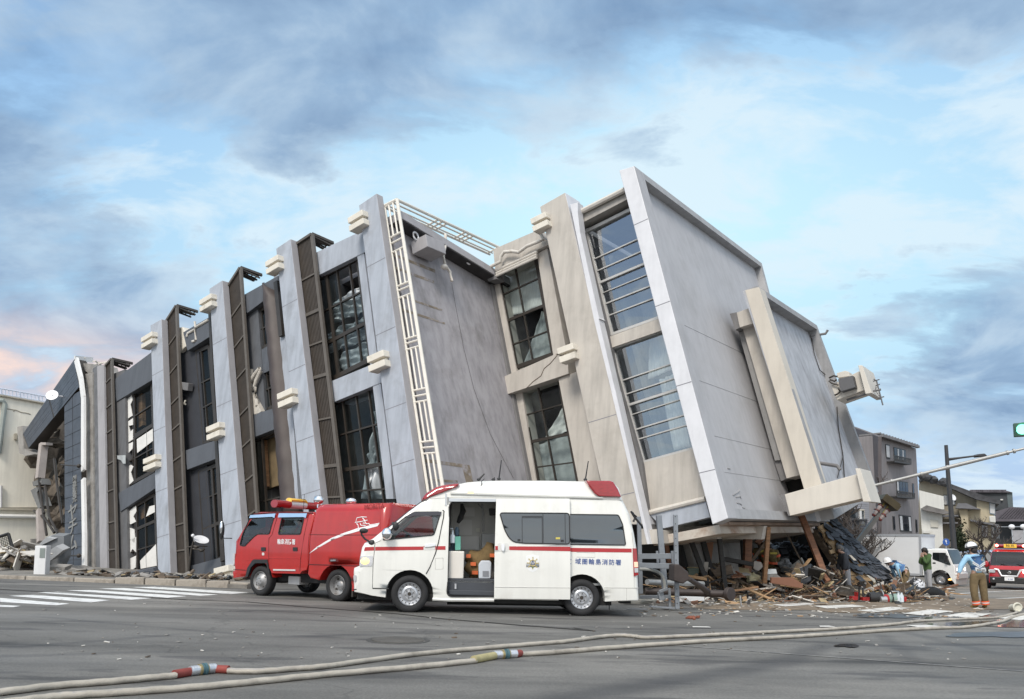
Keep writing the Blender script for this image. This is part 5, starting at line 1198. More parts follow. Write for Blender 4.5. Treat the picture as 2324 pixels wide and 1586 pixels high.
visor = mat('visor_blue', (.30, .46, .68), .15, var=.05, coat=1)
TP('window_visor', ((362, 470), (630, 452), (622, 500), (598, 488), (352, 500)), .035, visor, .01); TP('window_visor', ((668, 450), (968, 450), (958, 498), (930, 490), (660, 494)), .035, visor, .01)
TLn('door_seam', ((640, 440), (640, 500), (600, 680), (570, 720), (572, 945), (578, 1080)), .006, mat('seam_red', (.10, .006, .006), .6, var=0)); TLn('door_seam', ((980, 450), (945, 690), (915, 920), (905, 1070)), .006, MC['seam_red']); TLn('door_seam', ((250, 720), (215, 930)), .004, MC['seam_red']); TLn('body_seam', ((195, 1050), (330, 1060)), .008, MC['seam_red']); TLn('body_seam', ((400, 935), (590, 930), (910, 935)), .006, mat('crease_red', (.55, .03, .03), .3, var=0)); TLn('roof_drip', ((385, 455), (640, 440), (1022, 445)), .012, MC['seam_red'])
for x0 in (492, 832): TP('door_handle', ((x0, 815), (x0+48, 815), (x0+48, 855), (x0, 855)), .012, blk, .02, ft_, .015)
TP('round_badge', ((500, 872), (524, 872), (524, 902), (500, 902)), .006, band_s, .006, ft_, .02)
TP('step_strip', ((624, 1048), (860, 1052), (860, 1068), (624, 1064)), .02, band_s, .02)
TP('wheel_arch', ((328, 1130), (345, 1040), (400, 955), (420, 945), (560, 945), (585, 1090), (572, 1088), (550, 985), (430, 985), (385, 1030), (350, 1130)), .02, blk, .05)
x, z = tx(758, 760); lettering('輪島消防署', .135, letterwhite, ft_, frame_mtx((x, yT(x, z)-.004, z), (1, 0, 0), (0, 0, 1)), depth=.002, sx=.86, bold=.001)
# interior seats and a yellow jacket seen through the rear window
b = MB(); x0 = tx(620, 600)[0]
for yy in (.2, 1.0): b.box((x0-.35, yy, .9), (x0+.15, yy+.5, 1.0)); b.box((x0+.05, yy, 1.0), (x0+.18, yy+.5, 1.5)); b.box((x0+.75, yy, .9), (x0+1.15, yy+.5, 1.45))
b.build('seat', seatm, ft_, world=False, bevel=.03)
b = MB(); b.tube([Vc((tx(*p, .35)[0], .35, tx(*p, .35)[1])) for p in ((680, 640), (710, 635), (715, 660), (750, 640), (752, 668))], .02, 5); b.build('yellow_strap', mat('hi_vis_yellow', (.55, .65, .05), .6, var=.05), ft_, world=False)
TP('headlight', ((182, 880), (208, 878), (205, 1000), (186, 1020)), .004, lampclear, .06, ft_, .03)
# mirror on arm
b = MB(); m_ = lambda x, y: Vc((tx(x, y)[0], -.15, tx(x, y)[1]))
b.tube([m_(230, 720), m_(110, 718), m_(112, 690)], .014, 6); b.blob(m_(122, 635), .075, .06, .23, 12, 8); b.build('wing_mirror', blk, ft_, world=False)
b = MB(); q = m_(126, 615); b.blob(q+Vc((.02, -.05, .03)), .045, .02, .15, 10, 8); b.build('mirror_glass', chrome, ft_, world=False)
# light bar across the roof (seen from the side it spans the cab width)
lb0 = vt.xz(*tc_(730, 432), .4)
zroof = tx(700, 432)[1]; lbx = tx(560, 430)[0]-.32
b = MB()
for y0, y1, m2 in ((.16, .62, 0), (.62, 1.13, 1), (1.13, 1.59, 0)):
    for dx in (0,): b.tube([(lbx+.35*(1-0), y0, zroof+.2), (lbx+.35, y1, zroof+.2)], .12, 14, mi=m2, flat=.8)
lbroot = b.build('light_bar', [redlens, lampclear], ft_, world=False)
b = MB(); b.tube([(lbx+.35, .6, zroof+.26), (lbx+.35, .62, zroof+.31), (lbx+.35, 1.1, zroof+.31), (lbx+.35, 1.15, zroof+.26)], .11, 12, flat=.5); b.build('amber_lens', mat('amber_lens', (.70, .40, .03), .2, var=.1, coat=1), lbroot, world=False)
b = MB()
for yy in (.35, 1.4): b.box((lbx+.28, yy-.04, zroof-.02), (lbx+.42, yy+.04, zroof+.14))
b.build('bar_foot', blk, lbroot, world=False)
b = MB(); q = tx(838, 432); b.tube([(q[0], .3, q[1]), (q[0]+.01, .3, q[1]+.42)], .006, 5); b.build('aerial', blk, ft_, world=False)
# equipment box
box_ = TX((1030, 400), (1062, 350), (1110, 344), (1800, 330), (1828, 380), (1815, 700), (1800, 1000), (1780, 1215), (1470, 1245))
ar2 = arc(rwx, rwz, .49, -8, 165, 12)
box_ = box_[:-1]+[(rwx+.49, ar2[0][1])]+ar2[1:]+TX((1085, 1158), (1025, 1150), (988, 1105), (1000, 1000), (1008, 700))
krb = [.8, 1, 1, 1, .9, .5, .4, .1]+[0]*(len(ar2))+[.1, .2, .3, .3, .4]
yB = lambda x, z: -.03+max(0, z-1.3)**1.4*.12
mb = MB(); body(mb, box_, krb, [], [], WT+.1, yB, .22, None, cz=czt, n=6); mb.build('equipment_box', red_p, ft_, world=False)
def BP(name, px, off, m, th=.012, par=ft_, rr=0): return overlay(MB(), (rnd_poly(TX(*px), rr) if rr else TX(*px)), yB, off, th, cz=czt, cx=[.2*i for i in range(25)]).build(name, m, par, world=False)
def BLn(name, px, w, m, off=.003, par=ft_):
    b = MB(); b.tube([Vc((x, yB(x, z)-off, z)) for x, z in TX(*px)], w, 5); return b.build(name, m, par, world=False)
BP('swoosh', ((1012, 884), (1100, 808), (1250, 716), (1380, 662), (1520, 612), (1757, 556), (1738, 588), (1560, 636), (1400, 682), (1250, 742), (1105, 826)), .004, letterwhite, .004)
for s_ in (((1500, 550), (1510, 500), (1560, 490), (1615, 492)), ((1495, 550), (1560, 540), (1625, 525)), ((1570, 500), (1600, 530)), ((1512, 560), (1530, 580), (1535, 610), (1522, 625)), ((1600, 535), (1605, 555), (1625, 565), (1640, 560), (1655, 575), (1700, 570), (1755, 558)), ((1550, 560), (1560, 580), (1610, 582)), ((1580, 555), (1600, 560))):
    BLn('helmet_emblem', s_, .010, letterwhite)
BLn('body_seam', ((1012, 678), (1400, 684), (1800, 682)), .006, MC['seam_red']); BLn('body_seam', ((1008, 998), (1470, 1012), (1790, 1015)), .010, MC['seam_red'])
BP('latch_cup', ((1222, 970), (1235, 935), (1260, 930), (1320, 935), (1330, 970)), .004, MC['seam_red'], .004, ft_, .02); BP('latch', ((1248, 948), (1305, 945), (1305, 962), (1248, 965)), .02, chrome, .02, ft_, .008)
x, z = tx(1685, 380); lettering('MORITA', .15, mat('emboss_red', (.24, .010, .009), .4, var=0), ft_, frame_mtx((x, yB(x, z)-.006, z), (1, 0, .05), (0, 0, 1)), depth=.002, sx=1.0)
# roof spot lamps, rear lamp
for px_ in ((1105, 308), (1452, 322)):
    q = tx(*px_, .35); zz = tx(px_[0], 345, .35)[1]; b = MB(); b.blob((q[0], .35, q[1]), .13, .11, .11 if px_[0] < 1200 else .08, 14, 8); b.tube([(q[0], .35, zz-.1), (q[0], .35, q[1])], .03, 6); b.build('spot_lamp', chrome, ft_, world=False)
for x_, sty in ((fwx, 'truck'), (rwx, 'dual')):
    wheel(ft_, x_, .04, rr_, .2, sty, dirty=True); wheel(ft_, x_, WT-.24, rr_, .2, sty, dirty=True)
    if sty == 'dual': wheel(ft_, x_, .28, rr_, .2, sty, dirty=True)
b = MB(); b.box((fwx-.9, .3, .35), (rwx+1.1, WT-.3, .62)); b.box((fwx-.4, .35, .3), (fwx+.4, WT-.35, .9)); b.box((rwx-.45, .5, .3), (rwx+.45, WT-.4, .95)); b.build('chassis', under, ft_, world=False)
b = MB(); x0, z0 = tx(690, 1215); x1, z1 = tx(815, 1132); b.box((x0, .25, z0), (x1, .55, z1)); b.build('battery_box', mat('battery_grey', (.5, .5, .5), .5, var=.1), ft_, world=False, bevel=.01)
b = MB(); x0, z0 = tx(1390, 1370); b.box((rwx+.40, .06, .12), (rwx+.44, .5, .55)); b.build('mud_flap', mat('flap', (.05, .045, .04), .9, var=.2), ft_, world=False)
# ================================================================== white box truck on the right
Gt = gnd(2136, 1329.5); vw = VP(Gt, yaw=radians(-48)); wt = vw.thing('box_truck', 'white box truck facing right behind the rubble with its headlights on', 'truck')
wc_ = crop(2900, 1500, 903, 1685); wx = lambda x, y, yy=0.: vw.xz(*wc_(x, y), yy); WX = lambda *p: [wx(*q) for q in p]
b = MB(); z0 = .75; x1, zt = wx(968, 905); x0, _ = wx(512, 910); x1b, z1b = wx(978, 1190); z0 = z1b
b.box((x0, .0, z0), (x1, 1.95, zt)); b.build('cargo_box', mat('box_white', (.66, .665, .67), .45, var=.05, scale=.8, stain=((.5, .49, .47), 1, .6, .8, .4)), wt, world=False, bevel=.03)
b = MB(); b.box((x0-.01, -.025, zt-.10), (x1+.02, 0, zt+.02)); b.box((x1-.09, -.025, z0), (x1+.02, 0, zt-.1)); b.box((x0-.01, -.025, z0-.02), (x1-.09, 0, z0+.1)); b.box((x1, -.02, zt-.1), (x1+.025, 1.95, zt+.02)); b.build('corner_rail', mat('alu_rail', (.52, .53, .55), .4, metal=.5, var=.05), wt, world=False)
yW = lambda x, z: max(0, z-1.2)**1.5*.1
fxw = wx(1108, 1238)[0]; fzw = .34
cabw = WX((1030, 1005), (1060, 1002), (1120, 1003), (1150, 1010), (1170, 1055), (1195, 1112), (1206, 1130), (1210, 1180), (1212, 1236), (1208, 1256), (1160, 1255))
arw = arc(fxw, fzw, .46, 15, 170, 10)
cabw = cabw[:-1]+[(fxw+.47, .36)]+arw+[(x1+.04, .5), (x1+.04, cabw[0][1])]
mb = MB(); me2 = [0]*len(cabw); me2[3] = me2[4] = 1
wcd = rnd_poly(WX((1050, 1030), (1140, 1032), (1178, 1115), (1172, 1122), (1050, 1078)), .04)
body(mb, cabw, [.7]*10+[0]*(len(cabw)-10), [wcd], [], 1.7, yW, .08, me2, cz=[.3*i for i in range(8)]); mb.build('cab', [mat('truck_white', (.74, .74, .72), .3, var=.03, coat=.4), autoglass], wt, world=False)
overlay(MB(), wcd, yW, -.01, .004).build('window', autoglass, wt, world=False)
b = MB(); b.box((x1+.2, .3, .9), (x1+.35, 1.4, 1.7)); b.build('seat', blk, wt, world=False)
def WP(name, px, off, m, th=.02, rr=0.02): return overlay(MB(), rnd_poly(WX(*px), rr), yW, off, th).build(name, m, wt, world=False)
WP('door_handle', ((1052, 1098), (1072, 1098), (1072, 1108), (1052, 1108)), .01, blk); WP('side_marker', ((1160, 1212), (1182, 1212), (1182, 1222), (1160, 1222)), .01, glow)
WP('arch_trim', ((1040, 1200), (1060, 1175), (1100, 1165), (1140, 1180), (1165, 1215), (1155, 1225), (1130, 1192), (1095, 1180), (1060, 1192), (1048, 1210)), .01, blk)
xf = max(p[0] for p in cabw)
for yy in (.1, 1.2):
    b = MB(); b.box((xf-.16, yy, .72), (xf-.02, yy+.36, .95)); h = b.build('headlight', lampclear, wt, world=False, bevel=.03)
    b = MB(); b.blob((xf-.02, yy+.2, .83), .03, .09, .07); b.build('bulb', glowhi, h, world=False)
b = MB(); b.box((xf-.12, .5, .74), (xf-.01, 1.16, .92)); b.build('grille', blk, wt, world=False); b = MB(); b.box((xf-.1, .02, .36), (xf+.06, 1.68, .66)); b.build('bumper', MC['truck_white'], wt, world=False, bevel=.04)
b = MB(); b.tube([(xf-.35, -.12, 1.2), (xf-.3, -.14, 1.55)], .012, 5); b.box((xf-.4, -.2, 1.2), (xf-.28, -.06, 1.5)); b.build('wing_mirror', blk, wt, world=False, bevel=.03)
wheel(wt, fxw, .05, .34, .2, 'truck'); wheel(wt, fxw, 1.45, .34, .2, 'truck'); wheel(wt, x0+.9, .05, .34, .2, 'dual'); wheel(wt, x0+.9, 1.45, .34, .2, 'dual')
b = MB(); b.box((x0, .25, .4), (xf-.3, 1.5, z0-.02)); b.build('chassis', under, wt, world=False)
# ================================================================== red rescue van facing the camera
vr = VP(gnd(2290, 1339), yaw=0); 
def red_van(label, loc, s=1.0, yaw=0, name='rescue_van', lit=True):
    rv = thing(name, label, 'van', loc, None, (0, atan(K), yaw)); Wv = 1.75; h = Wv/2
    # front profile in (y, z), extruded across x with rounded edges: build as body with x<->side
    prof = [(0.02, .30), (0, .55), (.02, .85), (.10, 1.02), (.42, 1.16), (.80, 1.62), (.98, 1.86), (1.2, 1.97), (1.8, 2.03), (4.2, 2.03), (4.45, 1.95), (4.5, 1.2), (4.5, .35)]
    af2 = arc(.82, .34, .40, 8, 172, 10)[::-1]; ar3 = arc(3.6, .34, .40, 8, 172, 10)[::-1]
    out = prof+[(p[0], p[1]) for p in ar3[::-1]]+[(p[0], p[1]) for p in af2[::-1]]
    mb = MB(); me3 = [0]*len(out); me3[4] = me3[5] = 1
    yi = lambda x, z: max(0, z-1.0)**1.4*.10
    body(mb, out, [.5, .8, .9, .9, .8, .7, .7, 1, 1, 1, .7, .5, .2]+[0]*(len(out)-13), [], [], Wv, yi, .13, me3, cz=[.3*i for i in range(8)])
    # swap axes: local x(side profile) -> depth, width -> x
    mb.v = [Vc((p.y-h, p.x, p.z)) for p in mb.v]
    mb.build('body', [redvan_p, autoglass], rv, world=False)
    b = MB(); b.box((-h+.05, -.05, .30), (h-.05, .06, .62)); b.build('bumper', mat('bumper_black', (.02, .02, .02), .5, var=.1), rv, world=False, bevel=.04)
    b = MB(); b.prism([(-.42, -.035, .98), (.42, -.035, .98), (.30, -.05, .66), (-.30, -.05, .66)], (0, .06, 0)); b.build('grille', blk, rv, world=False)
    b = MB(); b.tube([(-.62, -.03, .99), (-.46, -.055, .97), (-.32, -.07, .67), (.32, -.07, .67), (.46, -.055, .97), (.62, -.03, .99)], .045, 8, up=(0, 1, 0)); b.build('grille_chrome', mat('chrome_satin', (.7, .7, .72), .35, metal=.3, var=.05), rv, world=False)
    b = MB(); b.lathe([(.075, 0), (.075, .01), (.055, .012), (.055, 0)], (0, -.07, .84), (0, -1, 0), 18); b.box((-.09, -.085, .825), (.09, -.072, .855)); b.build('front_badge', chrome, rv, world=False)
    for sx in (-1, 1):
        b = MB(); b.box((sx*.72-.14, -.04, .80), (sx*.72+.14, .10, .97)); hd = b.build('headlight', lampclear, rv, world=False, bevel=.03)
        if lit and sx > 0:
            b = MB(); b.blob((sx*.68, -.045, .88), .13, .03, .075); b.build('bulb', glowhi, hd, world=False)
        b = MB(); b.blob((sx*.66, -.06, .50), .05, .03, .05); b.build('fog_lamp', glowhi if lit and sx > 0 else lampclear, rv, world=False)
        b = MB(); b.blob((sx*(h+.12), .62, 1.22), .10, .05, .16); b.tube([(sx*(h-.05), .7, 1.15), (sx*(h+.12), .64, 1.18)], .03, 6); b.build('wing_mirror', redvan_p, rv, world=False)
        wheel(rv, 0, 0, .34, .2, 'steel').matrix_local = Matrix.Translation((sx*(h-.02), .82, .335)) @ Matrix.Rotation(-sx*pi/2+pi*0, 4, 'Z') @ Matrix.Rotation(pi if sx > 0 else 0, 4, 'Z')
        wheel(rv, 0, 0, .34, .2, 'steel').matrix_local = Matrix.Translation((sx*(h-.02), 3.6, .335)) @ Matrix.Rotation(-sx*pi/2, 4, 'Z') @ Matrix.Rotation(pi if sx > 0 else 0, 4, 'Z')
    b = MB(); b.box((-.2, -.085, .44), (.2, -.06, .64)); pl = b.build('number_plate', mat('plate_white', (.8, .8, .8), .5, var=0), rv, world=False)
    lettering('6 08', .11, letterblue, pl, frame_mtx((.04, -.087, .51), (1, 0, 0), (0, 0, 1)), depth=.002)
    b = MB(); b.box((-.75, .9, 1.60), (.75, 1.0, 1.62)); b.tube([(-.1, .40, 1.2), (-.55, .55, 1.28)], .012, 5); b.tube([(.6, .40, 1.2), (.15, .55, 1.28)], .012, 5); b.build('wiper', blk, rv, world=False)
    # light bar with lit end lamps and amber sign
    b = MB(); b.tube([(-.68, 1.3, 2.16), (.68, 1.3, 2.16)], .13, 12, flat=.6); lbx_ = b.build('light_bar', redlens, rv, world=False)
    for sx in (-1, 1):
        b = MB(); b.blob((sx*.58, 1.19, 2.17), .085, .05, .07); b.build('beacon', glowhi if False else glowred, lbx_, world=False)
        b = MB(); b.blob((sx*.56, 1.15, 2.17), .045, .03, .04); b.build('beacon_core', glowhi, lbx_, world=False)
    b = MB(); b.box((-.27, 1.12, 2.07), (.27, 1.2, 2.25)); sg_ = b.build('roof_sign', mat('sign_amber', (.5, .33, .05), .5, var=.05, emit=(.8, .45, .05), es=.5), lbx_, world=False)
    lettering('輪島', .15, blk, lbx_, frame_mtx((0, 1.117, 2.155), (1, 0, 0), (0, 0, 1)), depth=.002, sx=1.3)
    b = MB(); b.box((-.6, 1.25, 2.02), (.6, 1.35, 2.08)); b.build('bar_foot', blk, lbx_, world=False)
    rv.scale = (s, s, s); return rv
q = gnd(2291, 1338); red_van('red rescue van facing the camera at right with its beacons and headlight lit', (q.x, q.y, gz(q.x)), .93, radians(-37))
q = gnd(2352, 1336); red_van('unlit red van cut off by the right edge beside the lit rescue van', (q.x+.6, q.y-1.0, gz(q.x)), .85, radians(-38), lit=False)
# ------------------------------------------------------------------ neighbouring buildings, street furniture
def wallq(mb, p, q, z0, z1, th, mi=0):
    """vertical wall slab from p to q (xy), thickness away from the camera side"""
    d = Vc((q[0]-p[0], q[1]-p[1], 0)); n = Vc((-d.y, d.x, 0)).normalized()*th
    a, b = Vc((p[0], p[1], 0)), Vc((q[0], q[1], 0))
    return mb.hexa([Vc((r.x, r.y, z)) for z in (z0, z1) for r in (a, b, b+n, a+n)], mi)
class Face:
    """vertical facade through two ground points; pixel -> position on it"""
    def __init__(s, p, q): s.p = Vc((p.x, p.y, 0)); s.d = Vc((q.x-p.x, q.y-p.y, 0)).normalized(); s.n = Vc((-s.d.y, s.d.x, 0)); s.n = s.n if s.n.y > 0 else -s.n
    def at(s, u, v, off=0):
        r = ray(u, v); o = s.p-s.n*off; t = (o-CAM).dot(s.n)/r.dot(s.n); return CAM+r*t
    def quad(s, mb, px, off, th, mi=0): return mb.prism([s.at(u, v, off) for u, v in px], s.n*th, mi)
def ND(u, D): r = ray(u, 1250); p = CAM+r*(D/r.y); return p
h3 = crop(3000, 1580, 450, 1586); h4 = crop(3400, 1550, 403, 1278); H3 = lambda *p: [h3(*q) for q in p]; H4 = lambda *p: [h4(*q) for q in p]
# ---- four-storey grey building
gA, gB, gC = ND(2000, 70), ND(2090, 77), ND(1925, 84)
FR, FL = Face(gA, gB), Face(gA, gC)
tw = thing('apartment_building', 'grey four storey building with small black balconies right of the toppled block', 'building', (gA.x, gA.y, gz(gA.x)))
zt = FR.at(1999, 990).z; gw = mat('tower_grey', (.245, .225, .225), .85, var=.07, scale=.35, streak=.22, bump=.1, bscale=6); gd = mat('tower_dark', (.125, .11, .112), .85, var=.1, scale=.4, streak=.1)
zr = FR.at(2081, 1018).z
mb = MB(); n_ = FR.n*9
mb.hexa([Vc((p.x, p.y, -3)) for p in (gA, gB, gB+n_, gA+n_)]+[Vc((gA.x, gA.y, zt)), Vc((gB.x, gB.y, zr)), Vc((gB.x, gB.y, zr))+n_, Vc((gA.x, gA.y, zt))+n_]); mb.build('wall', gw, tw)
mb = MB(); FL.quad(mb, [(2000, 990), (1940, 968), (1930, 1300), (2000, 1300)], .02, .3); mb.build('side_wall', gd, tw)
mb = MB(); g0, g1 = FR.at(1999, 988, .4), FR.at(2083, 1014, .4); mb.beam(g0, g1, .3, .25); mb.beam(g0+Vc((0, 0, .15))+FR.n, g1+Vc((0, 0, .15))+FR.n, 2, .12)
for i in range(14): p = g0.lerp(g1, i/13); mb.beam(p+Vc((0, 0, .22)), p+Vc((0, 0, .22))+FR.n*2, .12, .14)
mb.build('roof', mat('roof_edge', (.19, .18, .18), .7, var=.15), tw)
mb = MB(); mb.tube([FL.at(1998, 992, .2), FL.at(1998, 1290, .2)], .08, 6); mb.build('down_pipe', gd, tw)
wgl = glassmat('far_glass', (.02, .025, .03), .12, .0, .03, .0, .25); wfl = mat('far_frame', (.05, .05, .05), .6, var=0); curt = mat('far_curtain', (.55, .55, .55), .8, var=.05)
def fwin(face, px, parent, curtains=(), name='window', fm=None, cols=1):
    f = fr(px); b = MB(); face.quad(b, px, .06, .1); o = b.build(name, fm or wfl, parent)
    b = MB()
    for i in range(cols): face.quad(b, [f((i+.06)/cols, .06), f((i+.94)/cols, .06), f((i+.94)/cols, .94), f((i+.06)/cols, .94)], .075, .01)
    b.build('pane', wgl, o)
    for s0, s1 in curtains:
        b = MB(); face.quad(b, [f(s0, .08), f(s1, .08), f(s1, .93), f(s0, .93)], .083, .006); b.build('curtain', curt, o)
    return o
def balcony(face, px, parent):
    f = fr(px); b = MB()
    face.quad(b, [f(0, .8), f(1, .8), f(1, 1), f(0, 1)], .75, .7); face.quad(b, [f(0, 0), f(1, 0), f(1, .12), f(0, .12)], .75, .06)
    for i in range(15): s = i/14; face.quad(b, [f(s-.012, 0), f(s+.012, 0), f(s+.012, .9), f(s-.012, .9)], .74, .05)
    b.build('balcony', wfl, parent)
fwin(FR, H3((1018, 245), (1072, 255), (1080, 435), (1030, 425)), tw, ((.1, .9),)); fwin(FR, H3((1128, 282), (1280, 320), (1285, 470), (1135, 450)), tw, ((.30, .42), (.72, .82)), cols=4)
balcony(FR, H3((1130, 385), (1352, 435), (1355, 515), (1138, 480)), tw)
fwin(FR, H3((1163, 722), (1310, 742), (1320, 905), (1172, 895)), tw, ((.02, .16),), cols=4); balcony(FR, H3((1165, 850), (1400, 885), (1402, 965), (1170, 940)), tw)
fwin(FR, H3((1368, 758), (1390, 760), (1398, 945), (1378, 942)), tw); fwin(FR, H3((1195, 1165), (1352, 1185), (1368, 1400), (1212, 1385)), tw, ((.05, .25), (.78, .95)), cols=3)
fwin(FR, H3((1112, 1185), (1138, 1188), (1150, 1368), (1125, 1365)), tw); fwin(FR, H3((1412, 1230), (1432, 1232), (1440, 1400), (1420, 1400)), tw)
# ---- low house with weatherboards behind the wreck
lA, lB = ND(1880, 58), ND(1975, 56.8); LF = Face(lA, lB)
lh = thing('board_house', 'low grey weatherboard house glimpsed behind the tilted penthouse beam', 'house', (lA.x, lA.y, gz(lA.x)))
mb = MB(); LF.quad(mb, H3((180, 960), (800, 1000), (820, 1450), (180, 1450)), 0, 4)
for i in range(14): LF.quad(mb, H3((650, 1010+i*26), (800, 1015+i*26), (800, 1036+i*26), (650, 1031+i*26)), .04, .05)
mb.build('wall', mat('board_grey', (.26, .265, .29), .85, var=.1, scale=1), lh)
fwin(LF, H3((530, 1090), (660, 1090), (660, 1215), (530, 1215)), lh); fwin(LF, H3((668, 1100), (740, 1100), (745, 1310), (675, 1300)), lh, ((.1, .5),), fm=mat('cream_frame', (.5, .46, .36), .7, var=.1))
mb = MB(); LF.quad(mb, H3((380, 1220), (780, 1225), (780, 1245), (380, 1240)), .9, .9); LF.quad(mb, H3((420, 1335), (840, 1350), (940, 1410), (420, 1420)), 1.2, 1.2); mb.build('roof', mat('dark_tile_roof', (.05, .052, .06), .7, var=.3, scale=4, bump=.6, bscale=8), lh)
# ---- white house
wA_, wB_ = ND(2092, 55), ND(2142, 54.3); WF = Face(wA_, wB_)
wh = thing('white_house', 'white rendered low house standing between the grey block and street lamp', 'house', (wA_.x, wA_.y, gz(wA_.x)))
cw = mat('house_white', (.62, .61, .57), .85, var=.04, scale=.8, streak=.12)
mb = MB(); WF.quad(mb, H4((40, 858), (330, 930), (338, 1085), (55, 1065)), 0, 4); WF.quad(mb, H4((55, 1060), (310, 1120), (330, 1560), (90, 1560)), .05, 4); mb.build('wall', cw, wh)
mb = MB(); WF.quad(mb, H4((60, 1075), (130, 1035), (330, 1090), (430, 1125), (330, 1140), (90, 1092)), .8, .9); mb.build('roof', mat('eave_grey', (.16, .15, .145), .8, var=.25, scale=2), wh)
mb = MB(); WF.quad(mb, H4((170, 1200), (262, 1212), (265, 1298), (178, 1290)), .15, .1); mb.build('vent_panel', mat('panel_beige', (.5, .48, .42), .7, var=.05), wh)
mb = MB(); WF.quad(mb, H4((85, 1325), (168, 1330), (168, 1368), (85, 1365)), .5, .4); mb.build('air_conditioner', cw, wh, bevel=.03)
# ---- beige tile-roofed house
bA_, bB_ = ND(2084, 58), ND(2262, 55.4); BF = Face(bA_, bB_)
bh = thing('beige_house', 'beige two storey house with grey tiled roof right of the street lamp', 'house', (bA_.x, bA_.y, gz(bA_.x)))
bw = mat('house_beige', (.47, .41, .29), .85, var=.06, scale=.7, streak=.15); bw2 = mat('house_beige_dim', (.34, .305, .24), .85, var=.08, scale=.7, streak=.15)
tl_ = mat('house_roof_tile', (.055, .055, .06), .7, var=.35, scale=3, bump=.8, bscale=7)
mb = MB(); BF.quad(mb, H4((38, 780), (95, 740), (380, 805), (730, 960), (925, 1005), (930, 1200), (945, 1560), (310, 1560), (38, 1400)), 0, 6); mb.build('wall', bw2, bh)
mb = MB(); BF.quad(mb, H4((720, 970), (915, 1010), (935, 1560), (640, 1560), (610, 1110), (720, 1080)), .5, .6); BF.quad(mb, H4((500, 1080), (615, 1080), (640, 1560), (560, 1560), (540, 1200)), .9, 1.0); mb.build('bay_wall', bw, bh)
mb = MB(); BF.quad(mb, H4((35, 738), (80, 700), (380, 770), (720, 895), (990, 1005), (985, 1022), (720, 968), (380, 818), (85, 735), (40, 762)), 1.0, 7)
for i in range(46):
    t = i/45; p = Vc(h4(80, 705)).lerp(Vc(h4(985, 1000)), t); q = BF.at(p.x, p.y-.5, 1.0); mb.beam(q+Vc((0, 0, .0)), q+BF.n*6+Vc((0, 0, .35)), .16, .22)
for p in ((90, 695), (130, 705), (210, 735), (330, 755), (350, 765)): q = BF.at(*h4(*p), .9); mb.blob(q, .35, .5, .28, 8, 6, jit=.2)
mb.build('roof', tl_, bh)
fwin(BF, H4((808, 1005), (878, 1020), (880, 1150), (812, 1140)), bh, ((.1, .9),), cols=2, fm=mat('blue_frame', (.2, .27, .33), .6, var=.05)).location.y -= .6
for o_ in list(bh.children)[-1:]: pass
fwin(BF, H4((328, 910), (470, 918), (470, 1035), (332, 1035)), bh, ((.0, .25), (.6, .9)), cols=4)
b = MB(); BF.quad(b, H4((470, 1070), (500, 1012), (600, 1012), (770, 1085), (610, 1075)), 1.4, 1.0); BF.quad(b, H4((640, 1200), (980, 1262), (990, 1285), (650, 1222)), 1.6, 1.2); BF.quad(b, H4((310, 1150), (500, 1150), (510, 1165), (310, 1175)), 1.2, 1.0); BF.quad(b, H4((320, 1235), (500, 1235), (500, 1250), (320, 1255)), 1.2, 1.0); b.build('canopy', mat('canopy_grey', (.14, .14, .15), .6, var=.2), bh)
fwin(BF, H4((720, 1265), (790, 1275), (795, 1420), (722, 1415)), bh, ((.5, .9),), cols=2).location.y -= .6; fwin(BF, H4((830, 1280), (930, 1295), (930, 1440), (835, 1435)), bh, ((.1, .3),), cols=2).location.y -= .6
b = MB(); BF.quad(b, H4((865, 1165), (940, 1160), (945, 1240), (875, 1235)), 1.3, .5); b.build('air_conditioner', cw, bh, bevel=.05)
b = MB(); q = BF.at(*h4(443, 945), 1.2); b.lathe([(0, -.03), (.22, 0), (.24, .03), (0, -.01)], q, (.3, -1, .3), 18); b.build('satellite_dish', MC['dish_white'], bh)
b = MB(); BF.quad(b, H4((450, 1345), (590, 1355), (570, 1580), (450, 1580)), .7, .3); b.build('dark_shed_door', void, bh)
b = MB(); b.tube([BF.at(*h4(475, 1180), .8), BF.at(*h4(545, 1210), .8), BF.at(*h4(555, 1480), .8)], .05, 6); b.build('down_pipe', bw2, bh)
# ---- dark building at the right
dA, dB = ND(2206, 84), ND(2420, 80); DF = Face(dA, dB)
dk = thing('dark_building', 'dark flat roofed building with sloping metal roof at far right', 'building', (dA.x, dA.y, gz(dA.x)))
dkm = mat('dark_cladding', (.045, .05, .055), .7, var=.15, scale=1)
mb = MB(); DF.quad(mb, H4((660, 878), (1075, 872), (1095, 1090), (660, 1090)), 0, 6); DF.quad(mb, H4((900, 1195), (1700, 1195), (1700, 1560), (900, 1560)), -1, 5); mb.build('wall', dkm, dk)
mb = MB(); DF.quad(mb, H4((1072, 872), (1140, 885), (1150, 1060), (1095, 1090)), .05, 6); mb.build('end_wall', mat('greenish_cladding', (.10, .125, .13), .7, var=.1, scale=1), dk)
mb = MB(); DF.quad(mb, H4((655, 874), (1080, 866), (1142, 884), (1080, 884), (655, 884)), .3, 6)
for i in range(18): p = h4(660+i*23, 868); q = DF.at(*p, .35); mb.beam(q, q+DF.n*3, .3, .3)
DF.quad(mb, H4((930, 1110), (1130, 1055), (1700, 1080), (1700, 1200), (945, 1200)), .5, .6); 
for i in range(22): p, q = h4(1110+i*30, 1058+i*1.6), h4(960+i*36, 1198); mb.beam(DF.at(*p, .52), DF.at(*q, .52), .12, .18, up=(0, -1, .3))
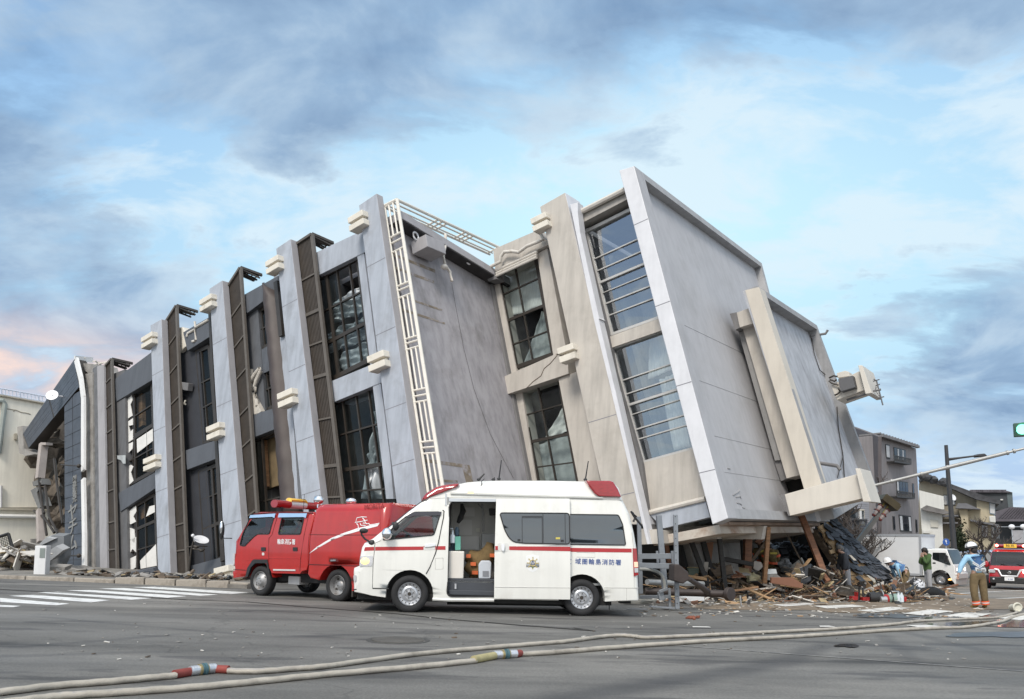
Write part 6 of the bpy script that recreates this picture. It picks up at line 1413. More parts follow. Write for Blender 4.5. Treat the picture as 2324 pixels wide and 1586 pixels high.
DF.quad(mb, H4((930, 1198), (1700, 1198), (1700, 1225), (930, 1225)), 1.0, 1.0); mb.build('roof', mat('seamed_roof', (.105, .095, .11), .45, var=.2, scale=1), dk)
mb = MB(); DF.quad(mb, H4((1000, 962), (1030, 962), (1030, 976), (1000, 976)), .3, .3); mb.build('wall_lamp', cw, dk)
mb = MB(); DF.quad(mb, H4((1140, 1330), (1700, 1330), (1700, 1480), (1140, 1480)), .2, .1); mb.build('pale_screen', mat('grey_screen', (.35, .35, .37), .7, var=.1), dk)
DF2 = Face(ND(2240, 46), ND(2420, 44)); mb = MB(); DF2.quad(mb, H4((1150, 1482), (1700, 1482), (1700, 1640), (1150, 1640)), 0, .3)
for i in range(30): DF2.quad(mb, H4((1150+i*18, 1482), (1153+i*18, 1482), (1153+i*18, 1640), (1150+i*18, 1640)), .05, .06)
tag(mb.build('board_fence', mat('fence_brown', (.12, .075, .06), .8, var=.25, scale=2)), 'reddish brown board fence behind the red rescue van', 'fence')
mb = MB(); BF.quad(mb, H4((270, 1540), (330, 1475), (430, 1475), (430, 1560)), 6, 2); q0 = mb.build('tin_roof_shed', mat('shed_brown', (.13, .11, .095), .8, var=.2)); tag(q0, 'small brown shed roof below the round blue sign', 'shed')
# globe lamps on a rail
for i, px in enumerate(((1132, 1290), (1268, 1288))):
    q = at(*h4(*px), 50); g_ = thing('globe_lamp', ('round white globe lamp nearer the bare tree', 'round white globe lamp at the right edge above the rescue van')[i], 'lamp', (q.x, q.y, gz(q.x)), 'globe lamps above the van')
    b = MB(); b.blob(q, .19, .19, .17, 16, 10); b.build('globe', mat('globe_white', (.75, .75, .76), .4, var=.05), g_)
    b = MB(); b.tube([q-Vc((1.0, 0, 0)), q+Vc((1.0, 0, 0))], .02, 6); b.tube([q, Vc((q.x, q.y, gz(q.x)))], .03, 6); b.build('rail', MC['rail_silver'], g_)
# ---- cream building at far left
cA, cB = ND(-120, 36), ND(135, 39); CF = Face(cA, cB); l5 = crop(0, 1400, 260, 515); L5 = lambda *p: [l5(*q) for q in p]
cb = thing('cream_building', 'cream rendered building with white roof railing at the left edge', 'building', (cA.x, cA.y, gz(cA.x)))
ccm = mat('render_cream', (.80, .76, .66), .9, var=.05, scale=.6, streak=.14, bump=.1, bscale=20)
mb = MB(); CF.quad(mb, L5((-400, 62), (330, 196), (420, 200), (420, 960), (-400, 960)), 0, 5); CF.quad(mb, L5((-400, 972), (420, 985), (420, 1420), (-400, 1420)), .0, 5); mb.build('wall', ccm, cb)
mb = MB(); CF.quad(mb, L5((-400, 955), (420, 968), (420, 985), (-400, 972)), .2, .3); CF.quad(mb, L5((-400, 55), (330, 188), (420, 192), (420, 200), (330, 197), (-400, 65)), .15, .5); mb.build('ledge', mat('ledge_cream', (.45, .41, .33), .9, var=.15, streak=.2), cb)
mb = MB(); f0, f1 = Vc(l5(-400, 10)), Vc(l5(420, 160)); g0, g1 = Vc(l5(-400, 60)), Vc(l5(420, 200))
for a_, b_ in ((0, 0), (.5, 0)):
    mb.tube([CF.at(*f0.lerp(g0, a_), -.2), CF.at(*f1.lerp(g1, a_), -.2)], .04 if a_ == 0 else .0001, 6)
mb.tube([CF.at(*f0.lerp(g0, .9), -.2), CF.at(*f1.lerp(g1, .9), -.2)], .03, 6)
for i in range(31): t = i/30; mb.tube([CF.at(*f0.lerp(f1, t), -.2), CF.at(*g0.lerp(g1, t), -.2)], .03 if i % 5 else .05, 5)
mb.build('roof_railing', mat('railing_bluewhite', (.55, .60, .70), .5, var=.05), cb)
mb = MB(); mb.tube([CF.at(*l5(*p), .12) for p in ((-40, 172), (20, 175), (35, 200), (18, 330), (-10, 560))], .12, 8); mb.build('down_pipe', mat('pipe_sage', (.33, .36, .33), .7, var=.1), cb)
mb = MB(); mb.tube([CF.at(*l5(*p), .15) for p in ((-60, 1022), (272, 1028))], .10, 8); mb.tube([CF.at(*l5(*p), .12) for p in ((5, 800), (5, 960))], .08, 8); mb.build('white_pipe', mat('pipe_white', (.72, .71, .68), .5, var=.05), cb)
mb = MB(); CF.quad(mb, L5((108, 415), (128, 415), (128, 462), (108, 458)), .3, .3); mb.build('vent_hood', MC['ledge_cream'], cb)
mb = MB()
for pts in (((50, 235), (120, 245), (160, 262), (190, 265), (225, 275)), ((110, 242), (100, 255))): mb.tube([CF.at(*l5(*p), .005) for p in pts], .025, 4)
mb.build('wall_crack', mat('crack_grey', (.30, .27, .22), .9, var=.1), cb)
mb = MB()
for i in range(3): CF.quad(mb, L5((185+i*22, 1255-i*32), (300, 1255-i*32), (300, 1290-i*32), (185+i*22, 1290-i*32)), .9-i*.2, .3)
mb.build('step', concrete, cb)
# mesh fence panel leaning at left
mf = MB(); p0, p1, p2, p3 = (at(*l5(*q), 27) for q in ((-40, 1185), (62, 1152), (92, 1252), (-40, 1290)))
for a_, b_ in ((p0, p1), (p1, p2), (p2, p3)): mf.tube([a_, b_], .05, 6)
for i in range(1, 9): t = i/9; mf.tube([p0.lerp(p1, t), p3.lerp(p2, t)], .01, 4); mf.tube([p0.lerp(p3, t), p1.lerp(p2, t)], .01, 4)
tag(mf.build('mesh_fence', blk), 'black wire mesh fence panel leaning at the left edge by the cream building', 'fence')
# white pedestal with grey panel
pd = gnd(91, 1311); pe = thing('pedestal_cabinet', 'white street cabinet with grey panel standing on the pavement at left', 'street cabinet', (pd.x, pd.y, gz(pd.x)))
b = MB(); b.box((-.19, -.05, 0), (.17, .2, 1.0)); b.build('cabinet', mat('cabinet_white', (.70, .70, .70), .6, var=.05, streak=.1), pe, world=False, bevel=.02)
b = MB(); b.box((-.02, -.062, .62), (.14, -.05, .92)); b.build('panel', mat('panel_greengrey', (.22, .25, .235), .5, var=.1), pe, world=False)
# satellite dish on a bent pole
p0 = gnd(427, 1310); dsh = thing('satellite_dish', 'white satellite dish hanging on a dark bent pole in front of the dark bay', 'satellite dish', (p0.x, p0.y, gz(p0.x)))
D_ = p0.y-.3; s7 = crop(700, 1950, 260, 1586); g = lambda x, y, d=0: at(*s7(x, y), D_+d)
b = MB(); b.tube([at(427, 1308, D_), g(60, 560), g(100, 430), g(120, 360)], .035, 8); b.build('pole', winframe, dsh)
b = MB(); ax_ = Vc((.40, -.42, .85)).normalized(); b.lathe([(0, -.05), (.14, -.035), (.245, 0), (.255, .01), (.235, .012), (.13, -.02), (0, -.035)], g(290, 330), ax_, 28); b.build('dish', MC['dish_white'], dsh)
b = MB(); b.tube([g(135, 380, -.1), g(105, 250, -.25)], .018, 6); b.blob(g(100, 240, -.25), .06, .06, .06); b.build('feed_horn', MC['dish_white'], dsh)
b = MB(); b.tube([g(-40, 510), g(0, 500), g(130, 470), g(250, 480), g(440, 485)], .02, 6); b.tube([g(100, 540), g(300, 560), g(370, 550)], .03, 6); b.blob(g(290, 580), .09, .06, .05); b.blob(g(170, 500), .1, .06, .05); b.build('mount', winframe, dsh)
# ---- street lamp pole
sp = at(2165, 1250, 45); sl = thing('street_lamp', 'tall dark street lamp pole with one arm reaching right over the houses', 'street lamp', (sp.x, sp.y, gz(sp.x)))
lm = mat('lamp_dark_metal', (.055, .055, .058), .55, metal=.3, var=.1)
b = MB(); t1 = at(2146, 1010, 45); b.tube([Vc((sp.x+.1, sp.y, gz(sp.x))), sp, at(2151, 1080, 45), t1], [.17, .16, .12, .10], 10); b.build('pole', lm, sl)
b = MB(); b.tube([at(*h4(372, 505), 45), at(*h4(395, 495), 45), at(*h4(520, 478), 44.6), at(*h4(740, 450), 44)], [.10, .09, .06, .05], 8); b.build('arm', lm, sl)
b = MB(); P4 = [at(*h4(*q), 44) for q in ((735, 432), (820, 424), (855, 456), (740, 466))]; b.prism(P4, (0, .5, 0)); b.build('lamp_head', lm, sl, bevel=.05)
# ---- traffic signal arm and head
sg0, sg1 = at(1980, 1102.5, 23), at(2330, 1016, 21.5); pr = at(2500, 975, 21); 
ts = thing('traffic_signal', 'grey signal arm crossing the right side with a lit green traffic light', 'traffic signal', (pr.x, pr.y, gz(pr.x)))
gal = mat('galvanised', (.36, .36, .35), .5, metal=.4, var=.12, scale=3)
b = MB(); b.tube([sg0, sg0.lerp(sg1, .45), sg0.lerp(sg1, .47), sg0.lerp(sg1, .88)], [.045, .05, .06, .056], 10); b.tube([sg0.lerp(sg1, .88), sg1, pr], .035, 8); b.tube([pr, Vc((pr.x, pr.y, gz(pr.x)))], .12, 10)
for t in (.005, .13, .33, .50, .88, .92): b.tube([sg0.lerp(sg1, t-.006), sg0.lerp(sg1, t+.006)], .072, 10)
b.build('arm', gal, ts)
sgc = at(2319, 974, 21.6)
RS = Matrix.Rotation(radians(-27), 3, 'Z')
def rots(b): b.v = [sgc+RS @ (v-sgc) for v in b.v]; return b
b = MB(); b.box((sgc.x-.2, sgc.y+.02, sgc.z-.2), (sgc.x+1.15, sgc.y+.2, sgc.z+.2)); b.tube([sgc+Vc((.5, .1, .2)), sgc+Vc((.5, .1, .55))], .04, 6); rots(b).build('signal_housing', mat('signal_green_paint', (.04, .10, .07), .5, var=.1), ts, bevel=.1, seg=4)
for i, (c_, e_) in enumerate((((.1, .9, .6), 1.6), ((.2, .15, .02), 0), ((.2, .02, .02), 0))):
    b = MB(); b.lathe([(.15, 0), (.12, -.02), (0, -.03)], sgc+Vc((i*.42, -.005, 0)), (0, 1, 0), 24)
    rots(b).build('signal_lens', mat('lens_'+str(i), c_, .3, var=0, emit=(.30, 1.0, .72) if e_ else None, es=e_), ts)
    b = MB(); q = sgc+Vc((i*.42, 0, 0)); vs = []; fs = []; n = 16
    for k in range(n+1):
        a = radians(-10+200*k/n)
        for y_, r_ in ((.03, .17), (-.22, .175), (-.22, .165), (.03, .16)): vs.append(q+Vc((cos(a)*r_, y_, sin(a)*r_)))
    for k in range(n):
        for j in range(4): fs.append((k*4+j, k*4+(j+1) % 4, k*4+4+(j+1) % 4, k*4+4+j))
    b.add(vs, fs); rots(b).build('signal_visor', mat('visor_green', (.05, .20, .11), .5, var=.1), ts)
# ---- round blue sign
q = at(2146.4, 1230, 40); rs = thing('road_sign', 'round blue road sign with white mark on a thin post behind the truck cab', 'road sign', (q.x, q.y, gz(q.x)))
b = MB(); b.lathe([(0, -.01), (.185, -.01), (.19, 0), (.185, .01), (0, .01)], q, (0, 1, 0), 28); b.build('sign_plate', mat('sign_blue', (.03, .10, .35), .5, var=.1), rs)
b = MB(); b.tube([Vc((q.x, q.y+.03, gz(q.x))), q+Vc((0, .03, .2))], .03, 8); b.build('post', gal, rs)
b = MB(); y_ = q.y-.014; b.tube([(q.x+.02, y_, q.z-.10), (q.x-.02, y_, q.z+.02), (q.x-.06, y_, q.z+.08)], .018, 5); b.tube([(q.x-.02, y_, q.z+.02), (q.x+.04, y_, q.z+.04)], .014, 5); b.blob((q.x-.01, y_, q.z+.09), .03, .005, .03); b.build('sign_mark', letterwhite, rs)
# ---- leaning ornamental lamp post
ol = thing('ornamental_lamp', 'leaning ornamental lamp post with four red and clear lanterns and golden cap', 'street lamp', tuple(gnd(1930, 1330)))
o3 = lambda x, y: at(*h3(x, y), 28.5)
b = MB(); b.beam(o3(600, 1590), o3(900, 1200), .16, .16); b.beam(o3(900, 1200), o3(1040, 1010), .10, .10); b.build('pole', mat('post_bronze', (.15, .145, .135), .5, metal=.4, var=.15), ol)
gold = mat('gold_bars', (.42, .34, .10), .4, metal=.6, var=.15)
b = MB(); b.beam(o3(930, 1110), o3(1010, 1010), .07, .05); b.beam(o3(985, 1145), o3(1055, 1040), .07, .05); b.build('gold_bar', gold, ol)
b = MB(); c_ = o3(1045, 1020); d_ = (o3(1040, 1010)-o3(900, 1200)).normalized(); r_ = d_.cross(Vc((0, 1, 0))).normalized(); f_ = Vc((0, 1, 0))
vs = [c_+r_*x+f_*y+d_*z for z in (-.10, .12) for x, y in ((-.36, -.3), (.36, -.3), (.36, .3), (-.36, .3))]; b.hexa(vs); b.prism([c_+r_*x*.9+f_*y*.9+d_*.12 for x, y in ((-.36, -.3), (.36, -.3), (.36, .3), (-.36, .3))], d_*.06); b.build('cap', mat('cap_bronze', (.07, .055, .03), .45, metal=.5, var=.3), ol)
rlm = mat('lantern_red', (.16, .03, .025), .4, var=.15); clr = mat('lantern_glass', (.42, .36, .35), .25, var=.2)
for (x, y) in ((935, 1080), (885, 1140), (1020, 1135), (970, 1200)):
    q = o3(x, y); ln = MB(); ln.lathe([(.03, -.13), (.065, -.10), (.09, .07), (.0, .08)], q, d_, 12); lo = ln.build('lantern', clr, ol)
    ln = MB(); ln.lathe([(.0, .07), (.125, .08), (.125, .10), (.04, .15), (0, .15)], q, d_, 12); ln.lathe([(.0, -.18), (.06, -.16), (.08, -.10), (.05, -.10)], q, d_, 12); ln.build('lantern_cap', rlm, lo)
b = MB(); b.tube([o3(885, 1145), o3(905, 1215), o3(970, 1200)], .035, 6); b.tube([o3(935, 1085), o3(960, 1160), o3(1020, 1140)], .035, 6); b.build('bracket', rlm, ol)
# ---- bare trees
bark = mat('bark', (.075, .062, .055), .9, var=.25, scale=6)
def tree(name, label, base, h, spread, seed, n0=6, depth=4):
    rnd = random.Random(seed); t = thing(name, label, 'tree', tuple(base)); tr = MB(); cr = MB()
    def grow(p, d, L_, r, lv):
        q = p; pts = [p]; dd = d
        for k in range(3):
            dd = (dd+Vc((rnd.uniform(-.25, .25), rnd.uniform(-.25, .25), rnd.uniform(-.05, .2)))).normalized(); q = q+dd*L_/3; pts.append(q)
        (tr if lv == 0 else cr).tube(pts, [r, r*.85, r*.7, r*.55], 5 if lv > 1 else 7, caps=False)
        if lv < depth:
            for k in range(rnd.randint(2, 4) if lv else n0):
                a = pts[rnd.randint(1, 3)]; nd = (dd*.7+Vc((rnd.uniform(-1, 1)*spread, rnd.uniform(-1, 1)*spread, rnd.uniform(-.1, .6)))).normalized(); grow(a, nd, L_*rnd.uniform(.5, .8), r*.66, lv+1)
    grow(Vc(base), Vc((0, 0, 1)), h*.4, h*.026, 0)
    tr.build('trunk', bark, t); cr.build('crown', bark, t)
q = gnd(2250, 1322); tree('bare_tree', 'bare leafless tree in front of the beige house behind the rescue van', Vc((q.x, q.y, gz(q.x))), 4.2, 1.0, 3, 7, 5)
q = at(1965, 1290, 40); tree('bare_tree', 'bare leafless tree behind the leaning ornamental lamp', Vc((q.x, 40, gz(q.x))), 4.2, 1.1, 11, 8, 5)
q = at(1905, 1290, 42); tree('bare_tree', 'bare leafless tree just under the penthouse beam, left of the weatherboard house', Vc((q.x, 42, gz(q.x))), 6.2, .7, 5, 8, 5)
# low dark greenery beside the white house
b = MB(); rnd = random.Random(4)
for i in range(900):
    q = at(2178+rnd.gauss(0, 9), 1250-abs(rnd.gauss(0, 22)), 47+rnd.uniform(-.6, .6)); a = Vc((rnd.uniform(-1, 1), rnd.uniform(-1, 1), rnd.uniform(-1, 1))).normalized()*.10; c_ = a.cross(Vc((rnd.random(), rnd.random(), 1))).normalized()*.06
    b.poly([q-a, q+c_, q+a, q-c_])
tag(b.build('evergreen_shrub', mat('shrub_green', (.035, .05, .022), .8, var=.5, scale=5)), 'dark evergreen shrub beside the street lamp, between the lamp and firefighter', 'shrub')
# ------------------------------------------------------------------ people
def skin(name, nodes, edges, m, parent, root=0, sub=2):
    """one continuous limb-and-trunk surface grown from a joint skeleton"""
    keys = list(nodes); idx = {k: i for i, k in enumerate(keys)}
    me = bpy.data.meshes.new(name); me.from_pydata([nodes[k][0] for k in keys], [(idx[a], idx[b]) for a, b in edges], [])
    o = bpy.data.objects.new(name, me); COL.objects.link(o)
    sk_ = o.modifiers.new('skin', 'SKIN'); sk_.use_smooth_shade = True
    for i, k in enumerate(keys):
        r = nodes[k][1]; v = me.skin_vertices[0].data[i]; v.radius = (r, r) if not isinstance(r, tuple) else r; v.use_root = (k == (root or keys[0]))
    o.modifiers.new('subsurf', 'SUBSURF').levels = sub; o.modifiers['subsurf'].render_levels = sub
    bpy.context.view_layer.update()
    m2 = bpy.data.meshes.new_from_object(o.evaluated_get(bpy.context.evaluated_depsgraph_get()))
    bpy.data.objects.remove(o); bpy.data.meshes.remove(me)
    m2.name = name; m2.materials.clear(); m2.materials.append(m)
    for p in m2.polygons: p.use_smooth = True
    o = bpy.data.objects.new(name, m2); COL.objects.link(o); o.parent = parent
    return o
V = lambda x, y, z: Vc((x, y, z))
skinm = mat('skin_tone', (.42, .26, .19), .55, var=.06, scale=12)
hairm = mat('hair_dark', (.025, .02, .018), .6, var=.3, scale=30); hairg = mat('hair_grey', (.13, .125, .12), .7, var=.3, scale=30)
jblue = mat('jacket_blue', (.30, .52, .70), .75, var=.10, scale=7, bump=.35, bscale=9); vblue = mat('vest_blue', (.07, .16, .34), .75, var=.12, scale=7, bump=.3, bscale=9)
tanp = mat('trousers_tan', (.155, .112, .058), .9, var=.2, scale=7, bump=.5, bscale=9); boot = mat('boot_tan', (.24, .16, .05), .7, var=.15, scale=9); bootd = mat('boot_dark', (.04, .038, .035), .8, var=.2)
helm = mat('helmet_white', (.80, .80, .80), .25, var=.03, coat=.5); refl = mat('reflective_grey', (.62, .63, .63), .4, var=.06); green = mat('parka_green', (.062, .115, .038), .9, var=.15, scale=7, bump=.4, bscale=10); greyj = mat('jacket_charcoal', (.048, .052, .062), .85, var=.15, scale=7, bump=.4, bscale=10); greyt = mat('trousers_pale_grey', (.33, .33, .345), .85, var=.1, scale=7, bump=.4, bscale=10)
orange = mat('band_orange_red', (.78, .13, .05), .6, var=.05)
def hand(N_, E_, key, wrist, d, side, curl=.4, s=1.0):
    """palm and five separate bent fingers leaving it, all part of the body surface"""
    d = Vc(d).normalized(); side = Vc(side).normalized(); n = d.cross(side).normalized()
    N_[key+'p'] = (wrist+d*.05*s, (.028*s, .016*s)); N_[key+'k'] = (wrist+d*.085*s, (.032*s, .014*s)); E_ += [(key, key+'p'), (key+'p', key+'k')]
    for i, (o, L_) in enumerate(((-.027, .065), (-.009, .078), (.009, .074), (.027, .058))):
        b0 = wrist+d*.095*s+side*o*s
        for j, f in enumerate((.0, .5, 1.0)):
            kk = f'{key}f{i}{j}'; N_[kk] = (b0+d*L_*f*s*(1-.3*curl*f)+n*(curl*.05*f*f*s), .0085*s); E_.append(((f'{key}f{i}{j-1}') if j else key+'k', kk))
    t0 = wrist+d*.035*s+side*-.035*s
    for j, f in enumerate((0, .5, 1)):
        kk = f'{key}t{j}'; N_[kk] = (t0+(d*.6-side*.7).normalized()*.06*f*s+n*curl*.03*f*s, .010*s); E_.append(((f'{key}t{j-1}') if j else key+'p', kk))
def figure(label, base, J, hair=None, face=Vc((0, -1, 0)), group=None, jacket=None, trouser=None, shoe=None, jr=1.0, jhem=None, gloves=None, neckr=.055, legr=1.0, headkids=True):
    """J: joints in metres from the point on the ground between the feet (x right, y away, z up)"""
    pe = thing('person', label, 'person', base, group)
    up = (J['head']-J['neck']).normalized(); face = face.normalized(); f = face-up*face.dot(up); f = f.normalized() if f.length > .1 else Vc((0, -1, 0)); sd = up.cross(f).normalized()
    hd = J['head']
    N_ = {}; E_ = []
    N_['pelvis'] = (J['pelvis'], (.12, .09)); N_['chest'] = (J['pelvis'].lerp(J['neck'], .62), (.13, .09)); N_['sh'] = (J['pelvis'].lerp(J['neck'], .88), (.09, .07)); N_['neck'] = (J['neck'], neckr)
    N_['jaw'] = (hd-up*.05+f*.025, .062); N_['skull'] = (hd+up*.045-f*.008, .088); N_['chin'] = (hd-up*.095+f*.065, .025); N_['nose'] = (hd-up*.015+f*.098, .014); N_['earl'] = (hd+sd*.092-up*.01, .015); N_['earr'] = (hd-sd*.092-up*.01, .015)
    E_ += [('pelvis', 'chest'), ('chest', 'sh'), ('sh', 'neck'), ('neck', 'jaw'), ('jaw', 'skull'), ('jaw', 'chin'), ('jaw', 'nose'), ('skull', 'earl'), ('skull', 'earr')]
    for s in 'lr':
        N_[s+'s'] = (J[s+'s'], .06); N_[s+'e'] = (J[s+'e'], .043); N_[s+'w'] = (J[s+'w'], .028); E_ += [('sh', s+'s'), (s+'s', s+'e'), (s+'e', s+'w')]
        dd = (J[s+'w']-J[s+'e']).normalized()
        if s+'h' in J: dd = J[s+'h']
        sv = dd.cross(f); sv = sv if sv.length > .1 else dd.cross(up)
        hand(N_, E_, s+'w', J[s+'w'], dd, sv, .6)
        N_[s+'hip'] = (J[s+'hip'], .085); N_[s+'k'] = (J[s+'k'], .06); N_[s+'a'] = (J[s+'a'], .042); N_[s+'t'] = (J[s+'t'], .03); E_ += [('pelvis', s+'hip'), (s+'hip', s+'k'), (s+'k', s+'a'), (s+'a', s+'t')]
    skin('body', N_, E_, skinm, pe, 'pelvis')
    b = MB()
    for k in (-1, 1): b.blob(hd+f*.083+sd*k*.032+up*.012, .011, .011, .008, 8, 6)
    b.build('eyes', mat('eye_dark', (.02, .015, .012), .3, var=0), pe, world=False)
    b = MB(); b.beam(hd+f*.092-up*.055-sd*.022, hd+f*.092-up*.055+sd*.022, .012, .008, up=up); b.build('mouth', mat('lips', (.25, .10, .09), .5, var=0), pe, world=False)
    # jacket
    if jacket:
        hem = jhem if jhem is not None else -.02
        dn = (J['pelvis']-J['neck']).normalized(); c = J['pelvis'].lerp(J['neck'], .55)
        Nj = {'hem': (J['pelvis']+dn*hem, (.185*jr, .135*jr)), 'waist': (J['pelvis'].lerp(J['neck'], .3), (.165*jr, .125*jr)), 'ch': (J['pelvis'].lerp(J['neck'], .66), (.175*jr, .13*jr)), 'sh': (J['pelvis'].lerp(J['neck'], .88), (.12*jr, .10*jr)), 'col': (J['neck']+up*.0, .078)}
        Ej = [('hem', 'waist'), ('waist', 'ch'), ('ch', 'sh'), ('sh', 'col')]
        for s in 'lr':
            Nj[s+'s'] = (J[s+'s'], .085*jr); Nj[s+'m'] = (J[s+'s'].lerp(J[s+'e'], .5), .075*jr); Nj[s+'e'] = (J[s+'e'], .068*jr); Nj[s+'f'] = (J[s+'e'].lerp(J[s+'w'], .5), .060*jr); Nj[s+'w'] = (J[s+'e'].lerp(J[s+'w'], .96), .048*jr); Ej += [('sh', s+'s'), (s+'s', s+'m'), (s+'m', s+'e'), (s+'e', s+'f'), (s+'f', s+'w')]
        skin('jacket', Nj, Ej, jacket, pe, 'ch')
    if trouser:
        Nt = {'top': (J['pelvis']+(J['neck']-J['pelvis']).normalized()*.06, (.150*legr, .115*legr)), 'p': (J['pelvis']-V(0, 0, .03), (.150*legr, .12*legr))}; Et = [('top', 'p')]
        for s in 'lr':
            Nt[s+'h'] = (J[s+'hip']-V(0, 0, .05), .105*legr); Nt[s+'m'] = (J[s+'hip'].lerp(J[s+'k'], .55), .098*legr); Nt[s+'k'] = (J[s+'k'], .088*legr); Nt[s+'c'] = (J[s+'k'].lerp(J[s+'a'], .5), .082*legr); Nt[s+'a'] = (J[s+'k'].lerp(J[s+'a'], .93), .074*legr); Et += [('p', s+'h'), (s+'h', s+'m'), (s+'m', s+'k'), (s+'k', s+'c'), (s+'c', s+'a')]
        skin('trousers', Nt, Et, trouser, pe, 'p')
    if shoe:
        for s in 'lr':
            a, t = J[s+'a'], J[s+'t']; skin('boot', {'a': (a+V(0, 0, .06), .055), 'h': (V(a.x, a.y, .045)-(t-a).normalized()*.03, .045), 'b': (V(t.x, t.y, .038), .043), 't': (V(t.x, t.y, .035)+V(t.x-a.x, t.y-a.y, 0).normalized()*.05, .034)}, [('a', 'h'), ('h', 'b'), ('b', 't')], shoe, pe, 'a', 1)
    pe['_'] = 0; del pe['_']
    if hair:
        m, vol = hair; b = MB(); b.blob(hd+up*.05-f*.022, .104*vol, .104*vol, .10*vol, 16, 10); b.blob(hd-f*.05-up*.02, .085*vol, .085*vol, .085*vol, 14, 8); b.build('hair', m, pe, world=False)
    return pe, up, f, sd, hd
def helmet(pe, up, f, sd, hd, brim=True, black=False, m=None):
    b = MB(); c = hd+up*.035; b.lathe([(.145, 0), (.142, .04), (.128, .09), (.095, .13), (.045, .155), (0, .16)], c, up, 26)
    if brim: b.lathe([(.14, .012), (.175, -.002), (.176, -.012), (.14, -.006)], c+f*.012, up, 26)
    h = b.build('helmet', m or helm, pe, world=False)
    b = MB(); b.lathe([(.147, .0), (.1475, .02), (.146, .02)], c, up, 26); b.build('helmet_band', refl, h, world=False)
    if black:
        b = MB(); 
        b.lathe([(.150, -.03), (.151, .015), (.148, .02)], c, up, 26); b.tube([c-sd*.147+up*.0, c-sd*.10+up*.11, c+up*.165, c+sd*.10+up*.11, c+sd*.147], .02, 6)
        b.build('helmet_trim', blk, h, world=False)
    b = MB(); b.tube([c+sd*.12, hd+sd*.08-up*.08+f*.03, hd-up*.125+f*.06, hd-sd*.08-up*.08+f*.03, c-sd*.12], .008, 5); b.build('chin_strap', blk, h, world=False)
def bandring(pe, p, d, r, w, m, name='reflective_band', parent=None):
    b = MB(); b.lathe([(r*.96, -w/2), (r, -w/2), (r, w/2), (r*.96, w/2)], p, d, 20); return b.build(name, m, parent or pe, world=False)
def gpos(u, v): p = gnd(u, v); return (p.x, p.y, gz(p.x))
# ---- rescuer seen from behind at the right
J = dict(pelvis=V(-.03, 0, .92), neck=V(-.11, .0, 1.42), head=V(-.13, .03, 1.565), ls=V(-.29, .0, 1.35), le=V(-.47, .0, 1.10), lw=V(-.55, -.02, .90), rs=V(.10, .0, 1.35), re=V(.16, .14, 1.12), rw=V(.08, .33, 1.20),
         lhip=V(-.13, 0, .86), rhip=V(.07, 0, .86), lk=V(-.17, -.02, .46), rk=V(.09, -.02, .46), la=V(-.11, .0, .09), ra=V(.13, .0, .09), lt=V(-.16, .10, .04), rt=V(.15, .12, .04))
pe, up, f, sd, hd = figure('rescuer in light blue jacket and white helmet seen from behind near the red van', gpos(2225, 1380), J, None, Vc((-.3, 1, 0)), None, jblue, tanp, boot, 1.0, .03, legr=1.12)
helmet(pe, up, f, sd, hd, False, True); b = MB(); b.blob(hd-f*.055-up*.05, .085, .07, .085); b.build('hair', hairm, pe, world=False)
Nv = {'a': (V(-.05, -.005, 1.02), (.172, .138)), 'b': (V(-.08, -.005, 1.22), (.180, .142)), 'c': (V(-.10, -.005, 1.36), (.15, .115)), 'd': (V(-.105, 0, 1.41), (.11, .085))}
vst = skin('vest', Nv, [('a', 'b'), ('b', 'c'), ('c', 'd')], vblue, pe, 'b')
def backpt(x, z): return V(x-.09, -.150-.012*cos((x)*9), z)
b = MB(); b.prism([backpt(-.10, 1.36), backpt(.13, 1.35), backpt(.14, 1.26), backpt(-.09, 1.275)], (0, .02, 0)); pa = b.build('back_patch', refl, vst, world=False)
lettering('救急隊', .078, greydark, pa, frame_mtx(backpt(.02, 1.31)+V(0, -.004, 0), (1, 0, -.05), (0, 0, 1)), depth=.002)
b = MB()
for dz in (0, -.045): b.beam(backpt(-.15, 1.235+dz), backpt(.025, 1.12+dz), .026, .012, up=(0, -1, 0)); b.beam(backpt(.025, 1.12+dz), backpt(.185, 1.22+dz), .026, .012, up=(0, -1, 0))
b.build('reflective_chevron', refl, vst, world=False)
b = MB(); b.prism([backpt(-.09, 1.08), backpt(.19, 1.065), backpt(.20, .97), backpt(-.08, .98)], (0, .02, 0)); pa = b.build('lower_patch', refl, vst, world=False)
lettering('輪島消防', .055, greydark, pa, frame_mtx(backpt(.055, 1.005)+V(0, -.004, 0), (1, 0, -.05), (0, 0, 1)), depth=.002)
for s in 'lr':
    p = J[s+'a'].lerp(J[s+'k'], .16); bandring(pe, p, (J[s+'k']-J[s+'a']), .096, .10, orange); bandring(pe, p, (J[s+'k']-J[s+'a']), .098, .028, refl)
b = MB(); b.tube([V(-.13+.2*cos(a), .14*sin(a), .93) for a in [2*pi*i/16 for i in range(17)]], .0001, 4)
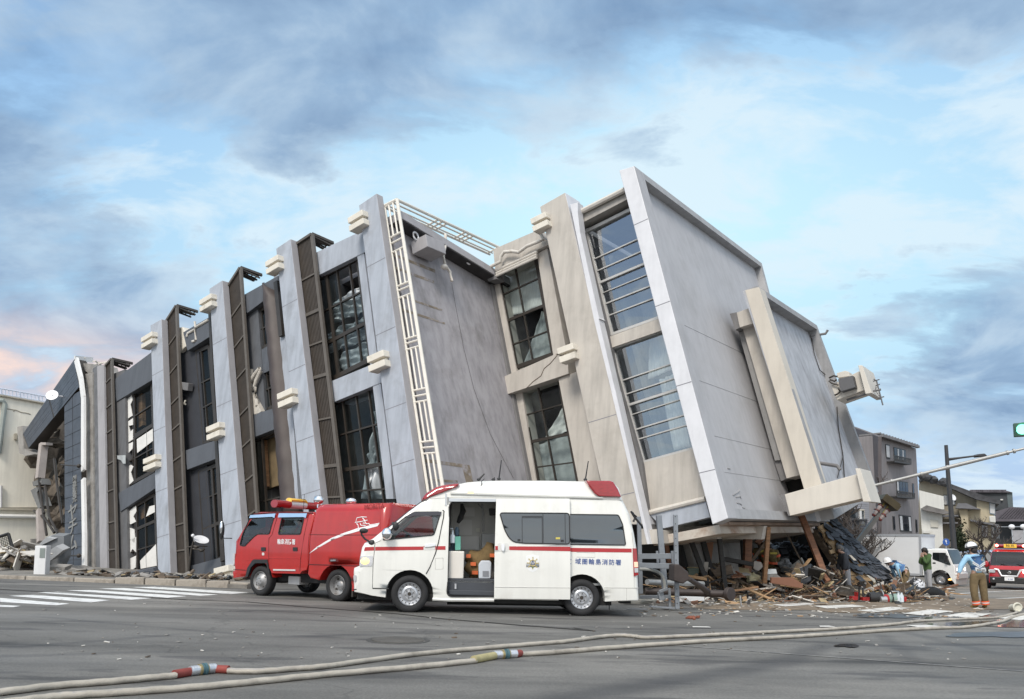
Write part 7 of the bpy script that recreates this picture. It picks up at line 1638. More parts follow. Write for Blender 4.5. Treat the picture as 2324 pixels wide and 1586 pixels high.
# ---- bending rescuer
J = dict(pelvis=V(.06, .0, .84), neck=V(-.40, .0, 1.09), head=V(-.55, .0, 1.135), ls=V(-.32, -.17, 1.04), le=V(-.26, -.22, .78), lw=V(-.20, -.16, .60), rs=V(-.33, .17, 1.03), re=V(-.27, .20, .80), rw=V(-.20, .12, .60),
         lhip=V(.08, -.10, .80), rhip=V(.08, .10, .80), lk=V(-.03, -.12, .45), rk=V(.05, .12, .44), la=V(.0, -.12, .09), ra=V(.10, .13, .09), lt=V(-.12, -.13, .04), rt=V(-.02, .14, .04))
pe, up, f, sd, hd = figure('rescuer in blue jacket and white helmet bending forward beside the fallen slate roof', gpos(2052, 1349), J, (hairm, .93), Vc((-.8, -.25, -.55)), None, jblue, tanp, boot, .98, -.06, legr=1.1)
up2 = Vc((-.25, 0, 1)).normalized(); helmet(pe, up2, Vc((-1, -.1, -.2)).normalized(), Vc((0, 1, 0)), hd)
Nv = {'a': (V(-.08, 0, .935), (.165, .14)), 'b': (V(-.22, 0, 1.02), (.178, .15)), 'c': (V(-.34, 0, 1.07), (.15, .13))}; vst = skin('vest', Nv, [('a', 'b'), ('b', 'c')], vblue, pe, 'b')
b = MB(); b.box((-.2, -.13, 1.13), (-.1, .1, 1.17)); b.build('back_patch', refl, vst, world=False, bevel=.01)
b = MB(); b.tube([V(.10+.0*cos(a), .155*cos(a), .86+.12*sin(a)) for a in [2*pi*i/16 for i in range(17)]], .018, 6, caps=False); b.tube([V(.09, -.12, .80), V(.14, -.10, .66), V(.05, -.2, .62), V(-.04, -.2, .70)], .014, 6); b.build('harness', blk, pe, world=False)
for s in 'lr': bandring(pe, J[s+'a'].lerp(J[s+'k'], .14), (J[s+'k']-J[s+'a']), .093, .07, orange)
# ---- onlooker in a green parka with hands to the mouth
J = dict(pelvis=V(.05, 0, .90), neck=V(.02, .0, 1.43), head=V(-.03, .0, 1.575), ls=V(.05, -.18, 1.36), le=V(-.10, -.22, 1.12), lw=V(-.13, -.06, 1.38), rs=V(.05, .18, 1.36), re=V(-.13, .18, 1.12), rw=V(-.14, .05, 1.38),
         lhip=V(.06, -.09, .85), rhip=V(.06, .09, .85), lk=V(.04, -.10, .46), rk=V(.08, .10, .46), la=V(.07, -.10, .09), ra=V(.12, .10, .09), lt=V(-.06, -.11, .04), rt=V(0, .11, .04), lh=V(.05, .05, 1), rh=V(.05, -.03, 1))
pe, up, f, sd, hd = figure('onlooker in a green hooded parka and pale trousers holding both hands to the mouth', gpos(2104, 1345), J, (hairm, 1.08), Vc((-1, -.15, -.1)), None, green, greyt, bootd, 1.13, .16)
b = MB(); b.blob(V(.12, 0, 1.42), .10, .15, .09, 14, 8); b.build('hood', green, pe, world=False)
Nn = {'a': (J['le'], .075), 'b': (J['le'].lerp(J['lw'], .9), .055)}; skin('dark_sleeve', Nn, [('a', 'b')], greyj, pe, 'a', 1)
# ---- grey-haired man
J = dict(pelvis=V(.0, 0, .88), neck=V(-.10, .0, 1.40), head=V(-.19, .0, 1.53), ls=V(-.08, -.18, 1.32), le=V(-.12, -.22, 1.05), lw=V(-.15, -.18, .84), rs=V(-.08, .18, 1.32), re=V(-.14, .21, 1.05), rw=V(-.20, .16, .85),
         lhip=V(.0, -.09, .84), rhip=V(.0, .09, .84), lk=V(.01, -.09, .46), rk=V(.05, .10, .45), la=V(.08, -.09, .09), ra=V(.12, .10, .09), lt=V(-.04, -.10, .04), rt=V(.0, .11, .04))
pe, up, f, sd, hd = figure('grey haired man in charcoal jacket and pale grey trousers facing the rubble', gpos(1922, 1353), J, (hairg, 1.0), Vc((-1, .1, -.35)), None, greyj, greyt, bootd, 1.1, .10)
# ---- firefighters in the rubble under the wing
turn = mat('turnout_khaki', (.155, .118, .05), .9, var=.2, scale=7, bump=.5, bscale=9)
for (u, v, D, sgn, lab) in ((1752, 1312, 26.2, 1, 'crouching firefighter in tan coat with orange bands and grey helmet under the tilted roof slab'), (1728, 1306, 27.0, -1, 'second tan coated firefighter half hidden by the upright plank under the roof slab')):
    q = at(u, v, D)
    J = dict(pelvis=V(.06, 0, .55), neck=V(-.02, .02, .97), head=V(-.08*sgn, .06, 1.10), ls=V(-.20, -.0, .92), le=V(-.26, .1, .68), lw=V(-.22, .3, .55), rs=V(.17, -.02, .92), re=V(.24, .0, .66), rw=V(.16, .22, .52),
             lhip=V(-.06, 0, .5), rhip=V(.13, 0, .5), lk=V(-.14, .2, .30), rk=V(.2, .16, .3), la=V(-.12, 0, -.1), ra=V(.16, -.02, -.1), lt=V(-.14, .12, -.15), rt=V(.18, .12, -.15))
    pe, up, f, sd, hd = figure(lab, tuple(q), J, (hairm, .95), Vc((-.3, 1, -.5)), 'firefighters in the rubble', turn, turn, None, 1.12, .06)
    helmet(pe, up, f, sd, hd, True, False, mat('helmet_grey', (.50, .50, .50), .3, var=.05))
    bandring(pe, J['rs'].lerp(J['re'], .55), (J['re']-J['rs']), .092, .08, orange); bandring(pe, J['ls'].lerp(J['le'], .6), (J['le']-J['ls']), .092, .08, orange)
    bandring(pe, J['pelvis']+V(-.01, 0, -.04), (.1, 0, 1), .225, .08, orange, 'hem_band'); b = MB(); b.box((-.10, -.17, .83), (.14, -.12, .90)); b.build('back_patch', mat('patch_yellow', (.55, .45, .08), .7, var=.1), pe, world=False, bevel=.01)
# ------------------------------------------------------------------ fire hoses
canvas = mat('hose_canvas', (.40, .365, .31), .85, var=.16, scale=5, bump=.4, bscale=60, stain=((.20, .18, .15), 3, .52, .7, .75)); redsl = mat('hose_red_sleeve', (.23, .045, .035), .7, var=.2, scale=8); yelsl = mat('hose_yellow_sleeve', (.40, .35, .18), .7, var=.15, scale=8); brass = mat('coupling_brass', (.40, .32, .16), .4, metal=.7, var=.15, scale=8); aluc = mat('coupling_alu', (.62, .63, .65), .35, metal=.7, var=.1, scale=8); teal = mat('coupling_teal', (.07, .14, .16), .5, var=.15)
k5 = crop(0, 2200, 1900, 2324); k6 = crop(1900, 2200, 1903, 2324)
def smooth(pts, n=7):
    out = []
    for i in range(len(pts)-1):
        p0, p1, p2, p3 = pts[max(0, i-1)], pts[i], pts[i+1], pts[min(len(pts)-1, i+2)]
        for k in range(n):
            t = k/n; out.append(.5*((2*p1)+(p2-p0)*t+(2*p0-5*p1+4*p2-p3)*t*t+(3*p1-p0-3*p2+p3)*t**3))
    return out+[pts[-1]]
def hp(px, r, h=0): return [gp(u, v+0, r+h) for u, v in px]
def hose(name, label, px, r=.036, group='fire hoses on the road', lift=None, flat=.8):
    h = thing(name, label, 'fire hose', tuple(gp(*px[len(px)//2], 0)), group); P_ = smooth(hp(px, r*flat))
    P_ = [p+Vc((0, 0, .002*sin(i*1.7))) for i, p in enumerate(P_)]
    b = MB(); b.tube(P_, [r*(1+.015*sin(i*2.3)) for i in range(len(P_))], 12, flat=flat); b.build('hose_line', canvas, h)
    b = MB(); b.tube([p+Vc((0, -r*.55, r*.62*flat/.8)) for p in P_], .0035, 4); b.build('hose_stripe', mat('hose_blue_line', (.28, .27, .30), .8, var=.1), h)
    return h
def sleeve(h, a, c, r, m, name='sleeve', rr=None):
    p, q = gp(*a, r*.95), gp(*c, (rr or r)*.95); b = MB(); b.tube([p, p.lerp(q, .5), q], [r, r*1.02, rr or r], 14); b.build(name, m, h)
def coupling(h, a, c, r):
    p, q = gp(*a, r*1.0), gp(*c, r*1.0); d = (q-p); b = MB()
    for t0, t1, k, m in ((0, .34, 1.0, 0), (.34, .42, 1.22, 1), (.42, .52, 1.12, 2), (.52, .62, 1.34, 2), (.62, .68, 1.14, 1), (.68, 1.0, 1.0, 0)):
        b.tube([p+d*t0, p+d*t1], r*k, 20, mi=m)
        if m == 0: 
            for e in (.2, .5, .8): tt = t0+(t1-t0)*e; b.tube([p+d*(tt-.012), p+d*(tt+.012)], r*1.05, 20, mi=0)
    b.build('coupling', [aluc, brass, teal], h)
cv = lambda k, *q: [k(*p) for p in q]
hA = hose('fire_hose', 'pale fire hose running from the bottom left corner to a red sleeved coupling', cv(k5, (-200, 486), (0, 470), (250, 440), (500, 420), (690, 402), (800, 392)))
sleeve(hA, k5(790, 392), k5(866, 379), .039, redsl); coupling(hA, k5(862, 380), k5(976, 366), .044); sleeve(hA, k5(974, 366), k5(1038, 369), .038, redsl)
hose('fire_hose', 'grey fire hose leading from the red sleeved coupling across the road to the puddle', cv(k5, (1034, 370), (1180, 371), (1350, 358), (1500, 345), (1900, 290), (2324, 252))+cv(k6, (140, 240), (250, 231), (330, 220), (420, 208), (500, 203), (560, 208), (610, 213), (800, 206), (1200, 186), (1500, 170), (1720, 152), (1850, 136), (2050, 126), (2200, 119), (2280, 100), (2292, 92)), .034)
hB = hose('fire_hose', 'fire hose entering along the bottom edge and ending in a yellow sleeve and coupling', cv(k5, (-300, 556), (0, 522), (200, 496), (330, 484), (600, 467), (900, 445), (1200, 416), (1500, 385), (1900, 350), (2160, 322)))
sleeve(hB, k5(2150, 323), k5(2246, 304), .042, yelsl); coupling(hB, k5(2243, 303), k5(2345, 297), .045)
hC = hose('fire_hose', 'fire hose with a red sleeve curving from the yellow sleeved coupling to the right edge', cv(k6, (20, 292), (200, 282), (500, 257), (900, 229), (1150, 216), (1400, 201), (1700, 180), (1950, 168), (2050, 165), (2150, 152), (2230, 136), (2290, 112), (2400, 90)), .036)
sleeve(hC, k5(2338, 297), k6(40, 291), .040, redsl)
b = MB(); q = gp(2309, 1389, .12); b.tube([q+Vc((cos(a)*.10, 0, sin(a)*.10)) for a in [2*pi*i/20 for i in range(21)]], .022, 8, caps=False, up=(0, 1, 0)); b.tube([q+Vc((0, .02, 0)), q+Vc((.1, .35, -.04))], .09, 14); tag(b.build('hose_coupling', mat('coupling_cream', (.62, .6, .5), .5, var=.1)), 'cream ring shaped hose end standing up at the right edge of the puddle', 'hose coupling')
# ------------------------------------------------------------------ wreckage under the wing
bkt = mat('timber_black', (.022, .021, .020), .7, var=.35, scale=4, stretch=(1, 1, 5), stain=((.09, .07, .05), 5, .6, .72, .7)); redw = mat('timber_red', (.21, .095, .05), .65, var=.25, scale=3, stretch=(1, 1, 4), stain=((.08, .04, .025), 4, .5, .7, .8)); rawo = mat('timber_raw', (.36, .23, .125), .75, var=.25, scale=4, stretch=(1, 1, 4)); oldw = mat('timber_old', (.115, .085, .06), .85, var=.35, scale=4, stretch=(1, 1, 4))
c2d = lambda x, y, D: at(*cd_(x, y), D)
def timber(label, p, q, w, m, D0, D1=None, d=None, group=None, name='timber_beam'):
    a, c = c2d(*p, D0), c2d(*q, D1 or D0); mb = MB(); mb.beam(a, c, w*.64, (d or w)*.7, up=(0, -1, .05))
    o = mb.build(name, m, bevel=.012); return tag(o, label, 'timber beam', group)
timber('leftmost black post leaning under the tilted wing', (722, 330), (985, 1010), .21, bkt, 22.5, 22)
timber('black post crossing behind the leftmost one under the wing', (868, 330), (1045, 1010), .23, bkt, 22.9, 22.6)
timber('nearly upright black post under the corner of the roof slab', (1062, 290), (1145, 1000), .2, bkt, 22, 22)
timber('short black post high under the slab left of the broad red one', (1322, 360), (1350, 760), .22, bkt, 25)
timber('broad upright red brown post under the slab edge', (1390, 290), (1370, 950), .34, redw, 23.5)
timber('red brown brace sloping up behind the front plank', (1610, 325), (1480, 490), .28, redw, 24.5)
timber('weathered brace sloping beside the broad red post', (1580, 470), (1415, 690), .16, oldw, 24.2)
timber('upright front plank standing on the road before the slab', (1608, 312), (1555, 1062), .185, wood, 22.4, 22.9)
timber('thin stick leaning to the right in the wreck', (1775, 320), (2020, 800), .07, oldw, 25)
timber('long orange brown beam propped under the penthouse beam at right', (1962, 185), (2312, 1078), .28, redw, 23.8, 23.0, .2)
timber('dark plank lying aslant between the black and red posts', (1120, 655), (1445, 715), .2, bkt, 22.8, 22.6, .25)
timber('long black beam lying along the rubble at right', (1740, 775), (2380, 915), .25, bkt, 24.5, 24, .2)
timber('slanted board behind the long orange beam', (2160, 640), (2215, 800), .18, wood, 24)
timber('reddish upright post behind the steel frame', (500, 420), (545, 760), .18, redw, 23)
timber('pale pole lying flat across the rubble behind the grey haired man', (2230, 1000), (2560, 1010), .05, mat('pole_pale', (.55, .52, .47), .7, var=.1), 25.5)
timber('red board lying on edge above the long black beam', (1800, 760), (2180, 860), .16, redw, 25, 24.6, .1)
timber('orange lath propped low on the rubble in front', (1235, 1000), (1500, 960), .09, wood, 21.2)
timber('grey board slab leaning at the foot of the red post', (1270, 850), (1240, 990), .30, oldw, 22.6, 22.2, .06)
timber('thin lath near the yellow foam lump', (2080, 950), (2260, 1040), .05, rawo, 21.5)
def slab(label, px, D, th, m, name, cat, tilt=0):
    pts = [c2d(x, y, D+tilt*(y/1000)) for x, y in px]; mb = MB(); mb.prism(pts, (0, th, 0)); o = mb.build(name, m, bevel=.008); return tag(o, label, cat)
slab('tan plywood panel standing between the black posts', ((940, 450), (1020, 455), (990, 720), (930, 720)), 23.6, .05, mat('plywood_tan', (.26, .125, .065), .7, var=.15), 'plywood_panel', 'board')
slab('large flat red brown door leaf lying in the front rubble', ((1640, 855), (1868, 858), (1985, 930), (1975, 975), (1640, 918)), 21.8, .12, mat('door_brown', (.21, .095, .055), .6, var=.12, scale=2), 'door_leaf', 'board')
slab('pale broken box panel beside the broad red post', ((1455, 680), (1530, 690), (1550, 740), (1500, 790), (1445, 760)), 23.4, .2, mat('panel_pale', (.42, .38, .34), .8, var=.15), 'box_board', 'board')
slab('white plastic basin upside down below the firefighter', ((1600, 770), (1690, 765), (1705, 815), (1590, 822)), 23, .4, mat('basin_white', (.68, .70, .69), .4, var=.05), 'basin', 'basin')
slab('pale concrete block under the white basin', ((1590, 825), (1700, 822), (1750, 860), (1640, 888), (1590, 885)), 22.9, .4, concrete, 'concrete_block', 'block')
slab('white appliance panel lying flat beside the steel frame', ((650, 1068), (915, 1062), (920, 1108), (652, 1120)), 19.2, .5, mat('appliance_white', (.70, .71, .71), .4, var=.05), 'appliance_panel', 'panel')
slab('stack of green striped boards behind the fallen lamp head', ((745, 755), (860, 760), (850, 840), (750, 845)), 22.5, .3, mat('green_boards', (.12, .15, .12), .7, var=.3, stretch=(1, 1, 20)), 'board_stack', 'boards')
# lump of yellow foam
def lump(name, label, cat, q, r, m, seed, sq=.8, n=14, k=10, rough=.28):
    rnd = random.Random(seed); mb = MB(); vs = []; fs = []
    ph = [rnd.uniform(0, 6.28) for _ in range(9)]
    for i in range(k+1):
        t = pi*i/k
        for j in range(n):
            a = 2*pi*j/n; w = 1+rough*(sin(3*a+ph[0]+t*2)+.6*sin(5*a+ph[1]-t*3)+.5*sin(7*t+ph[2]))/1.6+rnd.uniform(-.08, .08); vs.append(q+Vc((r[0]*sin(t)*cos(a)*w, r[1]*sin(t)*sin(a)*w, -r[2]*cos(t)*w)))
    for i in range(k):
        for j in range(n): j2 = (j+1) % n; fs.append((i*n+j, i*n+j2, (i+1)*n+j2, (i+1)*n+j))
    mb.add(vs, fs, 0, True); return tag(mb.build(name, m), label, cat)
lump('foam_lump', 'lump of torn yellow insulation foam at the front of the rubble', 'foam', c2d(2010, 1050, 23.0), (.27, .2, .15), mat('foam_yellow', (.48, .40, .19), .9, var=.25, scale=6, bump=.8, bscale=12), 1)
lump('foam_lump', 'pale straw coloured lump of insulation behind the upright front plank', 'foam', c2d(1440, 870, 23), (.22, .2, .16), mat('straw', (.42, .38, .24), .9, var=.3, scale=8, bump=.8, bscale=14), 2)
lump('cloth_heap', 'grey striped cloth heap right of the crouching firefighter', 'cloth', c2d(1790, 715, 25), (.2, .2, .18), mat('cloth_grey', (.20, .21, .22), .9, var=.5, scale=9), 3)
lump('black_bag', 'black holdall lying on the road before the green parka onlooker', 'bag', at(2112, 1346, 25.3), (.46, .24, .20), mat('bag_black', (.008, .008, .009), .8, var=.3, bump=.4), 4, rough=.12)
lump('patterned_bag', 'black and white patterned bundle beside the black holdall', 'bundle', at(2077, 1336, 25.6), (.32, .27, .32), mat('bundle_bw', (.70, .70, .72), .85, var=.05, stain=((.02, .02, .022), 3.2, .50, .54, 1.0)), 5, rough=.2)
lump('dark_bundle', 'small dark bundle behind the power tools by the bending rescuer', 'bundle', at(2008, 1337, 24.8), (.3, .25, .24), MC['bag_black'], 6)
# ---- sofa-like tile heap and wall inside the crushed house
back = MB(); 
back.prism([c2d(x, y, 30) for x, y in ((480, 440), (2400, 330), (2450, 980), (480, 980))], (0, .5, 0)); tag(back.build('house_wall', mat('crushed_wall', (.045, .036, .028), .95, var=.6, scale=1.4, bump=.8, bscale=4)), 'dark backdrop wall for the shaded inside of the crushed wooden house under the tilted wing', 'wall')  # broad dark backdrop in place of the shaded interior behind the debris
b = MB(); b.prism([c2d(x, y, 29.2) for x, y in ((1830, 320), (2140, 330), (2120, 720), (1830, 700))], (0, .15, 0))
for i in range(9): p = c2d(1840+i*34, 325, 29.1); q = c2d(1835+i*34, 700, 29.1); b.beam(p, q, .03, .05, up=(0, -1, 0))
tag(b.build('boarded_wall', mat('boarded_brown', (.12, .095, .065), .9, var=.45, scale=2.2, stain=((.03, .026, .022), 2, .5, .62, .9))), 'brown boarded wall piece standing behind the thin leaning stick', 'wall')
tilesm = mat('roof_tile_slate', (.042, .047, .056), .55, var=.3, scale=5)
rnd = random.Random(12); hb = MB()
for i in range(260):
    x, y = rnd.uniform(1640, 2010), 0; y = 490+abs(x-1800)*.25+rnd.uniform(0, 190); q = c2d(x, y, rnd.uniform(28, 29.2)); R = Matrix.Rotation(rnd.uniform(-.9, .9), 3, 'X') @ Matrix.Rotation(rnd.uniform(-.8, .8), 3, 'Y') @ Matrix.Rotation(rnd.uniform(0, 3), 3, 'Z')
    hb.hexa([q+R @ Vc(p) for p in ((-.17, -.14, 0), (.17, -.14, .02), (.17, .14, .02), (-.17, .14, 0), (-.17, -.14, .03), (.17, -.14, .05), (.17, .14, .05), (-.17, .14, .03))])
o = hb.build('tile_heap', tilesm); tag(o, 'heap of fallen dark roof tiles under the slab', 'tiles', kind='stuff')
# ---- fallen slate roof slope
s4 = crop(2900, 1500, 903, 1685); R0 = dict(tl=s4(272, 845), tr=s4(345, 812), br=s4(745, 1215), bl=s4(640, 1270))
rt_, rtr, rbr, rbl = at(*s4(258, 850), 26.7), at(*s4(348, 808), 27.5), at(*s4(750, 1208), 27.2), at(*s4(520, 1245), 26.3)
rbl2 = at(*s4(420, 1130), 24.8)
sr = thing('slate_roof', 'fallen roof slope of splintered boards and loose black slates resting on the rubble', 'roof', (rbl.x, rbl.y, gz(rbl.x)))
nrm = (rtr-rt_).cross(rbr-rtr).normalized(); nrm = nrm if nrm.z > 0 else -nrm
def rp(s, t, h=0): return (rt_*(1-s)+rtr*s)*(1-t)+(rbl*(1-s)+rbr*s)*t+nrm*h
b = MB(); nb = 15
for i in range(nb):
    t0, t1 = i/nb, (i+1)/nb-.006
    s0 = rnd.uniform(-.1, .04)+(.05 if i % 3 else -.06); b.prism([rp(s0, t0, rnd.uniform(-.05, .02)), rp(1, t0), rp(1, t1), rp(s0+rnd.uniform(-.04, .04), t1, rnd.uniform(-.05, .02))], nrm*-.05)
b.build('sheathing_board', mat('sheathing', (.40, .27, .145), .85, var=.35, scale=2.4, stain=((.06, .045, .03), 2.2, .5, .66, .8)), sr)
b = MB()
for j in range(30):
    for i in range(12):
        s, t = .12+i*.08+rnd.uniform(-.02, .02), j/30+rnd.uniform(-.01, .01)
        edge = .68+.12*sin(j*.6)+.10*sin(j*1.7+1)
        if s < edge and rnd.random() < .86: continue
        if rnd.random() < .06: continue
        c_ = rp(s, t, .03+rnd.uniform(0, .03)); a_ = (rp(s+.1, t)-rp(s, t)).normalized(); d_ = (rp(s, t+.1)-rp(s, t)).normalized(); rot = rnd.gauss(0, .16 if s > edge+.1 else .5); a2 = a_*cos(rot)+d_*sin(rot); d2 = d_*cos(rot)-a_*sin(rot)
        w, l = .125, .17; lift = rnd.uniform(.01, .10)
        b.hexa([c_-a2*w-d2*l, c_+a2*w-d2*l, c_+a2*w+d2*l+nrm*lift, c_-a2*w+d2*l+nrm*lift]+[p+nrm*.02 for p in (c_-a2*w-d2*l, c_+a2*w-d2*l, c_+a2*w+d2*l+nrm*lift, c_-a2*w+d2*l+nrm*lift)], rnd.choice([0, 0, 1, 2]))
b.build('slates', [tilesm, mat('slate_pale', (.10, .105, .12), .5, var=.3), mat('slate_black', (.018, .02, .024), .6, var=.3)], sr)['kind'] = 'stuff'
b = MB()
for i in range(7): t = .05+i*.15; b.beam(rp(-.05, t, -.12), rp(1, t, -.12), .10, .14, up=nrm)
b.beam(rp(.0, 0, -.25), rp(.0, .8, -.25), .15, .2, up=nrm); b.build('rafter', oldw, sr)
b = MB(); b.prism([at(*s4(470, 1045), 24.9), at(*s4(490, 1050), 24.9), at(*s4(525, 1085), 24.9), at(*s4(505, 1085), 24.9)], (0, .03, 0)); b.prism([at(*s4(592, 1185), 25), at(*s4(610, 1188), 25), at(*s4(665, 1222), 25), at(*s4(650, 1240), 25)], (0, .03, 0)); b.build('white_splinter', rawo and mat('splinter_white', (.62, .58, .50), .8, var=.08), sr)
lump('shadow_hollow', 'black lump standing for the shadow hollow behind the man under the slate roof', 'rubble', at(*s4(330, 1080), 28.6), (1.2, .6, 1.25), void, 8, rough=.2)  # near-black lump shaped to stand in for deep shade under the roof
# ---- rubble mound (uncountable) and scattered chips
mats_ = [oldw, rawo, redw, bkt, concrete, mat('plaster_chip', (.60, .57, .52), .9, var=.1), tilesm, mat('straw_chip', (.33, .26, .15), .9, var=.3)]
def mound(cx, D, rx, ry, h, seed):
    mb = MB(); rnd = random.Random(seed); n, m_ = 40, 16; vs = []; fs = []
    c = at(cx, 1300, D)
    for i in range(m_+1):
        for j in range(n):
            a = 2*pi*j/n; r = i/m_; x = c.x+rx*r*cos(a); y = c.y+ry*r*sin(a); z = h*(1-r**1.6)*(1+.25*sin(x*2.3)+.2*sin(y*3+x))+rnd.uniform(-.08, .1); vs.append((x, y, gz(x)+max(-.02, z if i < m_ else -.05)))
    for i in range(m_):
        for j in range(n): j2 = (j+1) % n; fs.append((i*n+j, i*n+j2, (i+1)*n+j2, (i+1)*n+j))
    mb.add(vs, fs); return mb
rubm = mat('rubble_earth', (.085, .068, .052), .95, var=.5, scale=3, bump=1.0, bscale=8, stain=((.26, .23, .19), 2.5, .55, .68, .8))
for i, a in enumerate(((1640, 24.5, 3.6, 2.6, .78, 1), (1800, 25.4, 2.6, 1.9, .72, 2), (1985, 28.4, 2.2, 1.0, .35, 3))):
    o = mound(*a).build('rubble_mound', rubm); tag(o, 'low mound of mixed house rubble under and beside the tilted wing', 'rubble', 'rubble mounds', 'stuff')
rnd = random.Random(5); mb = MB()
def chip(mb, q, l, w, h, mi, rnd, flat=.35):
    R = Matrix.Rotation(rnd.uniform(0, 3.14), 3, 'Z') @ Matrix.Rotation(rnd.gauss(0, flat), 3, 'X') @ Matrix.Rotation(rnd.gauss(0, flat), 3, 'Y'); k = [rnd.uniform(.6, 1) for _ in range(4)]
    mb.hexa([q+R @ Vc(p) for p in ((-l*k[0], -w, 0), (l, -w*k[1], 0), (l*k[2], w, 0), (-l, w*k[3], 0), (-l*k[0], -w, h), (l, -w*k[1], h), (l*k[2], w, h), (-l, w*k[3], h))], mi)
for i in range(3400):
    u = rnd.uniform(1490, 2150); v = 1350+rnd.gauss(0, 7)-(u-1800)*.004; q = gp(u, v, .01)
    if v < 1352 and u < 1885: q.z += max(0, rnd.gauss(.12, .1))
    s = abs(rnd.gauss(.06, .06))+.012; chip(mb, q, s*1.5, s*rnd.uniform(.25, .8), rnd.uniform(.006, .03), rnd.choice([0, 0, 1, 1, 2, 3, 3, 4, 5, 5, 7]), rnd)
for i in range(420):
    u = rnd.uniform(1450, 2250); v = rnd.uniform(1355, 1400); q = gp(u, v, .008); s = abs(rnd.gauss(.025, .02))+.008; chip(mb, q, s, s*.6, .01, rnd.choice([0, 1, 5, 5, 5, 4]), rnd, .1)
for i in range(200):
    u = rnd.uniform(100, 2300); v = rnd.uniform(1360, 1500); q = gp(u, v, .006); s = abs(rnd.gauss(.012, .008))+.005; chip(mb, q, s, s*.7, .008, rnd.choice([0, 5, 4, 4]), rnd, .1)
o = mb.build('debris_chips', mats_); tag(o, 'small splinters and plaster chips strewn over the road beside the wreck', 'debris', kind='stuff')
mb = MB()
for i in range(1500):
    u = rnd.uniform(1500, 2060); D = rnd.uniform(22.3, 27.0) if not 1880 < u < 1965 else rnd.uniform(25.9, 27.2); q = at(u, 1300, D); q.z = gz(q.x)+rnd.uniform(.15, .85)*(1 if u < 1900 else .35)*(.45 if 1680 < u < 1800 and D < 26 else 1); s = abs(rnd.gauss(.12, .08))+.03; chip(mb, q, s*1.6, s*rnd.uniform(.3, .9), rnd.uniform(.01, .05), rnd.choice([0, 0, 1, 2, 3, 3, 4, 5, 6, 7]), rnd, .6)
o = mb.build('debris_pieces', mats_); tag(o, 'broken boards, plaster and tile pieces covering the rubble mound', 'debris', kind='stuff')
mb = MB()
for i in range(2600):
    u = rnd.uniform(1490, 2075); D = rnd.uniform(21.8, 26.5) if not 1885 < u < 1960 else rnd.uniform(25.6, 27); q = at(u, 1300, D); top = (.80 if u < 1900 else .22)*(.5 if 1680 < u < 1800 else 1); q.z = gz(q.x)+rnd.uniform(.03, 1)**1.3*top*min(1, .35+(D-21.8)*.35)
    d_ = Vc((rnd.gauss(0, 1), rnd.gauss(0, .7), rnd.gauss(0, .35))).normalized(); l = abs(rnd.gauss(.22, .2))+.08; w = rnd.uniform(.008, .03); mb.beam(q-d_*l, q+d_*l, w, w*rnd.uniform(.4, 1), mi=rnd.choice([0, 0, 0, 1, 1, 2, 3, 3, 5, 7]))
o = mb.build('debris_splinters', mats_); tag(o, 'tangle of thin splintered laths and sticks over the rubble', 'debris', kind='stuff')
# countable planks across the heap
proto = None
for i in range(64):
    u = rnd.uniform(1500, 1985); D = rnd.uniform(21.6, 26.2) if u < 1900 else rnd.uniform(26.4, 27.8); q = at(u, 1300, D); hgt = rnd.uniform(.08, .62) if u < 1900 else rnd.uniform(.03, .22)
    mi = rnd.choice([0, 0, 1, 1, 2, 3]); hgt *= .4 if 1680 < u < 1800 and D < 26 else 1; w, l = rnd.uniform(.035, .11), rnd.uniform(.6, 2.0)
    mb = MB(); mb.hexa([Vc(p) for p in ((-l/2, -w/2, 0), (l/2-rnd.uniform(0, .1), -w/2, 0), (l/2, w/2, 0), (-l/2+rnd.uniform(0, .1), w/2, 0), (-l/2, -w/2, .03), (l/2-.05, -w/2, .03), (l/2, w/2, .03), (-l/2, w/2, .03))])
    o = mb.build('timber_plank', mats_[mi], world=False); o.location = (q.x, q.y, gz(q.x)+hgt); o.rotation_euler = (rnd.gauss(0, .5), rnd.gauss(0, .28), rnd.uniform(-.9, .9))
    tag(o, 'splintered loose plank lying in the rubble beside the tilted wing', 'plank', 'planks in the rubble')
# planks by the box truck
for i, (u0, v0, u1, v1, D, w, m, lab) in enumerate(((1985, 1318, 2062, 1340, 27, .10, rawo, 'pale split plank lying behind the bending rescuer'), (2118, 1340, 2215, 1353, 28, .06, rawo, 'long thin pale lath on the road right of the black holdall'), (2095, 1322, 2170, 1334, 30, .12, oldw, 'dark plank pile lying before the box truck wheel'), (2090, 1333, 2165, 1340, 29.5, .1, oldw, 'lower dark plank lying before the box truck'), (2130, 1338, 2172, 1326, 30, .15, redw, 'short red brown plank end below the box truck bumper'))):
    mb = MB(); mb.beam(at(u0, v0, D), at(u1, v1, D), w, .05); tag(mb.build('timber_plank', m), lab, 'plank')
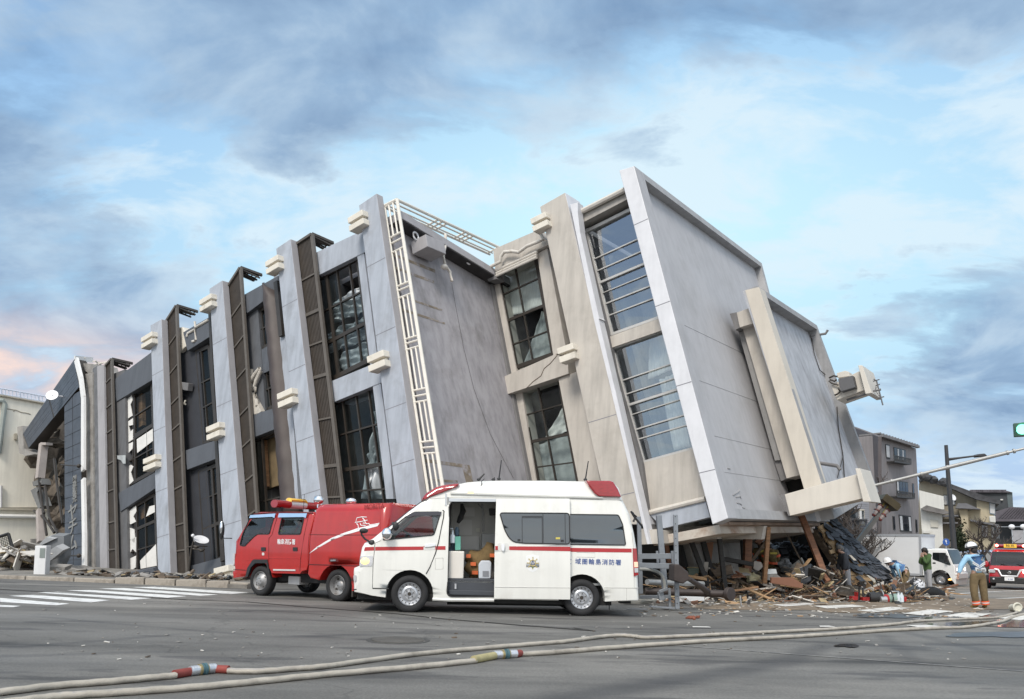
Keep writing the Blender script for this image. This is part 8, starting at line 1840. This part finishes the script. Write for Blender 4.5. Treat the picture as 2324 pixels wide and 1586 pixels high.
# ---- galvanised steel frame behind the ambulance
stl = mat('steel_bluegrey', (.26, .28, .305), .5, metal=.35, var=.12, scale=3, stain=((.14, .13, .12), 4, .58, .72, .6))
q = c2d(500, 1180, 16.6); sf = thing('steel_frame', 'blue grey steel frame of posts and rails standing behind the ambulance', 'steel frame', (q.x, q.y, gz(q.x)))
def sb(p, q, w, D, D1=None, d=None, name='rail'): mb = MB(); mb.beam(c2d(*p, D), c2d(*q, D1 or D), w*.6, (d or w)*.6, up=(0, -1, 0)); mb.build(name, stl, sf, bevel=.006)
sb((605, 178), (625, 1195), .145, 16.4, name='post'); sb((425, 185), (490, 975), .20, 17.2, name='post'); sb((210, 200), (232, 1030), .15, 17.6, name='post')
sb((205, 628), (578, 625), .20, 17, 16.6, .06); sb((208, 725), (585, 735), .20, 17, 16.6, .06); sb((570, 570), (590, 790), .10, 16.5, name='upright'); sb((405, 570), (415, 700), .08, 17, name='upright'); sb((225, 1068), (545, 1062), .12, 17, 16.5); sb((430, 1010), (520, 975), .1, 16.5); sb((540, 970), (545, 1190), .09, 16.6, name='upright'); sb((440, 1010), (460, 1100), .20, 16.6, name='upright'); sb((330, 1168), (620, 1190), .05, 16.5, d=.3)
mb = MB(); 
for z in range(13): mb.lathe([(.012, -.002), (0, -.004)], c2d(603+z*1.7, 200+z*78, 16.32), (0, 1, 0), 8)
mb.build('bolt_hole', winframe, sf)
mb = MB(); mb.tube(smooth([c2d(x, y, 16.9) for x, y in ((215, 765), (330, 770), (420, 800), (470, 850), (490, 930), (490, 980))]), .035, 8); tag(mb.build('cable_bend', mat('cable_grey', (.30, .30, .28), .6, var=.1)), 'thick grey cable bending down inside the steel frame', 'cable')
mb = MB(); mb.tube([c2d(300, 905, 18.4), c2d(900, 925, 20)], .07, 10); tag(mb.build('metal_pipe', gal), 'galvanised pipe lying behind the steel frame', 'pipe')
for k in range(3):
    mb = MB(); c_ = c2d(180+k*40, 1130, 18.0); mb.tube([c_+Vc((cos(a)*.3, sin(a)*.16, .03*k)) for a in [2*pi*i/18 for i in range(19)]], .022, 6, caps=False); tag(mb.build('cable_coil', mat('coil_grey', (.26, .25, .22), .7, var=.15)), 'coil of pale cable lying on the road under the ambulance rear', 'cable coil', 'coils behind the ambulance')
slab('thin flat metal plate lying on the road behind the ambulance wheel', ((50, 1205), (130, 1185), (318, 1196), (280, 1212)), 16.0, .05, mat('plate_lying', (.25, .25, .25), .5, metal=.3, var=.1), 'metal_plate', 'plate')
# ---- fallen brown lamp post
fl = mat('lamp_brown', (.055, .042, .038), .5, var=.15, scale=4, metal=.2)
q = c2d(1180, 1060, 18.6); fp = thing('fallen_lamp_post', 'brown lamp post lying on the road with its box lantern beside the steel frame', 'street lamp', (q.x, q.y, gz(q.x)))
mb = MB(); mb.tube([c2d(280, 1005, 18.6), c2d(1180, 1035, 18.4)], .088, 16); mb.build('pole', fl, fp)
mb = MB(); p, q = c2d(1165, 1035, 18.4), c2d(1208, 1037, 18.3); mb.tube([p, q], .165, 24); mb.build('base_flange', fl, fp, bevel=.01)
mb = MB(); mb.tube([c2d(950, 1010, 18.3), c2d(890, 960, 17.6), c2d(745, 868, 16.2)], [.08, .065, .05], 12); mb.build('arm', fl, fp)
mb = MB(); P4 = [c2d(x, y, 15.9) for x, y in ((592, 715), (640, 712), (745, 800), (750, 880), (690, 925), (590, 890))]; mb.prism(P4, (0, .55, 0)); mb.build('lamp_head', fl, fp, bevel=.02)
# bent rod standing in front
mb = MB(); mb.tube(smooth([c2d(x, y, 18.2) for x, y in ((1305, 1050), (1308, 1110), (1318, 1165), (1340, 1195))]), .022, 6); tag(mb.build('bent_rod', gal), 'bent grey rod standing on the road in front of the rubble', 'rod')
mb = MB(); rnd = random.Random(3)
for i in range(26): chip(mb, gp(*cd_(rnd.gauss(795, 28), rnd.gauss(1300, 4)), .01), .035, .025, .03, 0, rnd)
tag(mb.build('brick_crumbs', mat('brick_red', (.22, .075, .045), .9, var=.2)), 'few red brick crumbs on the road right of the ambulance', 'bricks', kind='stuff')
# ---- power tools lined up on the road
z2 = crop(3080, 1980, 520, 2324); t2 = lambda x, y, D=21.7: at(*z2(x, y), D)
tr_ = mat('tool_red', (.36, .02, .02), .4, var=.12); tg = mat('tool_green', (.25, .36, .31), .45, var=.12); tk = mat('tool_black', (.025, .025, .026), .5, var=.2); tm = mat('tool_metal', (.45, .45, .45), .35, metal=.6, var=.12)
def tool(name, label, q, parts, cat='power tool'):
    t = thing(name, label, cat, tuple(q), None)
    for nm, mb, m in parts: mb.build(nm, m, t)
def bx(p, q, D=21.7, d=.2): a, c = t2(*p, D), t2(*q, D); mb = MB(); mb.box((min(a.x, c.x), a.y, min(a.z, c.z)), (max(a.x, c.x), a.y+d, max(a.z, c.z))); return mb
mbh = MB(); mbh.tube([t2(x, y) for x, y in ((490, 1110), (500, 900), (550, 905), (570, 1100))], .03, 8); mbh.tube([t2(x, y, 21.5) for x, y in ((580, 1060), (640, 990), (680, 1060))], .02, 8)
tool('rescue_cutter', 'red hydraulic cutter with tall black handle standing at the left of the tools', t2(520, 1120), (('housing', bx((380, 1050), (480, 1110)), tr_), ('pump_body', bx((560, 1065), (670, 1120), 21.6), tr_), ('handle', mbh, tk), ('cylinder', bx((465, 980), (500, 1110), 21.8), tr_)))
mbb = MB(); q = t2(770, 1080); mbb.tube([q+Vc((-.2, 0, .02)), q+Vc((.16, 0, .02))], .15, 14); mbg = MB(); mbg.tube([q+Vc((.16+cos(a)*.02, cos(a)*.19, .04+.19*sin(a))) for a in [2*pi*i/16 for i in range(17)]], .02, 6, caps=False); mbm = MB(); mbm.tube([q+Vc((.05, -.16, -.03)), q+Vc((.22, -.16, -.03))], .09, 12)
tool('chain_saw', 'black and silver engine saw with hoop guard among the tools', t2(770, 1130), (('engine', mbb, tk), ('guard', mbg, tm), ('cover', mbm, tm)))
mbb = MB(); q = t2(920, 1090); mbb.tube([q+Vc((-.18, 0, 0)), q+Vc((.15, 0, 0))], .13, 14); mbg = MB(); mbg.tube([q+Vc((.15, cos(a)*.19, .04+.19*sin(a))) for a in [2*pi*i/16 for i in range(17)]], .02, 6, caps=False); 
tool('engine_cutter', 'red engine cutter beside the green cylinder', t2(920, 1140), (('engine', mbb, tr_), ('guard', mbg, tk), ('fuel_tank', bx((850, 1080), (880, 1140)), tm)))
mbb = MB(); q = t2(1075, 1085); mbb.tube([q+Vc((-.22, 0, 0)), q+Vc((-.18, 0, 0)), q+Vc((.18, 0, 0)), q+Vc((.22, 0, 0))], [.09, .14, .14, .09], 16); mbg = MB(); mbg.tube([q+Vc((-.14, -.05, .13)), q+Vc((-.1, -.05, .2)), q+Vc((.1, -.05, .2)), q+Vc((.14, -.05, .13))], .02, 6)
tool('compressor', 'pale green cylinder shaped compressor among the tools', t2(1075, 1140), (('tank', mbb, tg), ('handle', mbg, tm)))
for i, x in enumerate((1150, 1205)):
    mb = MB(); q = t2(x, 1145, 21.6); mb.lathe([(0, 0), (.055, 0), (.055, .17), (.022, .24), (.022, .27), (0, .27)], q, (0, 0, 1), 14); tag(mb.build('water_bottle', MC['bottle_clear']), ('clear water bottle next to the green compressor', 'clear water bottle nearest the red can')[i], 'bottle')
mb = bx((1240, 1060), (1290, 1140)); tag(mb.build('red_can', tr_, bevel=.02), 'small red fuel can at the right end of the tools', 'can')
# ---- broken pieces along the left building foot
l5b = lambda x, y, D: at(*l5(x, y), D); rnd = random.Random(9)
for (px, D, m, lab) in ((((275, 1235), (385, 1165), (470, 1170), (475, 1330), (430, 1420), (300, 1400)), 28, mat('slab_greyblue', (.17, .18, .19), .85, var=.2), 'broken grey concrete slab leaning against the tiled column'), (((345, 1290), (410, 1245), (465, 1275), (365, 1355)), 27.6, mat('slab_pale', (.33, .34, .35), .8, var=.15), 'paler broken slab lying on the larger grey one'), (((270, 1245), (340, 1180), (405, 1190), (300, 1240)), 27.9, MC['slab_pale'], 'bent pale metal sheet above the broken slab'), (((345, 1395), (480, 1400), (470, 1430), (350, 1435)), 27.2, concrete, 'flat concrete fragment at the foot of the tiled column')):
    mb = MB(); mb.prism([l5b(x, y, D) for x, y in px], (.1, .25, .1)); tag(mb.build('broken_slab', m), lab, 'slab')
mb = MB()
for i in range(320):
    x, y = rnd.uniform(-20, 300), rnd.gauss(1325, 32); D = rnd.uniform(26, 29); q = l5b(x, y, D); q.z = max(q.z, gz(q.x)+.05); s = abs(rnd.gauss(.10, .07))+.03; chip(mb, q, s*1.5, s*.8, .04, rnd.choice([0, 4, 4, 4, 5, 7]), rnd, .5)
for i in range(190):
    u = rnd.uniform(110, 545); q = gnd(u, 1312+(u-110)*.035); q = Vc((q.x, q.y+rnd.uniform(.1, 1.6), gz(q.x)+.12+abs(rnd.gauss(0, .03)))); s = abs(rnd.gauss(.05, .04))+.02; chip(mb, q, s*1.5, s*.8, .04, rnd.choice([0, 0, 6, 3, 4, 4, 7]), rnd, .3)
tag(mb.build('debris_pieces', mats_), 'broken paving, concrete bits and dark board pieces along the left building foot', 'debris', kind='stuff')
mb = mound(20, 28.5, 3.6, 1.8, .40, 8); tag(mb.build('rubble_mound', concrete), 'low rubble heap beside the wire fence at the left edge', 'rubble', kind='stuff')
slab('blue grey broken board tilted at the foot of the second floor band', ((-1, 0), (0, 0), (0, 1)), 26, .1, spl, 'broken_board', 'board') if False else None
q = [at(*c0_(x, y), 26.3) for x, y in ((745, 1475), (860, 1450), (900, 1445), (930, 1490), (900, 1495))]; mb = MB(); mb.prism(q, (0, .3, .05)); tag(mb.build('broken_board', spl), 'bluish broken board tilted at the foot of the first window bay', 'board')
